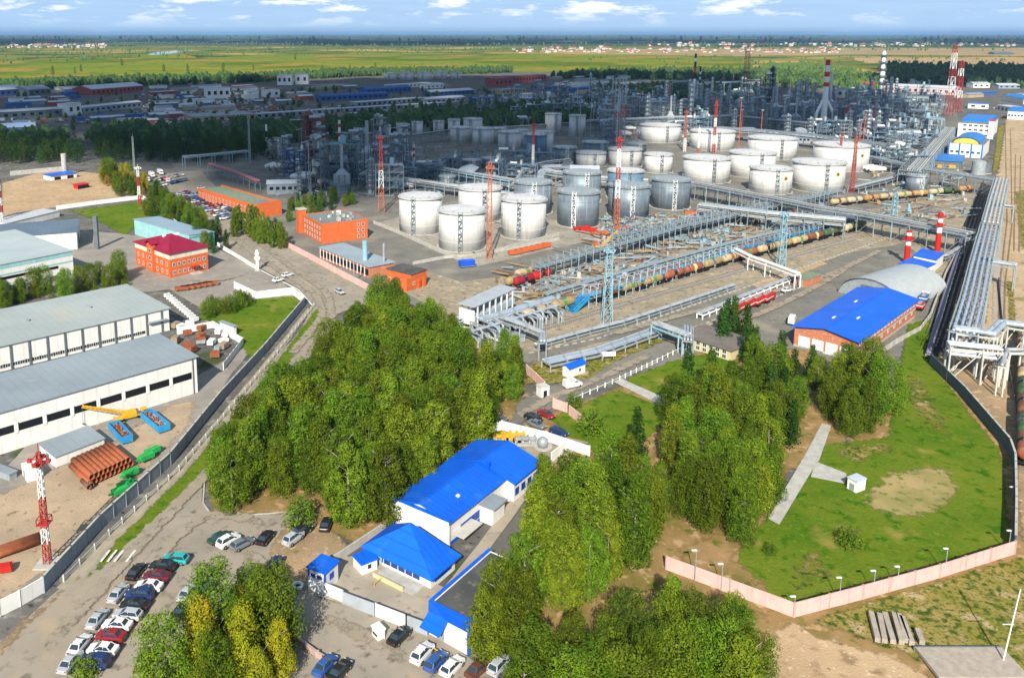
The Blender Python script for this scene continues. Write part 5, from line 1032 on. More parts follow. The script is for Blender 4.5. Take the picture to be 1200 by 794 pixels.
# loading gantries
def gantry(label, path, z, m, step=4, w=3.4, stair=False, pcol=None):
    pts = [G(*p) for p in path]; o = pts[0]; t = thing('loading_gantry', label, 'loading gantry', o); c = pts[-1] - o; u = c.normalized(); n = Vector((-u.y, u.x, 0)); L = c.length
    b = B(); b.beam(Vector((0, 0, z)), c + Vector((0, 0, z)), w, .25); obj('deck', b, m, t)
    b = B()
    for s_ in (-1, 1):
        e = n * s_ * w / 2
        for zz_ in (.6, 1.15): b.beam(e + Vector((0, 0, z + zz_)), c + e + Vector((0, 0, z + zz_)), .12)
        for k in range(int(L / 2)): q = u * k * 2 + e; b.beam(q + Vector((0, 0, z)), q + Vector((0, 0, z + 1.15)), .1)
    obj('railing', b, pcol or m, t)
    k = 0
    for k in range(min(99, int(L / step))):
        q = u * k * step; b = B()
        for s_ in (-1, 1): e = q + n * s_ * w / 2; b.beam(e, e + Vector((0, 0, z + 2.6)), .28)
        b.beam(q - n * w / 2 + Vector((0, 0, z + 2.6)), q + n * w / 2 + Vector((0, 0, z + 2.6)), .22)
        obj('support_frame', b, pcol or m, t)
        if k % 2 == 0:
            b = B(); a = q - n * (w / 2) + Vector((0, 0, z + .3)); b.beam(a, a - n * 1.8 + Vector((0, 0, 1.4)), .18); b.beam(a - n * 1.8 + Vector((0, 0, 1.4)), a - n * 2.6, .16)
            if k < 198: obj('loading_arm', b, random.choice([m, teal, steel]), t)
    for s_, rr in ((-.5, .28), (.2, .35), (.8, .22)):
        obj('pipe', B().cyl(n * s_ * w / 2 + Vector((0, 0, z - 1)), c + n * s_ * w / 2 + Vector((0, 0, z - 1)), rr, 8), m if s_ > 0 else pipe_d, t)
    if stair:
        b = B(); A = Vector((0, 0, z)); Dn = -u * 8
        for s_ in (-1, 1): b.beam(A + n * s_ * 1.6, Dn + n * s_ * 1.6, .35, .8); b.beam(A + n * s_ * 1.6 + Vector((0, 0, 1.2)), Dn + n * s_ * 1.6 + Vector((0, 0, 1.2)), .25)
        for i in range(14): q = A.lerp(Dn, i / 14); b.beam(q - n * 1.6, q + n * 1.6, .5, .12)
        obj('stairs', b, m, t)
    return t
gantry('bright blue tank wagon loading gantry with stairs at its left end', [(686, 360), (760, 335), (868, 302)], 3.8, cyan, 4, 2.6, True, lblue)
gantry('blue-green far stretch of the loading gantry beside the train', [(872, 300.5), (940, 281.5), (1006, 263)], 3.8, cyan, 4, 2.6, False, frame_m)
gantry('long grey steel gantry of the inner siding, left stretch', [(628, 332), (720, 303), (800, 280)], 6, frame_m, 4.5, 4)
gantry('long grey steel gantry of the inner siding, right stretch', [(802, 280), (900, 256), (985, 236)], 6, frame_m, 4.5, 4)
gantry('second grey gantry behind the inner siding', [(720, 293), (820, 268), (920, 247)], 6, frame_m, 5, 3)
# covered pump platform in front of the near sidings
t, L, W, h, s, r = building('long covered platform shed with grey roof and open sides above the pipe manifold', (556, 387), 360, (604, 338), (540, 355), None, M('shelter_roof', (.42, .45, .48), (.34, .37, .4), rough=.4), ov=.3, name='platform_shelter', cat='shelter')
for c in kids(t):
    if c.name.startswith('wall'): bpy.data.objects.remove(c)
bx(t, 'lower_cladding', M('cladding', (.38, .45, .5), (.32, .38, .43)), (-L / 2, L / 2, -W / 2, W / 2, 2.2, h * .55))
bx(t, 'end_cladding', whitep, (-L / 2 - .1, -L / 2 + .01, -W / 2, W / 2, h * .2, h * .85))
for x in span(-L / 2, L / 2, 7):
    for y in (-W / 2, W / 2): bx(t, 'column', whitep, (x - .2, x + .2, y - .2, y + .2, 0, h))
# valve manifold
q_ = G(690, 364) - G(590, 396)
p = G(600, 385); t = thing('pipe_manifold', 'silver pipe manifold with looping bends in front of the covered platform', 'pipe manifold', p, atan2(q_.y, q_.x))
for i in range(26):
    x = -19 + i * 1.45; y = 1.5 * sin(i); b = B(); z = 1.6 + (i % 3) * 1.0
    b.pipe([(x, y - 5, 0), (x, y - 5, z), (x + .8, y - 3, z + .6), (x + 1.6, y + 1, z + .6), (x + 1.6, y + 1, .3), (x + 2.4, y + 5, .3)], .38, 8); obj('pipe', b, random.choice([pipe_s, bpipe, steel]), t, smooth=True)
for zz_ in (2.2, 3.2, 4.2): obj('header_pipe', B().cyl((-20, 2 - zz_, zz_), (19, 2 - zz_, zz_), .4, 8), random.choice([bpipe, pipe_s]), t)
for i in range(7): x = -19 + i * 6; obj('support_frame', B().beam((x, -6, 0), (x, -6, 4), .3).beam((x, 5, 0), (x, 5, 4), .3).beam((x, -6, 4), (x, 5, 4), .3), steel, t)
for i, (x, y) in enumerate(((578, 391), (597, 400))):
    p = G(x, y); t = thing('valve_shed', ('left' if i == 0 else 'right') + ' one of two low flat grey valve sheds in front of the manifold', 'shed', p, .35); bx(t, 'wall', steel, (-4, 4, -1.6, 1.6, 0, 1.8)); bx(t, 'roof', roof_grey, (-4.4, 4.4, -2, 2, 1.8, 2.05))

# ------------------------------------------------------------ lattice masts
def mast(label, x, y, ty, w0, w1, cols, plats=(), lw=.3, name='lattice_mast', cat='mast', arms=()):
    p = G(x, y); hh = ZT(p, ty); lw = lw * .6 if lw > .2 else lw * .8; cols = [{redp.name: fred, orp.name: forg}.get(c_.name, c_) for c_ in cols]; t = thing(name, label, cat, p); nseg = max(6, int(hh / (w0 * 1.3))); nseg = min(nseg, 26); per = max(1, nseg // len(cols)); parts = {}
    for i in range(nseg):
        ci = min(len(cols) - 1, i * len(cols) // nseg); b = parts.setdefault(ci, B())
        z0, z1 = hh * i / nseg, hh * (i + 1) / nseg; a = w0 + (w1 - w0) * i / nseg; c = w0 + (w1 - w0) * (i + 1) / nseg
        K = ((-1, -1), (1, -1), (1, 1), (-1, 1))
        for j in range(4):
            u, v = K[j], K[(j + 1) % 4]
            b.beam((u[0] * a / 2, u[1] * a / 2, z0), (u[0] * c / 2, u[1] * c / 2, z1), lw); b.beam((u[0] * c / 2, u[1] * c / 2, z1), (v[0] * c / 2, v[1] * c / 2, z1), lw * .7)
            b.beam((u[0] * a / 2, u[1] * a / 2, z0), (v[0] * c / 2, v[1] * c / 2, z1), lw * .6)
    for ci, b in parts.items(): obj('lattice_section', b, cols[ci], t)
    for f in plats:
        q = (w0 + (w1 - w0) * f) / 2 + .5; b = B().box(-q, q, -q, q, hh * f, hh * f + .2)
        for e in ((-q, -q), (q, -q), (q, q), (-q, q)): b.beam((*e, hh * f), (*e, hh * f + 1.2), .15)
        for i in range(4):
            K = ((-q, -q), (q, -q), (q, q), (-q, q)); b.beam((*K[i], hh * f + 1.2), (*K[(i + 1) % 4], hh * f + 1.2), .12)
        obj('platform', b, cols[-1], t)
    for f in (.25, .5, .75, 1)[-1:]: obj('lightning_rod', B().cyl((0, 0, hh), (0, 0, hh * 1.08), .08, 6), cols[-1], t)
    for s_ in range(len(plats) and 4): b = B().box(-.3 + [1.6, -1.6, 0, 0][s_], .3 + [1.6, -1.6, 0, 0][s_], -.3 + [0, 0, 1.6, -1.6][s_], .3 + [0, 0, 1.6, -1.6][s_], hh * plats[-1] + .3, hh * plats[-1] + .9); obj('floodlight', b, cols[-1], t)
    return t
rw = [redp, whitep, whitep, redp, whitep, redp, redp]
t = mast('red and white lattice mast standing on the dirt yard at the left', 56, 661, 530, 1.0, .6, [redp, whitep, redp, redp, whitep, whitep, redp], (.37, .9), .17); bx(t, 'foundation', conc, (-1.8, 1.8, -1.8, 1.8, 0, .4))
mast('red and white mast at the left edge beside the low white shed', 3, 266, 202, 1.3, .9, [redp, whitep] * 4, (.1,), .35)
mast('red and white mast by the corner of the small lawn', 164, 240, 196, 1.2, .9, [redp, whitep, redp, whitep], (.95,), .4)
mast('orange-red lattice mast left of the near white tanks', 447, 249, 160, 3.0, 1.0, [orp, orp, whitep, orp, redp, redp], (.97,), .4)
mast('orange-red lattice mast in front of the near white tanks', 573, 303, 190, 2.2, 1.1, [orp], (.93,), .38)
mast('orange and white lattice mast in front of the grey tanks', 722, 268, 160, 2.2, 1.0, [orp, orp, whitep, redp, whitep, redp], (.95,), .4)
mast('thin red and white mast behind the shaded tanks', 624, 212, 145, 1.2, .9, [redp, whitep, whitep, redp, redp], (.97,), .45)
mast('orange mast between the white tanks near the yellow rig', 802, 178, 130, 1.6, 1.0, [whitep, orp, orp], (.95,), .45)
mast('red and white mast crossing the wide white tank', 836, 182, 118, 1.6, 1.0, [redp, whitep, redp, whitep, redp, redp], (.9,), .5)
mast('orange and white mast in front of the wide white tank', 817, 200, 150, 1.4, .8, [orp, whitep], (), .4)
mast('red mast behind the right group of white tanks', 983, 200, 158, 1.3, .8, [redp], (), .35)
mast('red lattice mast right of the largest emblem tank', 998, 226, 160, 1.8, .9, [redp, orp], (.9,), .35)
mast('short red and white mast with red head behind the emblem tanks', 991, 154, 125, 1.5, 1.5, [redp, whitep, redp], (.9,), .6)
mast('light blue lattice mast between the sidings and the kerb', 711, 378, 294, 3.0, 1.4, [lblue], (.98,), .36)
mast('light blue lattice mast among the wagons near the emblem tanks', 915, 312, 252, 2.6, 1.4, [lblue], (.98,), .4)
mast('light blue lattice mast above the distant train', 1047, 256, 226, 2.4, 1.4, [lblue], (), .4)
mast('grey lattice mast in the left dark wood', 293, 192, 140, 1.2, .8, [steel], (), .3)
mast('grey power mast near the entrance portal', 158, 206, 160, 1.0, .7, [steel], (), .3)
mast('left one of the two red lattice communication towers', 1111, 136, 53, 6.5, 3, [redp, redp, whitep, redp, whitep, redp], (.55, .97), .7, 'lattice_tower', 'tower')
mast('right one of the two red lattice communication towers', 1121, 132, 72, 6, 3, [redp, whitep, redp, whitep, redp], (.6,), .8, 'lattice_tower', 'tower')
mast('left one of the two grey lattice towers in the shaded units', 721, 172, 92, 4, 3, [steeld, steeld, redp, steel, steel, steel], (.6, .99), .5, 'lattice_tower', 'tower')
mast('right one of the two grey lattice towers in the shaded units', 729, 168, 92, 4, 3, [steel, steeld, redp, steel, steel], (.6, .99), .5, 'lattice_tower', 'tower')
mast('dark lattice crane tower beyond the shaded units', 874, 98, 60, 8, 6, [M('dark_red_steel', (.2, .05, .05))], (.97,), .9, 'lattice_tower', 'tower')
t, hh = banded('tall white stack with three red bands and a forked base', 964, 152, 70, 3.0, 2.0, [(.62, whitep), (.68, redp), (.76, whitep), (.83, redp), (.92, whitep), (1, redp)], plats=(.97,))
b = B()
for s_ in (-1, 1): b.pipe([(s_ * 9, -2, 0), (s_ * 8, -2, hh * .24), (s_ * 2, 0, hh * .42)], 1.4, 10); b.beam((s_ * 8, -2, hh * .12), (0, 0, hh * .2), .8)
obj('flue_duct', b, whitep, t, smooth=True)
banded('tall black and white flare stack in the middle distance', 812, 128, 63, 1.6, 1.2, [(.3, whitep), (.55, whitep), (.66, dark), (.76, redp), (.86, dark), (.92, whitep), (1, dark)], 'flare stack', 'flare_stack', (.98,))
banded('shorter striped flare stack right of the tall one', 819, 116, 78, 1.5, 1.2, [(.5, offw), (.6, dark), (.68, whitep), (.76, dark), (.84, whitep), (1, dark)], 'flare stack', 'flare_stack', ())
banded('grey slim stack behind the banded white stack', 972, 128, 84, 1.6, 1.2, [(1, steel)], 'chimney', 'chimney')
banded('small red and white striped stack in the left units', 398, 168, 141, 1.2, 1.0, [(.3, whitep), (.5, redp), (.7, whitep), (.85, redp), (1, whitep)])
banded('black and white striped pole left of the leftmost refinery tank', 313, 183, 146, .7, .7, [(.25, whitep), (.45, dark), (.6, whitep), (.8, dark), (1, whitep)])
for i, x in enumerate((433, 438)): banded('short red and white striped furnace stack, %s of the close pair' % ('left' if i == 0 else 'right'), x, 204, 187, .9, .9, [(.2, redp), (.35, whitep), (.5, redp), (.65, whitep), (.8, redp), (1, whitep)])
for i, x in enumerate((477, 485)): banded('striped vent stack by the pipe trestle, %s one' % ('left' if i == 0 else 'right'), x, 190, 170, .8, .8, [(.3, whitep), (.5, dark if i == 0 else redp), (.7, whitep), (.85, dark if i == 0 else redp), (1, whitep)])
# red/white stripe pillar by road
p = G(302, 317); t = thing('monument', 'white cross-shaped monument pillar on the asphalt by the road', 'monument', p); hh = ZT(p, 293)
bx(t, 'shaft', whitep, (-.5, .5, -.5, .5, 0, hh)); bx(t, 'cross_bar', whitep, (-1.1, 1.1, -.45, .45, hh * .55, hh * .68), (-.8, .8, -.4, .4, hh * .8, hh * .9)); bx(t, 'plinth', conc, (-1, 1, -1, 1, 0, .5))
p = G(114, 292); t = thing('ventilation_stack', 'dark grey square stack beside the dark blue-grey warehouse', 'stack', p); hh = ZT(p, 253); bx(t, 'shaft', steeld, (-.8, .8, -.8, .8, 0, hh))
p = G(76, 206); t = thing('concrete_stack', 'plain grey concrete stack behind the blue shelter', 'stack', p); hh = ZT(p, 180); obj('shaft', B().cyl((0, 0, 0), (0, 0, hh), 1.6, 14), conc, t)

# ------------------------------------------------------------ process units
def col_tower(hh, r, m):
    t = thing('distillation_column', 'x', 'column'); prof = [(r * 1.3, 0), (r * 1.1, hh * .08), (r, hh * .1), (r, hh * .6), (r * .8, hh * .64), (r * .8, hh * .96), (r * .4, hh), (.01, hh * 1.005)]
    obj('shell', B().lathe((0, 0, 0), prof, 16), m, t, smooth=True); k = 0
    for f in (.2, .34, .48, .62, .76, .9):
        b = B(); b.cyl((0, 0, hh * f), (0, 0, hh * f + .2), r + 1.3, 12)
        for i in range(8): a = i * pi / 4; b.beam((cos(a) * (r + 1.2), sin(a) * (r + 1.2), hh * f), (cos(a) * (r + 1.2), sin(a) * (r + 1.2), hh * f + 1.2), .12)
        b.lathe((0, 0, 0), [(r + 1.2, hh * f + 1.1), (r + 1.3, hh * f + 1.1), (r + 1.3, hh * f + 1.22), (r + 1.2, hh * f + 1.22)], 12); obj('platform', b, frame_m, t)
    obj('pipe', B().pipe([(r + .6, 0, 0), (r + .6, 0, hh * .97), (0, 0, hh * 1.03)], .35, 6), pipe_s, t); obj('ladder', B().box(-r - .5, -r - .2, -.3, .3, 0, hh * .9), steeld, t); return t
def steel_frame(w, d, lv, lh, m, seed):
    q = random.Random(seed); t = thing('process_structure', 'x', 'steel structure')
    for i in range(lv):
        z = lh * (i + 1); b = B().box(-w / 2, w / 2, -d / 2, d / 2, z - .15, z)
        for x in (-w / 2, 0, w / 2):
            for y in (-d / 2, d / 2): b.beam((x, y, z - lh), (x, y, z), .45)
        b.beam((-w / 2, -d / 2, z - lh), (0, -d / 2, z), .25); b.beam((0, -d / 2, z - lh), (w / 2, -d / 2, z), .25)
        for y in (-d / 2, d / 2): b.beam((-w / 2, y, z + 1.1), (w / 2, y, z + 1.1), .14)
        obj('floor_level', b, m, t)
        for k in range(q.randint(1, 3)):
            x = q.uniform(-w / 2 + 2, w / 2 - 2); y = q.uniform(-d / 3, d / 3); r = q.uniform(.8, 1.6); b = B()
            if q.random() < .5: b.cyl((x - 3, y, z + r + .3), (x + 3, y, z + r + .3), r, 12)
            else: b.cyl((x, y, z), (x, y, z + lh * .8), r, 12)
            obj('vessel', b, q.choice([steel, whitep, pipe_d, lblue, conc]), t)
    b = B()
    for k in range(6):
        x = q.uniform(-w / 2, w / 2); y = q.uniform(-d / 2, d / 2); z = q.uniform(1, lv * lh); b.pipe([(x, y, 0), (x, y, z), (x + q.uniform(-9, 9), y, z)], .3, 6)
    b.beam((-w / 2, -d / 2, .3), (w / 2, -d / 2, .3), .5); b.box(-w / 2, w / 2, -d / 2, d / 2, .05, .3)
    obj('pipework', b, pipe_s, t); return t
def furnace(m):
    t = thing('process_furnace', 'x', 'furnace'); obj('casing', B().box(-6, 6, -4, 4, 2, 11), m, t)
    b = B(); b.hexa([(-5, -3, 11), (5, -3, 11), (5, 3, 11), (-5, 3, 11), (-1.5, -1.5, 15), (1.5, -1.5, 15), (1.5, 1.5, 15), (-1.5, 1.5, 15)]); obj('hood', b, m, t)
    obj('stack', B().cyl((0, 0, 14), (0, 0, 32), 1.2, 14), m, t); b = B()
    for x in (-6, -2, 2, 6):
        for y in (-4, 4): b.beam((x, y, 0), (x, y, 11.3), .5)
    obj('leg_frame', b, steeld, t); return t
def vessels(m):
    t = thing('horizontal_vessels', 'x', 'pressure vessels')
    for i in range(4):
        b = B().lathe((0, i * 4.5, 3.2), [(.01, -7), (1.2, -6.6), (1.6, -6), (1.6, 6), (1.2, 6.6), (.01, 7)], 14, 'x'); obj('vessel', b, m, t, smooth=True); bx(t, 'saddle', conc, (-4, -3.4, i * 4.5 - 1.3, i * 4.5 + 1.3, 0, 2), (3.4, 4, i * 4.5 - 1.3, i * 4.5 + 1.3, 0, 2))
    return t
def coolers(m):
    t = thing('air_cooler_bank', 'x', 'air coolers'); bx(t, 'cooler_box', m, (-14, 14, -4, 4, 7, 9.5)); b = B()
    for x in (-14, -7, 0, 7, 14):
        for y in (-4, 4): b.beam((x, y, 0), (x, y, 7), .45)
    obj('leg_frame', b, frame_m, t)
    for x in (-10.5, -3.5, 3.5, 10.5): obj('fan_ring', B().cyl((x, 0, 9.5), (x, 0, 10.3), 2.8, 16), steeld, t)
    return t
def pump_house():
    t = thing('compressor_house', 'x', 'plant building'); obj('wall', walls('gable', 22, 11, 7, 1.6), midg, t); obj('roof', roof('gable', 22, 11, 7, 1.6, .4), pale, t); bx(t, 'window', dark, *[(x - 1.2, x + 1.2, -5.6, -5.45, 3, 5) for x in (-8, -4, 0, 4, 8)]); return t
protos = [(col_tower(30, 1.8, steel), 'silver column tower with platforms'), (col_tower(22, 1.4, pipe_d), 'dull grey column tower with platforms'), (col_tower(38, 1.7, pipe_s), 'tall pale column tower with platforms'),
 (steel_frame(18, 9, 4, 5, frame_m, 1), 'four-level steel structure with vessels'), (steel_frame(26, 9, 3, 5, M('blue_grey_frame', (.16, .24, .32), rnd=.2), 2), 'wide three-level steel structure with pipes'), (steel_frame(11, 9, 6, 5, steeld, 3), 'tall dark steel structure'),
 (furnace(steel), 'process furnace with a short stack'), (vessels(whitep), 'row of white horizontal vessels'), (coolers(pipe_d), 'bank of air coolers on legs'), (pump_house(), 'grey plant hall with pale roof')]
pf = [p[0] for p in protos]; usedp = set()
def place(k, p, rz, label, grp=None, sc=1):
    if k not in usedp:
        usedp.add(k); t = pf[k]; t.location = p; t.rotation_euler = (0, 0, rz); t.scale = (sc,) * 3; t['label'] = label
        if grp: t['group'] = grp
        return t
    return dup(pf[k], p, rz, label, grp, sc)
rn = random.Random(31); placed = []
spots = []
def zone(name, poly_x, poly_y, n, kinds, dx, dy, low=0):
    k = 0; tries = 0; ZX = {}
    while k < n and tries < 6000:
        tries += 1; x = rn.uniform(*poly_x); y = rn.uniform(*poly_y)
        if any(abs(x - a) < w / 2 + 8 and -16 < y - b_ < 10 + low for a, b_, w, *_ in TK): continue
        if any(abs(x - a) < dx and abs(y - c) < dy for a, c in placed): continue
        placed.append((x, y)); kk = rn.choice(kinds); la = protos[kk][1] + ' ' + name
        ZX.setdefault(la, []).append((x, place(kk, G(x, y), rn.choice([-.25, .1, 1.3]) + rn.uniform(-.1, .1), la, 'units: ' + la, rn.uniform(.65, 1.05)))); k += 1
    for la, q in ZX.items():
        if len(q) > 1:
            for i, (x, t) in enumerate(sorted(q, key=lambda e: e[0])): t['label'] = nth(i) + ' from left, ' + la
zone('in the shaded left process units', (330, 480), (184, 230), 34, [1, 3, 4, 5, 6, 7, 8, 9, 7], 7, 4)
zone('in the units behind the trestle', (425, 700), (196, 212), 16, [7, 8, 4, 9], 13, 5)
zone('in the shaded units behind the tanks', (690, 1060), (114, 148), 150, [0, 1, 2, 3, 4, 5, 6, 1, 4, 3, 4, 0, 1, 3], 6.5, 2.4)
zone('between pipe racks and platform column', (1000, 1100), (114, 168), 48, [1, 3, 4, 0, 9, 8, 3], 7, 3)
zone('between tanks and back pipe racks', (700, 1050), (146, 170), 44, [4, 7, 3, 9, 1, 1], 9, 3.5)
zone('behind the row of small white tanks', (560, 760), (120, 148), 36, [1, 4, 7, 3, 9, 5], 10, 4)
zone('right of the emblem tanks', (1010, 1085), (160, 206), 16, [7, 4, 1], 10, 5)
def scaled(k, x, y, ty, la, mats=None, base_h=30.):
    p = G(x, y); t = place(k, p, .2, la, None, ZT(p, ty) / base_h); return t
for (k, x, y, ty, la, bh, m) in [(0, 363, 205, 130, 'tall dark red column tower at the left units', 30, M('dark_red_column', (.22, .07, .06), (.15, .04, .04))), (5, 378, 207, 160, 'dark red framework right of the red column tower', 30, M('dark_red_frame', (.16, .04, .045))),
   (5, 370, 206, 140, 'dark red framework directly behind the red column tower', 30, M('dark_red_frame2', (.18, .05, .045))), (3, 398, 214, 168, 'greenish multi-level process tower right of the red frames', 20, M('greenish_frame', (.16, .28, .28))),
   (5, 340, 207, 176, 'dark blue steel structure below the leftmost refinery tank', 30, M('deep_blue_frame', (.03, .1, .3))), (5, 352, 208, 178, 'dark blue steel structure beside the small white column', 30, M('deep_blue_frame2', (.03, .12, .28))),
   (2, 1031, 118, 60, 'very tall platform column with a crown of antennas at the upper right', 38, whitep), (0, 903, 120, 78, 'dark pointed column tower in the shaded units', 30, M('black_column', (.05, .06, .07))),
   (5, 898, 122, 88, 'black framework beside the dark pointed column', 30, M('black_frame', (.04, .05, .06))), (2, 932, 140, 96, 'pale slender column in the shaded units', 38, steel)]:
    t = scaled(k, x, y, ty, la, None, bh)
    for c in kids(t):
        n_ = c.name.split('.')[0]
        if n_ in ('shell', 'platform', 'floor_level'): c.material_slots[0].link = 'OBJECT'; c.material_slots[0].material = m if n_ != 'platform' or 'red' in la or 'dark' in la else frame_m
p = G(355, 207); t = thing('vertical_vessel', 'white slim vertical vessel at the foot of the red column tower', 'vessel', p); obj('shell', B().lathe((0, 0, 0), [(1.6, 0), (1.6, 9), (1.1, 12), (.9, 20), (.01, 21)], 14), whitep, t, smooth=True); obj('platform', B().cyl((0, 0, 8), (0, 0, 8.3), 2.4, 12), steel, t)
rn = random.Random(77); PX = sorted(rn.uniform(640, 1090) for _ in range(26))
for i, x in enumerate(PX):
    y = rn.uniform(125, 185)
    if any(abs(x - a) < w / 2 + 2 and -12 < y - b_ < 8 for a, b_, w, *_ in TK): y = rn.uniform(112, 140)
    p = G(x, y); hh = rn.uniform(22, 42); t = thing('light_mast', 'slender grey light mast rising over the process units, %s from the left' % nth(i), 'mast', p)
    obj('pole', B().cyl((0, 0, 0), (0, 0, hh), .35, 8, .2), rn.choice([steel, whitep, redp, orp]), t); obj('lamp_ring', B().cyl((0, 0, hh), (0, 0, hh + .6), 1.3, 10), steel, t)
# ground pipes and clutter inside the plant
rn = random.Random(8); bb = {}
cl = [pipe_d, steel, conc, M('ochre_steel', (.35, .26, .14)), M('brown_rust', (.2, .1, .05)), lblue, steeld, frame_m]
for i in range(4200):
    z_ = rn.random()
    if z_ < .34: x, y = rn.uniform(690, 1060), rn.uniform(116, 172)
    elif z_ < .55: x, y = rn.uniform(320, 700), rn.uniform(172, 232)
    elif z_ < .66: f = rn.random(); x = 600 + f * 380 + rn.uniform(-20, 20); y = 352 - f * 102 + rn.uniform(-30, 10)
    elif z_ < .9: x, y = rn.uniform(700, 850), rn.uniform(255, 290)
    else: x, y = rn.uniform(1010, 1130), rn.uniform(150, 262)
    if any(abs(x - a) < w / 2 + 2 and -3 < (b_ + w * .12) - y < w * .3 for a, b_, w, *_ in TK): continue
    p = G(x, y); b = bb.setdefault(rn.randrange(len(cl)), B()); L = rn.uniform(2, 14)
    a = rn.choice([.75, .75, 2.3, .0]) + rn.uniform(-.1, .1)
    if rn.random() < .6: b.beam((p.x, p.y, rn.uniform(.4, 2)), (p.x + cos(a) * L, p.y + sin(a) * L, rn.uniform(.4, 2)), rn.uniform(.2, .6))
    else: s_ = rn.uniform(.5, 2); b.box(p.x, p.x + s_, p.y, p.y + s_ * 1.3, 0, rn.uniform(.5, 2.5))
for k, b in bb.items(): tag(obj('plant_clutter', b, cl[k]), 'loose %s fittings and short pipes scattered across the refinery ground' % cl[k].name.replace('_', ' '), 'fittings', kind='stuff')
# ------------------------------------------------------------ vehicles
def paint(n, c): return M('car_paint_' + n, c, tuple(q * .9 for q in c), rough=.25, spec=.6)
CP = {'white': paint('white', (.75, .75, .74)), 'silver': paint('silver', (.42, .45, .48)), 'grey': paint('grey', (.16, .18, .2)), 'black': paint('black', (.015, .017, .02)), 'red': paint('red', (.26, .018, .025)), 'maroon': paint('maroon', (.14, .015, .03)),
      'dark blue': paint('dark_blue', (.015, .04, .14)), 'blue': paint('blue', (.03, .1, .32)), 'teal': paint('teal', (.02, .38, .38)), 'dark green': paint('dark_green', (.02, .07, .05)), 'brown': paint('brown', (.12, .05, .03))}
lampm = M('headlamp_glass', (.8, .8, .75), rough=.1); tailm = M('tail_lamp', (.45, .01, .01), rough=.2); hub = M('wheel_hub', (.45, .46, .48), metal=.6, rough=.3)
def loft(b, secs):
    """secs: list of (x, half width bottom, half width top, z bottom, z top)"""
    k = len(b.v)
    for (x, wb_, wt, z0, z1) in secs: zm = z0 + (z1 - z0) * .55; b.v += [(x, -wb_, z0), (x, -wb_ * 1.02, zm), (x, -wt, z1), (x, wt, z1), (x, wb_ * 1.02, zm), (x, wb_, z0)]
    for i in range(len(secs) - 1):
        for j in range(6): a = k + i * 6; b.f.append((a + j, a + (j + 1) % 6, a + 6 + (j + 1) % 6, a + 6 + j)); b.m.append(b.k)
    b.f.append(tuple(k + j for j in reversed(range(6)))); a = k + (len(secs) - 1) * 6; b.f.append(tuple(a + j for j in range(6))); b.m += [b.k] * 2
    return b
def make_car(kind):
    t = thing('parked_car', 'x', 'car'); suv = kind == 'suv'; hz = .18 if suv else 0; est = kind in ('suv', 'hatch')
    obj('body', loft(B(), [(-2.2, .72, .6, .42, .8 + hz), (-2.12, .82, .76, .3, .93 + hz), (-1.4, .88, .8, .26, .96 + hz), (.7, .88, .8, .24, .94 + hz), (1.4, .87, .76, .26, .86 + hz), (2.0, .82, .66, .32, .72 + hz), (2.18, .7, .56, .4, .62 + hz)]), CP['white'], t)
    rx = -1.95 if est else -1.5; tx = -1.55 if est else -.95; top = 1.44 + hz * 1.4
    obj('window_glass', loft(B(), [(rx, .72, .66, .9 + hz, .94 + hz), (tx, .76, .58, .9 + hz, top - .05), (.25, .76, .58, .9 + hz, top - .05), (1.05, .74, .66, .86 + hz, .92 + hz)]), glass, t)
    b = B(); b.hexa([(tx - .05, -.58, top - .06), (.28, -.58, top - .06), (.28, .58, top - .06), (tx - .05, .58, top - .06), (tx + .1, -.52, top), (.12, -.52, top), (.12, .52, top), (tx + .1, .52, top)])
    for s_ in (-1, 1): b.beam((1.0, s_ * .72, .93 + hz), (.22, s_ * .58, top - .04), .07); b.beam((-.4, s_ * .775, .93 + hz), (-.4, s_ * .6, top - .04), .08); b.beam((rx + .02, s_ * .73, .95 + hz), (tx, s_ * .59, top - .04), .1)
    obj('roof', b, CP['white'], t)
    for x in (-1.35, 1.35):
        for s_ in (-1, 1):
            w = obj('wheel', B().cyl((x, s_ * .72, .32), (x, s_ * .9, .32), .32 + hz * .3, 16), black, t); obj('hub_cap', B().cyl((x, s_ * .9, .32), (x, s_ * .915, .32), .19, 12), hub, w)
    for s_ in (-1, 1): bx(t, 'headlight', lampm, (2.02, 2.14, s_ * .55 - .14, s_ * .55 + .14, .58 + hz, .7 + hz)); bx(t, 'tail_light', tailm, (-2.2, -2.1, s_ * .62 - .12, s_ * .62 + .12, .7 + hz, .88 + hz)); bx(t, 'mirror', black, (.75, .9, s_ * .92 - .08, s_ * .92 + .08, .95 + hz, 1.07 + hz))
    return t
cars = {k: make_car(k) for k in ('sedan', 'hatch', 'suv')}; cused = set()
def car(x, y, dx, dy, col, label, kind=None, grp=None):
    kind = kind or random.choice(['sedan', 'hatch', 'sedan', 'suv']); p = G(x, y); q = G(x + dx, y + dy); p.z = .03 + ZL[0]; a = atan2(q.y - p.y, q.x - p.x)
    if kind not in cused: cused.add(kind); t = cars[kind]; t.location = p; t.rotation_euler = (0, 0, a); t['label'] = label; grp and t.__setitem__('group', grp)
    else: t = dup(cars[kind], p, a, label, grp)
    t.scale = (1.04,) * 3
    recolor(t, 'body', CP[col]); recolor(t, 'roof', CP[col]); return t
main = [('teal', 206, 661, 'hatch'), ('black', 191, 669, 'sedan'), ('maroon', 184, 681, 'sedan'), ('white', 175, 693, 'sedan'), ('dark blue', 164, 704, 'suv'), ('black', 158, 715, 'sedan'), ('silver', 150, 727, 'hatch'), ('white', 138, 739, 'sedan'), ('red', 130, 752, 'sedan'), ('white', 121, 768, 'sedan'), ('dark blue', 111, 783, 'suv')]
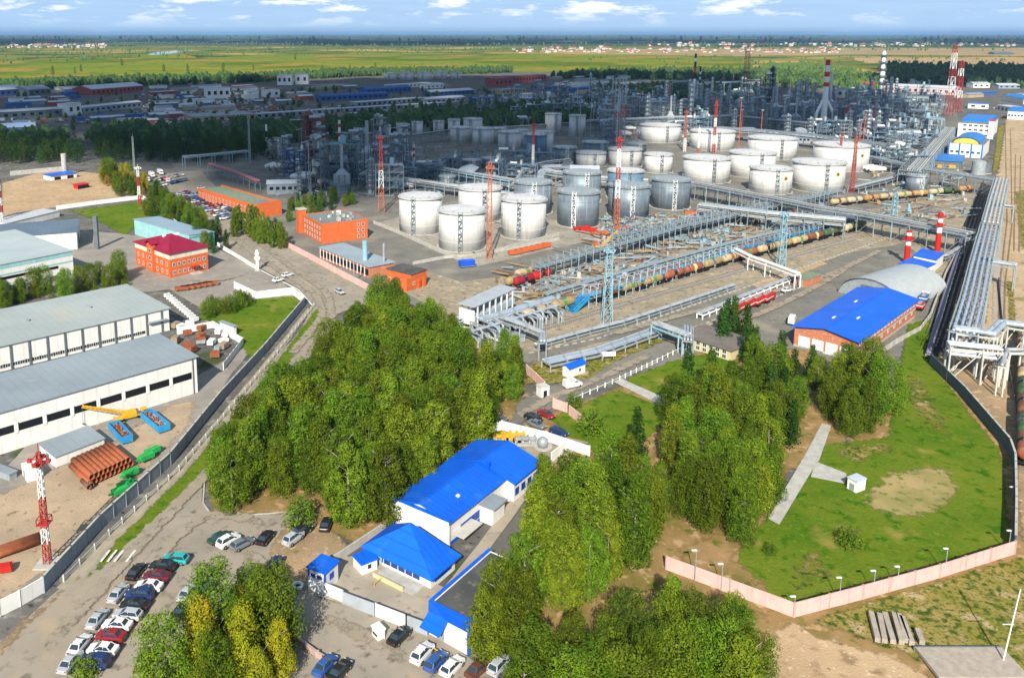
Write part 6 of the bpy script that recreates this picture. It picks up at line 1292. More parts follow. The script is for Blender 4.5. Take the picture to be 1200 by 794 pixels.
for i, (c, x, y, k) in enumerate(main): car(x, y, -20, -2.2, c, '%s car, %s from the top of the long dense row on the car park' % (c, nth(i)), k, 'cars parked in the long double row')
for i, (c, x, y, dx) in enumerate([('black', 160, 676, 0), ('silver', 139, 702, 0), ('silver', 115, 732, 0), ('white', 94, 763, 0), ('silver', 83, 783, 0)]): car(x, y, 17, -21, c, '%s car, %s from the top in the sparse roadside row' % (c, nth(i)), 'sedan', 'cars along the road side of the kerb')
for q in [(221, 701, 17, -19, 'silver', 'silver car beside a blue one in the middle of the car park'), (242, 695, 14, -19, 'blue', 'blue car beside a silver one in the middle of the car park'), (214, 721, 14, -19, 'black', 'black car half under the yellowish trees of the car park'), (169, 782, 8, -20, 'black', 'black car alone in the tree shade at the bottom of the car park'),
          (258, 636, 17, -9, 'dark green', 'dark green car, left one of three at the top of the car park'), (268, 640, 17, -10, 'white', 'white car, middle one of three at the top of the car park'), (284, 643, 17, -9, 'grey', 'grey car, right one of three at the top of the car park'),
          (311, 636, 10, -12, 'black', 'black car alone right of the group of three'), (353, 628, 14, -8, 'black', 'black car above a silver one near the bush'), (344, 637, 13, -10, 'silver', 'silver car below a black one near the bush'), (382, 620, 6, -16, 'black', 'black car parked against the grove beside the low grey wall'),
          (322, 667, 10, -14, 'dark blue', 'dark car in the tree shade left of the guard booth'), (323, 723, 12, -12, 'maroon', 'maroon car deep in the tree shade below the guard booth'), (468, 752, 17, -17, 'black', 'black off-road car right of the little valve box'), (495, 773, 14, -16, 'white', 'white sedan right below the garage awning'),
          (511, 782, 14, -16, 'blue', 'blue car between two white ones at the bottom'), (530, 788, 15, -16, 'white', 'white car at the bottom edge right of the blue one'), (560, 791, 13, -12, 'brown', 'brown car at the bottom edge under the trees'), (585, 787, 12, -14, 'silver', 'silver car at the bottom edge against the tree trunk'),
          (381, 787, 12, -14, 'blue', 'blue car at the bottom edge left of the black one'), (398, 793, 12, -14, 'black', 'black car at the bottom edge right of the blue one'), (640, 490, 12, 5, 'red', 'red car on the grass in front of the short pink wall'), (625, 494, 12, 4, 'black', 'black car left of the red one'), (629, 502, 12, 5, 'grey', 'grey car just below the black and red ones'),
          (655, 511, 12, 5, 'dark blue', 'dark blue car tucked behind the white yard wall'), (585, 497, 14, -5, 'grey', 'grey car by the left corner of the white yard wall'), (326, 331, 12, -3, 'white', 'white car, larger of the two beside the road bend'), (337, 325, 12, -3, 'white', 'white car, smaller one near the road bend'), (922, 343, 12, -3, 'white', 'white car right of the fire engines'),
          (398, 345, 12, 6, 'silver', 'silver car driving on the road beside the pink wall')]: car(*q)
# small cars in the distant car park
rn = random.Random(4); k = 0
sc_ = {}
def tiny(c):
    if c not in sc_:
        b = B(); b.mat(CP[c]); loft(b, [(-2.2, .75, .65, .3, .9), (-1.4, .88, .8, .26, .96), (1.2, .88, .78, .26, .9), (2.15, .75, .6, .35, .65)]); b.mat(glass); loft(b, [(-1.6, .74, .66, .9, .95), (-1.0, .76, .58, .9, 1.4), (.2, .76, .58, .9, 1.4), (1.0, .74, .66, .88, .93)]); b.mat(CP[c]); b.box(-1.0, .2, -.55, .55, 1.4, 1.45)
        b.mat(black)
        for x in (-1.35, 1.35):
            for s_ in (-1, 1): b.cyl((x, s_ * .72, .32), (x, s_ * .9, .32), .32, 8)
        sc_[c] = b.mesh('distant_car')
    return sc_[c]
def park(ax, ay, bx_, by, n, dx, dy, la, grp):
    for i in range(n):
        if rn.random() < .12: continue
        f = i / (n - 1); p = G(ax + (bx_ - ax) * f, ay + (by - ay) * f); p.z = ZL[0] + .02; q = G(ax + dx, ay + dy) - G(ax, ay); c = rn.choice(['white', 'silver', 'grey', 'black', 'red', 'dark blue', 'white', 'blue', 'silver'])
        o = link('parked_car', tiny(c), None, p, atan2(q.y, q.x) + rn.uniform(-.06, .06), 1.1); tag(o, '%s car, %s in the %s' % (c, nth(i), la), 'car', grp)
park(212, 229, 262, 258, 16, 10, -1.5, 'front row left of the orange brick office', 'cars in the brick office car park')
park(219, 227, 270, 256, 16, 10, -1.5, 'second row left of the orange brick office', 'cars in the brick office car park')
park(228, 224, 279, 252, 16, 10, -1.5, 'third row left of the orange brick office', 'cars in the brick office car park')
park(236, 222, 287, 249, 14, 10, -1.5, 'row nearest the orange brick office', 'cars in the brick office car park')
park(180, 214, 214, 206, 12, 5, 5, 'row by the blue entrance building', 'cars by the blue entrance building')
park(184, 220, 218, 212, 11, 5, 5, 'lower row by the blue entrance building', 'cars by the blue entrance building')
park(352, 222, 372, 226, 5, 5, 3, 'few parked inside the refinery gate', 'cars inside the refinery')
park(1160, 128, 1195, 126, 9, 5, 5, 'row by the far end of the sandy road', 'cars at the far end of the sandy road')
park(1060, 344, 1080, 340, 4, 6, 3, 'few between arched hangar and depot', 'cars by the arched hangar')
# van
def van(x, y, dx, dy, label, L=5.2, m=None, name='van', cat='van', hgt=2.2):
    p = G(x, y); q = G(x + dx, y + dy); p.z = ZL[0] + .02; t = thing(name, label, cat, p, atan2(q.y - p.y, q.x - p.x)); h = L / 2; m = m or CP['white']
    obj('body', loft(B(), [(-h, .9, .8, .4, hgt), (-h + .2, .98, .88, .3, hgt), (h - 2.0, .98, .88, .3, hgt), (h - 1.2, .98, .86, .3, 1.35), (h - .3, .95, .8, .3, 1.1), (h, .8, .7, .4, .8)]), m, t)
    b = B(); b.hexa([(h - 1.95, -.84, hgt - .08), (h - 1.2, -.84, 1.4), (h - 1.2, .84, 1.4), (h - 1.95, .84, hgt - .08), (h - 1.9, -.84, hgt - .04), (h - 1.13, -.84, 1.42), (h - 1.13, .84, 1.42), (h - 1.9, .84, hgt - .04)]); obj('windscreen', b, glass, t)
    bx(t, 'side_window', glass, (h - 2.6, h - 1.8, -.985, -.9, 1.3, 1.8), (h - 2.6, h - 1.8, .9, .985, 1.3, 1.8))
    for xx in (-h + 1, h - 1):
        for s_ in (-1, 1): obj('wheel', B().cyl((xx, s_ * .78, .36), (xx, s_ * .98, .36), .36, 14), black, t)
    return t
van(671, 455, 14, -3, 'white van waiting on the road in front of the blue-roofed control cabin'); van(928, 379, 5, -12, 'white minibus beside the left corner of the depot', 6.5)
# fire engines
def truck(x, y, dx, dy, label, L, hb, mb, mc, name, cat, tank=False):
    p = G(x, y); q = G(x + dx, y + dy); p.z = ZL[0] + .02; t = thing(name, label, cat, p, atan2(q.y - p.y, q.x - p.x)); h = L / 2
    obj('cab', loft(B(), [(h - 2.2, 1.2, 1.1, .6, 2.7), (h - .5, 1.2, 1.1, .6, 2.65), (h, 1.15, 1.05, .7, 1.7)]), mc, t); bx(t, 'windscreen', glass, (h - .35, h + .01, -1.0, 1.0, 1.75, 2.35)); bx(t, 'side_window', glass, (h - 1.7, h - .7, -1.22, 1.22, 1.7, 2.3))
    if tank: obj('tank', B().lathe((0, 0, 2), [(.01, -h), (1.1, -h + .1), (1.1, h - 2.5), (.01, h - 2.4)], 14, 'x'), mb, t)
    else: bx(t, 'superstructure', mb, (-h, h - 2.3, -1.2, 1.2, .9, hb)); bx(t, 'roof_gear', steel, (-h + .3, h - 2.6, -.5, .5, hb, hb + .35)); bx(t, 'white_stripe', whitep, (-h - .01, h - 2.29, -1.215, 1.215, 1.5, 1.8))
    bx(t, 'chassis', black, (-h, h - .2, -.5, .5, .5, .9))
    for xx in (-h + 1, -h + 2.3, h - 1.2):
        for s_ in (-1, 1): obj('wheel', B().cyl((xx, s_ * .85, .5), (xx, s_ * 1.15, .5), .5, 14), black, t)
    return t
for i, (x, y) in enumerate(((867, 366), (878, 362), (889, 358), (900, 354))): truck(x, y, 12, -7, 'red fire engine, %s from the left in the row on the asphalt yard' % nth(i), 7.5, 2.9, redp, redp, 'fire_engine', 'fire engine')
truck(1068, 338, 10, -3, 'dark blue lorry between the arched hangar and the depot', 7, 2.2, CP['dark blue'], CP['dark blue'], 'lorry', 'lorry')
truck(1083, 354, 6, -8, 'blue and white lorry behind the far end of the depot', 7, 2.4, CP['blue'], CP['white'], 'lorry', 'lorry'); truck(1078, 363, 6, -8, 'blue lorry with a red load behind the depot', 6, 2.2, redp, CP['blue'], 'lorry', 'lorry')
for i, (x, y, mm, nn) in enumerate(((196, 214, redp, 'red'), (188, 205, CP['white'], 'white'), (178, 208, CP['white'], 'pale'), (172, 213, redp, 'bright red'))): truck(x, y, 8, 5, '%s lorry at the entrance by the red and white mast' % nn, 8, 3, mm, CP['white'], 'lorry', 'lorry')
# crane truck
p = G(154, 492); q = G(178, 486) - p; t = thing('crane_truck', 'yellow mobile crane with its lattice boom over the warehouse wall', 'crane', (p.x, p.y, ZL[0]), atan2(q.y, q.x)); t.scale = (.72, .6, .6)
bx(t, 'chassis', yel, (-5, 5, -1.3, 1.3, .8, 1.5)); bx(t, 'cab', yel, (3.2, 5.2, -1.25, 1.25, 1.5, 3)); bx(t, 'cab_window', glass, (3.8, 5.25, -1.27, 1.27, 2.1, 2.7)); bx(t, 'turntable', yel, (-2.5, 1.5, -1.5, 1.5, 1.6, 3.2)); bx(t, 'counterweight', steeld, (.8, 2.4, -1.4, 1.4, 1.7, 2.9))
for x in (-4, -2.6, 2, 3.6):
    for s_ in (-1, 1): obj('wheel', B().cyl((x, s_ * 1.0, .55), (x, s_ * 1.35, .55), .55, 14), black, t)
for x in (-4.8, 4.6):
    for s_ in (-1, 1): obj('outrigger', B().beam((x, s_ * 1.2, .9), (x, s_ * 3.2, .9), .35).box(x - .3, x + .3, s_ * 3.1 - .3, s_ * 3.1 + .3, 0, .9), yel, t)
b = B(); A = Vector((-1, 0, 2.6)); D = Vector((-14.5, 2.2, 8.5)); u = (D - A).normalized(); n = Vector((-u.y, u.x, 0)).normalized(); v = u.cross(n)
for s_, w_ in ((-1, -1), (1, -1), (1, 1), (-1, 1)): b.beam(A + n * s_ * .5 + v * w_ * .5, D + n * s_ * .3 + v * w_ * .3, .2)
for i in range(12):
    c0 = A.lerp(D, i / 12); c1 = A.lerp(D, (i + 1) / 12); b.beam(c0 + n * .45 + v * .45, c1 - n * .45 + v * .45, .13); b.beam(c0 - n * .45 - v * .45, c1 - n * .45 + v * .45, .13); b.beam(c0 + n * .45 - v * .45, c1 + n * .45 + v * .45, .13)
obj('lattice_boom', b, yel, t); obj('hoist_rope', B().cyl(D, D + Vector((0, 0, -7)), .05, 6), steeld, t); obj('hook_block', B().ball(D + Vector((0, 0, -7)), .35), steeld, t)
# open containers
def container(quad, la, fill):
    a, c, d = (G(*q) for q in quad[:3]); u = c - a; v = d - a; L, W = u.length, v.length; rz = atan2(u.y, u.x); n = Vector((-sin(rz), cos(rz), 0)); s = 1 if v.dot(n) > 0 else -1; cen = a + u / 2 + n * s * W / 2
    t = thing('open_container', la, 'container', (cen.x, cen.y, ZL[0]), rz); x, y = L / 2, W / 2
    bx(t, 'side_wall', cyan, (-x, x, -y, -y + .15, 0, 1.6)); bx(t, 'side_wall', cyan, (-x, x, y - .15, y, 0, 1.6)); bx(t, 'end_wall', cyan, (-x, -x + .15, -y + .15, y - .15, 0, 1.6)); bx(t, 'end_wall', cyan, (x - .15, x, -y + .15, y - .15, 0, 1.6)); bx(t, 'floor', steel, (-x + .15, x - .15, -y + .15, y - .15, .05, .7))
    b = B(); r = random.Random(len(la))
    for i in range(50): X, Y = r.uniform(-x + .8, x - .8), r.uniform(-y + .5, y - .6); b.beam((X, Y, .8), (X + r.uniform(-.7, .7), Y + r.uniform(-.4, .4), r.uniform(.8, 1.5)), .2)
    tag(obj('scrap_load', b, fill), 'scrap pieces lying inside the %s' % la.split(' ')[0] + ' container', 'scrap', kind='stuff')
    bpy.data.objects['scrap_load' if 'scrap_load' in bpy.data.objects else 'scrap_load'].location
    C.objects[-1].location = t.location; C.objects[-1].rotation_euler = t.rotation_euler
container([(143, 523), (127, 505), (155, 518)], 'blue open-topped container with grey scrap, left of the two by the crane', rust)
container([(186, 510), (165, 492), (197, 504)], 'blue open-topped container with rusty scrap, right of the two by the crane', rust)
# pipe stacks
def pipes(a, c, e, n, r, m, la, layers=1, name='steel_pipe'):
    A, Cc, E = G(*a), G(*c), G(*e); u = Cc - A; L = u.length; rz = atan2(u.y, u.x); st = (E - A) / max(1, n - 1); k = 0
    b = B(); k_ = 16
    for j, (x, rr) in enumerate(((0, r), (L, r), (L, r * .88), (0, r * .88))):
        for i in range(k_): b.v.append((x, rr * cos(2 * pi * i / k_), rr * sin(2 * pi * i / k_)))
    for j in range(4):
        for i in range(k_): b.f.append((j * k_ + i, ((j + 1) % 4) * k_ + i, ((j + 1) % 4) * k_ + (i + 1) % k_, j * k_ + (i + 1) % k_)); b.m.append(0)
    me = b.mesh(name, [m], True)
    for ly in range(layers):
        for i in range(n - ly):
            p = A + st * (i + ly * .5) + Vector((0, 0, r + ly * r * 1.74 + ZL[0])); tag(link(name, me, None, p, rz), '%s pipe, %s in the %s layer of the %s' % (m.name.split('_')[0], nth(i), ['bottom', 'second', 'third'][ly], la), 'pipe', 'pipes of the ' + la)
pipes((84, 551), (106, 572), (131, 530), 10, .62, M('rusty_pipe', (.36, .1, .035), (.24, .07, .03), scale=1, rough=.7), 'stack beside the small white shed', 2)
pipes((-40, 670), (46, 640), (-38, 662), 4, .55, rust, 'row behind the white wall', 1)
pipes((100, 566), (108, 574), (97, 568), 2, .5, M('brown_steel', (.16, .08, .05)), 'short pair beside the big stack')
# timber/concrete slabs bottom right
slabm = M('old_slab', (.42, .36, .3), (.32, .27, .22), scale=1)
for i, (x0, y0, x1, y1) in enumerate(((1028, 756, 1020, 724), (1036, 757, 1030, 726), (1046, 758, 1036, 725), (1056, 759, 1047, 725), (1068, 760, 1056, 729), (1062, 757, 1052, 726), (1080, 759, 1074, 744))):
    a, c = G(x0, y0), G(x1, y1); t = obj('concrete_beam', B().beam((0, 0, .4), (c - a) + Vector((0, 0, .4)), .75, .75), slabm, loc=(a.x, a.y, ZL[0])); tag(t, 'weathered long beam lying on the grass at lower right, %s from the left' % nth(i), 'beam', 'beams lying at the lower right')
a, c, d = G(1072, 765), G(1110, 765), G(1072, 800); t = thing('concrete_slab', 'grey flat slab platform at the bottom edge beside the beams', 'slab', (a.x, a.y, ZL[0])); bx(t, 'top', slabm, (0, c.x - a.x + 8, d.y - a.y, 0, 0, .5)); bx(t, 'edge', steeld, (-.2, c.x - a.x + 8.2, .0, .2, 0, .6))
# assorted yard items
def item(name, la, cat, x, y, parts, rz=.3):
    p = G(x, y); t = thing(name, la, cat, (p.x, p.y, ZL[0]), rz)
    for (n, m, bs) in parts: bx(t, n, m, *bs)
    return t
item('tarpaulin_crate', 'bright blue tarpaulin-covered crate below the near white tanks', 'crate', 547, 313, [('crate', bluew, [(-3, 3, -1.3, 1.3, .2, 2.4)]), ('skid', wood, [(-3, 3, -1.4, -1, 0, .2), (-3, 3, 1, 1.4, 0, .2)])])
item('red_bin', 'dark red round-cornered bin in front of the garage yard', 'bin', 7, 671, [('bin', redp, [(-1, 1, -.8, .8, .1, 1)]), ('lid', redp, [(-.8, .8, -.6, .6, 1, 1.15)])])
for i in range(7): item('orange_container', 'orange-red open crate, %s from the left in the row below the rightmost near tank' % nth(i), 'crate', 601 + i * 6.5, 299 - i * 1.5, [('crate', orp, [(-1.8, 1.8, -1.1, 1.1, .2, 1.5)]), ('skid', wood, [(-1.8, 1.8, -1, 1, 0, .2)])], .4)
for i, (x, y) in enumerate(((172, 541), (179, 534), (153, 560), (147, 574), (141, 581))): item('green_equipment', 'bright green machine part beside the left grey wall, %s from the top' % nth([1, 0, 2, 3, 4][i]), 'machinery', x, y, [('housing', green, [(-1.6, 1.6, -.7, .7, .3, 1.3)]), ('shaft', green, [(-2.4, 2.4, -.25, .25, .6, .9)]), ('stand', steeld, [(-1.2, -.9, -.6, .6, 0, .3), (.9, 1.2, -.6, .6, 0, .3)])], .9)
rn = random.Random(15)
for i in range(18):
    x = 205 + rn.uniform(0, 62); y = 388 + (x - 205) * .25 + rn.uniform(-12, 30) * (1 - abs(x - 240) / 80)
    c = rn.choice([('white', whitep), ('brown', wood), ('rusty', rust), ('grey', steel), ('white', whitep)]); item('packing_crate', '%s wrapped crate heaped in the fenced store right of the warehouses' % c[0], 'crate', x, y, [('crate', c[1], [(-1.3, 1.3, -.9, .9, .15, rn.uniform(.9, 1.9))]), ('skid', wood, [(-1.3, 1.3, -.8, .8, 0, .15)])], rn.uniform(0, 1.5))['group'] = 'crates in the fenced store'
fence('post_fence', 'white slatted fence around the crate store right of the warehouses', [(208, 392), (250, 384), (285, 404), (262, 434)], 2.2, .1, whitep, .2, 3)
for i in range(12): item('concrete_block', 'white concrete block, %s in the row beside the grey fence near the lawn' % nth(i), 'concrete block', 196 + i * 3, 349 + i * 2.6, [('block', whitep, [(-1, 1, -.5, .5, 0, 1.1)]), ('lifting_lug', steeld, [(-.1, .1, -.1, .1, 1.1, 1.25)])], .9)['group'] = 'blocks by the lawn'
for i in range(6): item('timber_bundle', 'rust-brown timber bundle, %s from the left below the magenta-roofed office' % nth(i), 'timber', 213 + i * 7, 341 - i * 1.2, [('bundle', rust, [(-2.4, 2.4, -.9, .9, .15, 1.2)]), ('bearers', wood, [(-2, -1.6, -1, 1, 0, .15), (1.6, 2, -1, 1, 0, .15)])], .3)
item('electrical_cabinets', 'teal steel bin on the yard behind the covered walkway', 'container', 620, 566, [('bin', M('sea_green', (.02, .45, .3)), [(-2.2, 2.2, -1.2, 1.2, .1, 1.9)]), ('lid', M('sea_green2', (.02, .38, .26)), [(-2.3, 2.3, -1.3, 1.3, 1.9, 2.05)])], .8)
item('notice_board', 'white blank board on the grass beside the upper road', 'sign', 713, 423, [('board', whitep, [(-2, 2, -.08, .08, .9, 2.2)]), ('leg', steel, [(-1.5, -1.4, -.05, .05, 0, .9)]), ('leg', steel, [(1.4, 1.5, -.05, .05, 0, .9)])], .1)
for i, (x, y, m_, la) in enumerate(((594, 517, yel, 'left yellow'), (604, 515, yel, 'right yellow'), (617, 520, steel, 'grey'))):
    p = G(x, y); t = thing('play_frame', la + ' pipework frame standing in the back yard of the long blue-roofed office', 'frame', (p.x, p.y, ZL[0])); b = B()
    for k in range(4): b.pipe([(-2.5 + k * 1.5, -1.5, 0), (-2.5 + k * 1.5, -1.5, .8), (-2.5 + k * 1.5, 1.5, .8), (-2.5 + k * 1.5, 1.5, 0)], .3, 6)
    b.beam((-2.5, 0, .8), (2, 0, .8), .6)
    obj('pipe', b, m_, t); obj('base', B().box(-3, 3, -2, 2, 0, .15), conc, t)
p = G(636, 526); t = thing('dome_tank', 'grey domed tank in the back yard beside yellow frames', 'tank', (p.x, p.y, ZL[0])); obj('shell', B().lathe((0, 0, 0), [(1.1, .2), (1.2, 1.2), (1.1, 1.8), (.6, 2.2), (.01, 2.35)], 18), steel, t, smooth=True); obj('base', B().cyl((0, 0, 0), (0, 0, .2), 2.1, 18), conc, t)
p = G(349, 690); tag(obj('tyre', B().lathe((0, 0, 0), [(.55, 0), (.95, .05), (1, .25), (.9, .4), (.6, .4), (.55, 0)], 20), whitep, loc=(p.x, p.y, ZL[0])), 'white painted tyre lying on the dirt by the guard booth', 'tyre')
# mobile crane in the siding works
p = G(706, 293); t = thing('crawler_crane', 'orange-yellow crane with a dark raised boom below the grey tanks', 'crane', (p.x, p.y, ZL[0]), .2)
bx(t, 'chassis', yel, (-4, 4, -1.4, 1.4, .7, 1.8)); bx(t, 'cab', orp, (-4, -2, -1.3, 1.3, 1.8, 3.2)); bx(t, 'track', black, (-4, 4, -2, -1.4, 0, 1.1), (-4, 4, 1.4, 2, 0, 1.1)); obj('boom', B().beam((0, 0, 2), (9, 5, 6), .8).mat(yel), yel, t); obj('boom_extension', B().beam((9, 5, 6), (24, 14, 15), .6), steeld, t)
for i, (x, y, m_) in enumerate(((690, 272, redp), (702, 276, orp), (682, 270, redp), (730, 270, orp), (812, 252, orp), (822, 250, rust))): item('pipe_bundle', '%s pipe bundle, %s from the left between the grey tanks and the inner gantry' % (m_.name.split('_')[0], nth([1, 2, 0, 3, 4, 5][i])), 'pipe bundle', x, y, [('bundle', m_, [(-4, 4, -1, 1, .3, 1.4)]), ('bearer', wood, [(-3, -2.7, -1.2, 1.2, 0, .3), (2.7, 3, -1.2, 1.2, 0, .3)])], rn.uniform(-.2, .5))

# ------------------------------------------------------------ trees
leafA = M('birch_leaf', (.14, .2, .012), (.062, .12, .009), scale=.45, rough=.7, rnd=.38, fine=(1.5, (.19, .25, .02), .55, .1), trans=.2, spec=.05)
leafB = M('yellowing_leaf', (.33, .3, .015), (.2, .22, .01), scale=.5, rough=.6, rnd=.3, fine=(2, (.32, .28, .03), .56, .1), trans=.2, spec=.05)
leafC = M('dark_leaf', (.045, .1, .012), (.025, .065, .01), scale=.5, rough=.8, rnd=.3, trans=.2, spec=.05)
leafD = M('orange_leaf', (.45, .2, .02), (.3, .2, .03), scale=.5, rough=.7, trans=.25)
bark = M('birch_bark', (.5, .47, .4), (.2, .17, .14), scale=2); barkd = M('dark_bark', (.1, .07, .05), (.06, .045, .035), scale=2)
def tree_mesh(seed, h, R_, n, leaf, shape, base=.16, nb=46):
    r = random.Random(seed); b = B(); blobs = []
    for i in range(nb):
        f = (i + .5) / nb; z = h * (base + (1 - base) * f * .97)
        if shape == 'birch': env = R_ * (min(1, f * 3 + .45)) * (1.03 - f) ** .42 * (1 - .12 * f)
        elif shape == 'cone': env = R_ * (1 - f) * .95 + .15
        elif shape == 'poplar': env = R_ * (sin(pi * (f * .9 + .08)) ** .5)
        else: env = R_ * sin(pi * (f * .8 + .15)) ** .5
        a = i * 2.4 + r.uniform(-.5, .5); d = env * sqrt(r.uniform(.25, 1)) * .8; s = r.uniform(.26, .42) * R_ * (1.0 - .3 * f) + .1
        blobs.append((cos(a) * d, sin(a) * d, z, s))
    sc = .46 if n > 5000 else .48
    tot = sum(q[3] ** 2 for q in blobs)
    for (x, y, z, s) in blobs:
        for k in range(max(3, int(n * s * s / tot))):
            v = Vector((r.gauss(0, 1), r.gauss(0, 1), r.gauss(.25, 1))).normalized(); q = Vector((x, y, z)) + Vector((v.x, v.y, v.z * 1.15)) * s * r.uniform(.65, 1.15)
            nn = (v + Vector((r.uniform(-.5, .5), r.uniform(-.5, .5), r.uniform(-.3, .6)))).normalized(); u = nn.orthogonal().normalized(); w = nn.cross(u); t = r.uniform(0, 6.3)
            e = u * cos(t) + w * sin(t); g = nn.cross(e); L = sc * r.uniform(.4, 1) * (.5 if n > 1500 else .9) * (h / 14) ** .5
            b.face([q - e * L, q - g * L * .55, q + e * L, q + g * L * .6 - nn * L * .2])
    t = B(); t.cyl((0, 0, 0), (0, 0, h * .55), h * .016 + .05, 7, h * .008, False); t.cyl((0, 0, h * .55), (.1, 0, h * .93), h * .008, 6, .02, False)
    for i in range(9):
        f = r.uniform(.2, .8); a = r.uniform(0, 6.3); l = R_ * r.uniform(.4, .8); t.cyl((0, 0, h * f), (cos(a) * l, sin(a) * l, h * f + l * .9), .07, 5, .02, False)
    return b.mesh('crown', [leaf]), t
TP_ = {}
def protos_tree(key, specs, tm):
    TP_[key] = []
    for s in specs:
        c, t = tree_mesh(*s); TP_[key].append((c, t.mesh('trunk', [tm])))
protos_tree('birch', [(s, 12.5 + (s % 3) * 1.1, 2.9 + .25 * (s % 4), 9500, leafA, 'birch' if s % 3 else 'round', .09, 38 + 5 * (s % 3)) for s in range(7)], bark)
protos_tree('yellow', [(s + 20, 11, 3.2, 8500, leafB, 'birch', .1, 44) for s in range(3)], bark)
protos_tree('broad', [(s + 40, 12.5, 3.9, 10000, leafA, 'round', .08, 52) for s in range(3)], barkd)
protos_tree('dark', [(s + 60, 13, 3.0, 1500, leafC, 'cone', .08, 40) for s in range(3)], barkd)
protos_tree('far', [(s + 80, 12, 3.4, 700, leafC, 'birch', .05, 26) for s in range(4)], barkd)
protos_tree('poplar', [(s + 90, 13, 1.9, 1500, leafA, 'poplar', .08, 34) for s in range(2)], bark)
protos_tree('orange', [(99, 9, 2.8, 1200, leafD, 'round', .1, 30)], barkd)
protos_tree('bush', [(s + 110, 3.2, 2.2, 1300, leafA, 'round', .02, 24) for s in range(2)], barkd)
LK = {'birch': ('birch_tree', 'tree'), 'yellow': ('birch_tree', 'tree'), 'broad': ('broadleaf_tree', 'tree'), 'dark': ('spruce_tree', 'tree'), 'far': ('woodland_tree', 'tree'), 'poplar': ('poplar_tree', 'tree'), 'orange': ('autumn_tree', 'tree'), 'bush': ('bush', 'bush')}
NT = [0]
def tree(kind, p, label, grp, sc=1., rn=random):
    c, t = rn.choice(TP_[kind]); nm, cat = LK[kind]; r = thing(nm, label, cat, (p.x, p.y, 0), rn.uniform(0, 6.28), grp); s = sc * rn.uniform(.76, 1.18); r.scale = (s * rn.uniform(.9, 1.18), s * rn.uniform(.9, 1.18), s)
    link('crown', c, r); link('trunk', t, r); NT[0] += cat == 'tree'; return r
def grove(poly, sp, kinds, label, grp, seed, sc=1., jit=.35):
    rn = random.Random(seed); got = []; w = [G(*q) for q in poly]; P2 = [(q.x, q.y) for q in w]; x0, x1 = min(q[0] for q in P2), max(q[0] for q in P2); y0, y1 = min(q[1] for q in P2), max(q[1] for q in P2); k = 0; y = y0; row = 0
    while y < y1:
        x = x0 + (sp / 2 if row % 2 else 0)
        while x < x1:
            X = x + rn.uniform(-jit, jit) * sp; Y = y + rn.uniform(-jit, jit) * sp
            if inside(X, Y, P2): got.append((X / Y, tree(rn.choice(kinds), Vector((X, Y, 0)), label, grp, sc, rn))); k += 1
            x += sp
        y += sp * .87; row += 1
    pass
    if k > 40:
        qx = sorted(e[0] for e in got); qy = sorted(e[1].location.y for e in got)
        for q, t in got:
            a = 'left' if q < qx[k // 3] else 'right' if q > qx[2 * k // 3] else 'middle'; c = 'near' if t.location.y < qy[k // 3] else 'far' if t.location.y > qy[2 * k // 3] else 'central'
            t['label'] = label + ', its %s %s part' % (c, a); t['group'] = grp + ', %s %s part' % (c, a)
    if k <= 40:
        for i, (q, t) in enumerate(sorted(got, key=lambda e: e[0])): t['label'] = '%s from left, %s' % (nth(i), label)
grove([(250, 598), (338, 598), (345, 580), (395, 605), (418, 632), (452, 616), (500, 578), (558, 532), (578, 500), (566, 450), (538, 428), (500, 402), (448, 374), (425, 392), (398, 430), (345, 484), (300, 528), (255, 565)], 5.3, ['birch', 'birch', 'broad'], 'tall green birch in the dense grove left of the blue-roofed office', 'trees of the dense left grove', 1, 1.12)
grove([(570, 476), (604, 472), (616, 448), (606, 436), (580, 440)], 4.6, ['birch'], 'green tree at the grove tip above the yard wall', 'trees at the tip of the left grove', 2, .8)
grove([(554, 785), (566, 735), (592, 720), (606, 780)], 3.6, ['broad', 'birch'], 'green tree standing against the garage block', 'trees against the garage', 3, .95)
grove([(602, 722), (645, 738), (672, 700), (700, 712), (742, 700), (765, 665), (790, 640), (775, 590), (720, 570), (665, 585), (640, 620), (606, 660)], 5.7, ['birch', 'birch', 'broad'], 'light green tree of the grove right of the long blue-roofed office', 'trees of the middle right grove', 4, 1.05)
grove([(610, 870), (615, 800), (680, 790), (720, 770), (790, 755), (860, 765), (890, 800), (900, 870)], 4.9, ['broad', 'broad', 'birch'], 'broad tree in the clump at the bottom centre', 'trees of the bottom clump', 5, .9)
grove([(800, 612), (835, 640), (880, 640), (905, 600), (925, 560), (905, 520), (850, 500), (800, 520), (780, 560)], 5.2, ['birch', 'birch', 'broad'], 'tall green tree in the grove left of the concrete path', 'trees left of the path', 6, 1.0)
grove([(790, 520), (905, 535), (940, 520), (955, 480), (930, 462), (870, 462), (810, 470), (770, 492)], 5.8, ['birch', 'broad', 'dark'], 'green tree in the grove between the cream house and the path', 'trees between house and path', 7, .95)
grove([(982, 512), (1000, 522), (1035, 515), (1048, 480), (1035, 450), (990, 450), (965, 470)], 5.4, ['broad', 'birch'], 'round tree in the clump between path and depot', 'trees right of the path', 8, 1.0)
grove([(835, 398), (852, 386), (880, 405), (905, 430), (945, 447), (985, 455), (972, 466), (930, 458), (884, 440)], 5.6, ['dark', 'dark', 'birch'], 'dark green tree beside the cream house and depot', 'dark trees beside the depot', 9, .85)
grove([(182, 850), (345, 850), (325, 780), (306, 738), (298, 700), (280, 738), (218, 800), (180, 820)], 4.3, ['yellow', 'yellow', 'broad'], 'yellowing birch in the clump at the bottom of the car park', 'yellowing trees of the car park', 10, 1.0)
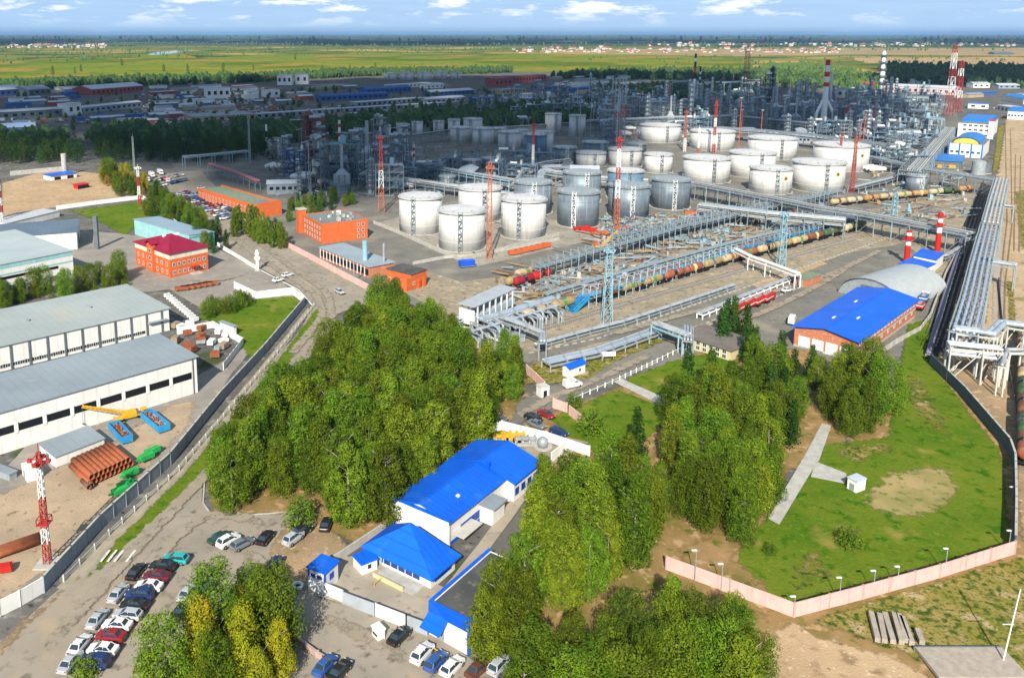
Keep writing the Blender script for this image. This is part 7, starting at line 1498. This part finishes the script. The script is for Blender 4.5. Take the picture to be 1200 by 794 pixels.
grove([(275, 280), (328, 296), (335, 286), (300, 270), (278, 268)], 6, ['poplar', 'birch'], 'green poplar in the row before the orange brick office', 'poplars by the orange brick office', 11, .9)
grove([(172, 252), (250, 300), (268, 292), (245, 270), (200, 240), (182, 228)], 7.5, ['dark', 'broad'], 'dark green tree in the row beside the left road', 'dark trees beside the left road', 12, .75)
grove([(110, 210), (135, 232), (165, 236), (172, 222), (150, 205), (125, 198)], 9, ['yellow', 'broad', 'birch', 'orange'], 'green and yellow tree in the strip right of the sandy lot', 'mixed trees by the sandy lot', 13, .9)
grove([(330, 268), (420, 240), (400, 232), (340, 240)], 8, ['broad', 'dark'], 'green tree behind the orange brick office', 'trees behind the brick office', 14, .6)
grove([(-60, 372), (90, 350), (158, 335), (140, 325), (90, 335), (-60, 355)], 5.5, ['bush', 'broad'], 'leafy bush in the hedge between the two long warehouses', 'hedge between the warehouses', 15, .75)
grove([(225, 372), (240, 376), (298, 358), (292, 350), (240, 358)], 3.6, ['bush'], 'bush in the dense hedge on the left lawn', 'hedge on the left lawn', 16, 1.1)
grove([(-80, 195), (95, 192), (98, 178), (-80, 176)], 10, ['far'], 'dark tree in the shaded wood at the left edge', 'left shaded wood', 17, 1.3)
grove([(110, 192), (335, 188), (332, 172), (110, 172)], 11, ['far'], 'dark tree in the shaded wood left of the refinery', 'shaded wood left of the refinery', 18, 1.3)
for (x, y, k, s, la) in ((997, 642, 'bush', 1.5, 'large round bush on the open lawn'), (903, 650, 'bush', .9, 'small bush at the edge of the lawn near the pink wall'), (352, 616, 'bush', 1.7, 'big green bush at the edge of the car park below the grove'), (1018, 540, 'bush', .01, ''), (672, 478, 'bush', 1.1, 'bush beside the short pink wall'), (395, 600, 'broad', .7, 'round tree standing alone at the lower tip of the dense grove'), (330, 770, 'broad', .6, 'small green tree at the bottom left of the gate square'), (694, 510, 'bush', 1.6, 'pale bush right of the back yard'), (745, 545, 'dark', .9, 'dark spruce standing among the birches above the middle grove'), (100, 795, 'bush', 1.2, 'small yellow-green bush at the bottom left of the car rows'), (1082, 400, 'bush', .7, 'small bush on the narrow lawn behind the depot'), (844, 392, 'dark', .75, 'dark spruce left of the fire engines'), (560, 352, 'bush', .01, '')):
    if la: tree(k, G(x, y), la, None, s)
print('trees', NT[0])
# distant woods that read as masses: one object each
def wood_mass(poly, n, h, la, m, seed):
    rn = random.Random(seed); P2 = [(G(*q).x, G(*q).y) for q in poly]; b = B(); x0, x1 = min(q[0] for q in P2), max(q[0] for q in P2); y0, y1 = min(q[1] for q in P2), max(q[1] for q in P2); k = 0; tr = 0
    while k < n and tr < n * 30:
        tr += 1; X, Y = rn.uniform(x0, x1), rn.uniform(y0, y1)
        if not inside(X, Y, P2): continue
        k += 1; hh = h * rn.uniform(.55, 1.2); r = hh * rn.uniform(.22, .38); random.seed(k); b.ball((X, Y, hh * .5), r, 7, 5, (1, 1, hh * .5 / r), .42)
        for _ in range(2 if h < 30 else 0): b.ball((X + rn.uniform(-r, r), Y + rn.uniform(-r, 0), hh * rn.uniform(.35, .75)), r * rn.uniform(.45, .7), 5, 4, (1, 1, 1.2), .4)
    tag(obj('distant_wood', b, m), la, 'wood', kind='stuff')
dk = M('far_dark_foliage', (.03, .07, .02), (.05, .1, .025), scale=.05, fine=(.15, (.07, .12, .03), .55, .1)); dk2 = M('far_foliage', (.06, .12, .025), (.1, .16, .03), scale=.03)
wood_mass([(-500, 112), (0, 106), (180, 101), (300, 97), (420, 90), (600, 86), (600, 83), (420, 86), (280, 92), (120, 96), (0, 101), (-500, 108)], 1700, 13, 'dark tree line between the shaded works and the green meadow', dk, 1)
wood_mass([(330, 178), (450, 160), (700, 146), (700, 128), (640, 126), (500, 134), (335, 150)], 520, 12, 'dark wood strip behind the small white tanks', dk, 2)
wood_mass([(95, 172), (335, 176), (335, 152), (200, 154), (100, 160)], 300, 12, 'dark wood behind the left shaded trees', dk, 12)
wood_mass([(-100, 172), (80, 172), (80, 164), (-100, 166)], 90, 12, 'dark wood behind the pale blue gabled hall', dk, 13)
wood_mass([(640, 92), (900, 96), (1000, 108), (1000, 96), (900, 86), (800, 85), (700, 86)], 700, 14, 'dark trees between the shaded units and the meadow', dk, 3)
wood_mass([(880, 100), (1030, 112), (1030, 92), (960, 78), (890, 78)], 420, 13, 'sunlit green trees behind the tall banded stack', dk2, 4)
wood_mass([(1040, 99), (1250, 106), (1600, 110), (1600, 88), (1250, 82), (1040, 80)], 1500, 17, 'dense dark wood at the upper right', dk, 5)
wood_mass([(680, 122), (800, 118), (900, 122), (900, 104), (700, 104)], 350, 11, 'trees among the shaded sheds in the middle distance', dk, 6)
wood_mass([(0, 158), (330, 150), (620, 124), (620, 104), (330, 106), (0, 114)], 170, 7, 'scattered trees between the shaded sheds', dk, 7)
wood_mass([(-300, 80), (0, 76), (180, 68), (420, 64), (640, 62), (640, 57), (300, 58), (0, 60), (-300, 64)], 500, 11, 'scattered thickets on the green meadow and along the river', dk2, 8)
wood_mass([(-600, 60), (1900, 60), (2400, 50), (-1400, 50)], 2600, 16, 'hazy woods beyond the meadow', dk2, 9)
wood_mass([(640, 82), (1100, 82), (1300, 78), (1200, 66), (700, 66)], 160, 8, 'scattered bushes on the yellow fields at the right', dk2, 10)
wood_mass([(-3000, 52), (4000, 52), (8000, 43.5), (-7000, 43.5)], 3800, 45, 'far blue forest belt along the horizon', dk, 11)
for i, (x, y) in enumerate(((192, 84), (220, 84), (262, 84), (297, 83), (378, 85), (143, 77), (346, 70), (62, 88), (88, 86), (410, 84), (440, 83), (95, 84))): tree('far', G(x, y), 'lone tree standing on the green meadow beyond the works', 'lone trees on the meadow', 1.5)

# ------------------------------------------------------------ clouds that shade the middle distance
cm = M('cloud_white', (.8, .8, .8), rough=1)
def cloud(poly, z, n, r0, r1, la, seed):
    rn = random.Random(seed); t = z / math.tan(SUN_EL); off = Vector((-sin(SUN_AZ) * t, -cos(SUN_AZ) * t, z)); P2 = [(G(*q).x, G(*q).y) for q in poly]; b = B(); x0, x1 = min(q[0] for q in P2), max(q[0] for q in P2); y0, y1 = min(q[1] for q in P2), max(q[1] for q in P2); k = 0; tr = 0
    while k < n and tr < n * 60:
        tr += 1; X, Y = rn.uniform(x0, x1), rn.uniform(y0, y1)
        if not inside(X, Y, P2): continue
        k += 1; r = rn.uniform(r0, r1); b.ball(Vector((X, Y, 0)) + off, r, 12, 7, (1, 1, .45), .08)
    tag(obj('cloud', b, cm, None, True), kind='structure')
cloud([(-500, 205), (-200, 196), (120, 188), (200, 196), (300, 212), (380, 226), (450, 236), (490, 222), (520, 206), (590, 200), (640, 192), (700, 178), (740, 152), (760, 140), (830, 140), (880, 150), (960, 152), (1040, 150), (1056, 134), (1030, 122), (960, 112), (890, 100), (860, 90), (600, 89), (420, 92), (200, 99), (0, 107), (-500, 116)], 2600, 900, 26, 48, '', 1)
cloud([(1050, 98), (1300, 102), (1800, 105), (1800, 84), (1300, 80), (1060, 80)], 2600, 500, 50, 90, '', 2)
cloud([(-4000, 54), (400, 53), (620, 52), (2500, 51), (5000, 46), (-5000, 45.5)], 3200, 900, 300, 700, '', 3)
# air
hz = B().box(-40000, 40000, -300, 70000, -2, 150); hm = bpy.data.materials.new('haze_air'); hm.use_nodes = True; hn = hm.node_tree.nodes; hn.clear(); ho = hn.new('ShaderNodeOutputMaterial'); hv = hn.new('ShaderNodeVolumePrincipled')
hv.inputs['Color'].default_value = (.35, .62, 1, 1); hv.inputs['Density'].default_value = 3.6e-5; hv.inputs['Anisotropy'].default_value = 0; hm.node_tree.links.new(hv.outputs[0], ho.inputs['Volume'])
USE_HAZE = True
if USE_HAZE: tag(obj('haze', hz, hm), kind='stuff')
for o in list(C.objects):
    if o.get('label') == 'x':
        for c in [q for q in C.objects if q.parent == o]:
            for d in [q for q in C.objects if q.parent == c]: bpy.data.objects.remove(d)
            bpy.data.objects.remove(c)
        bpy.data.objects.remove(o)

for o in C.objects:
    if len(str(o.get('label', '')).split()) > 16: print('LONG', o['label'])
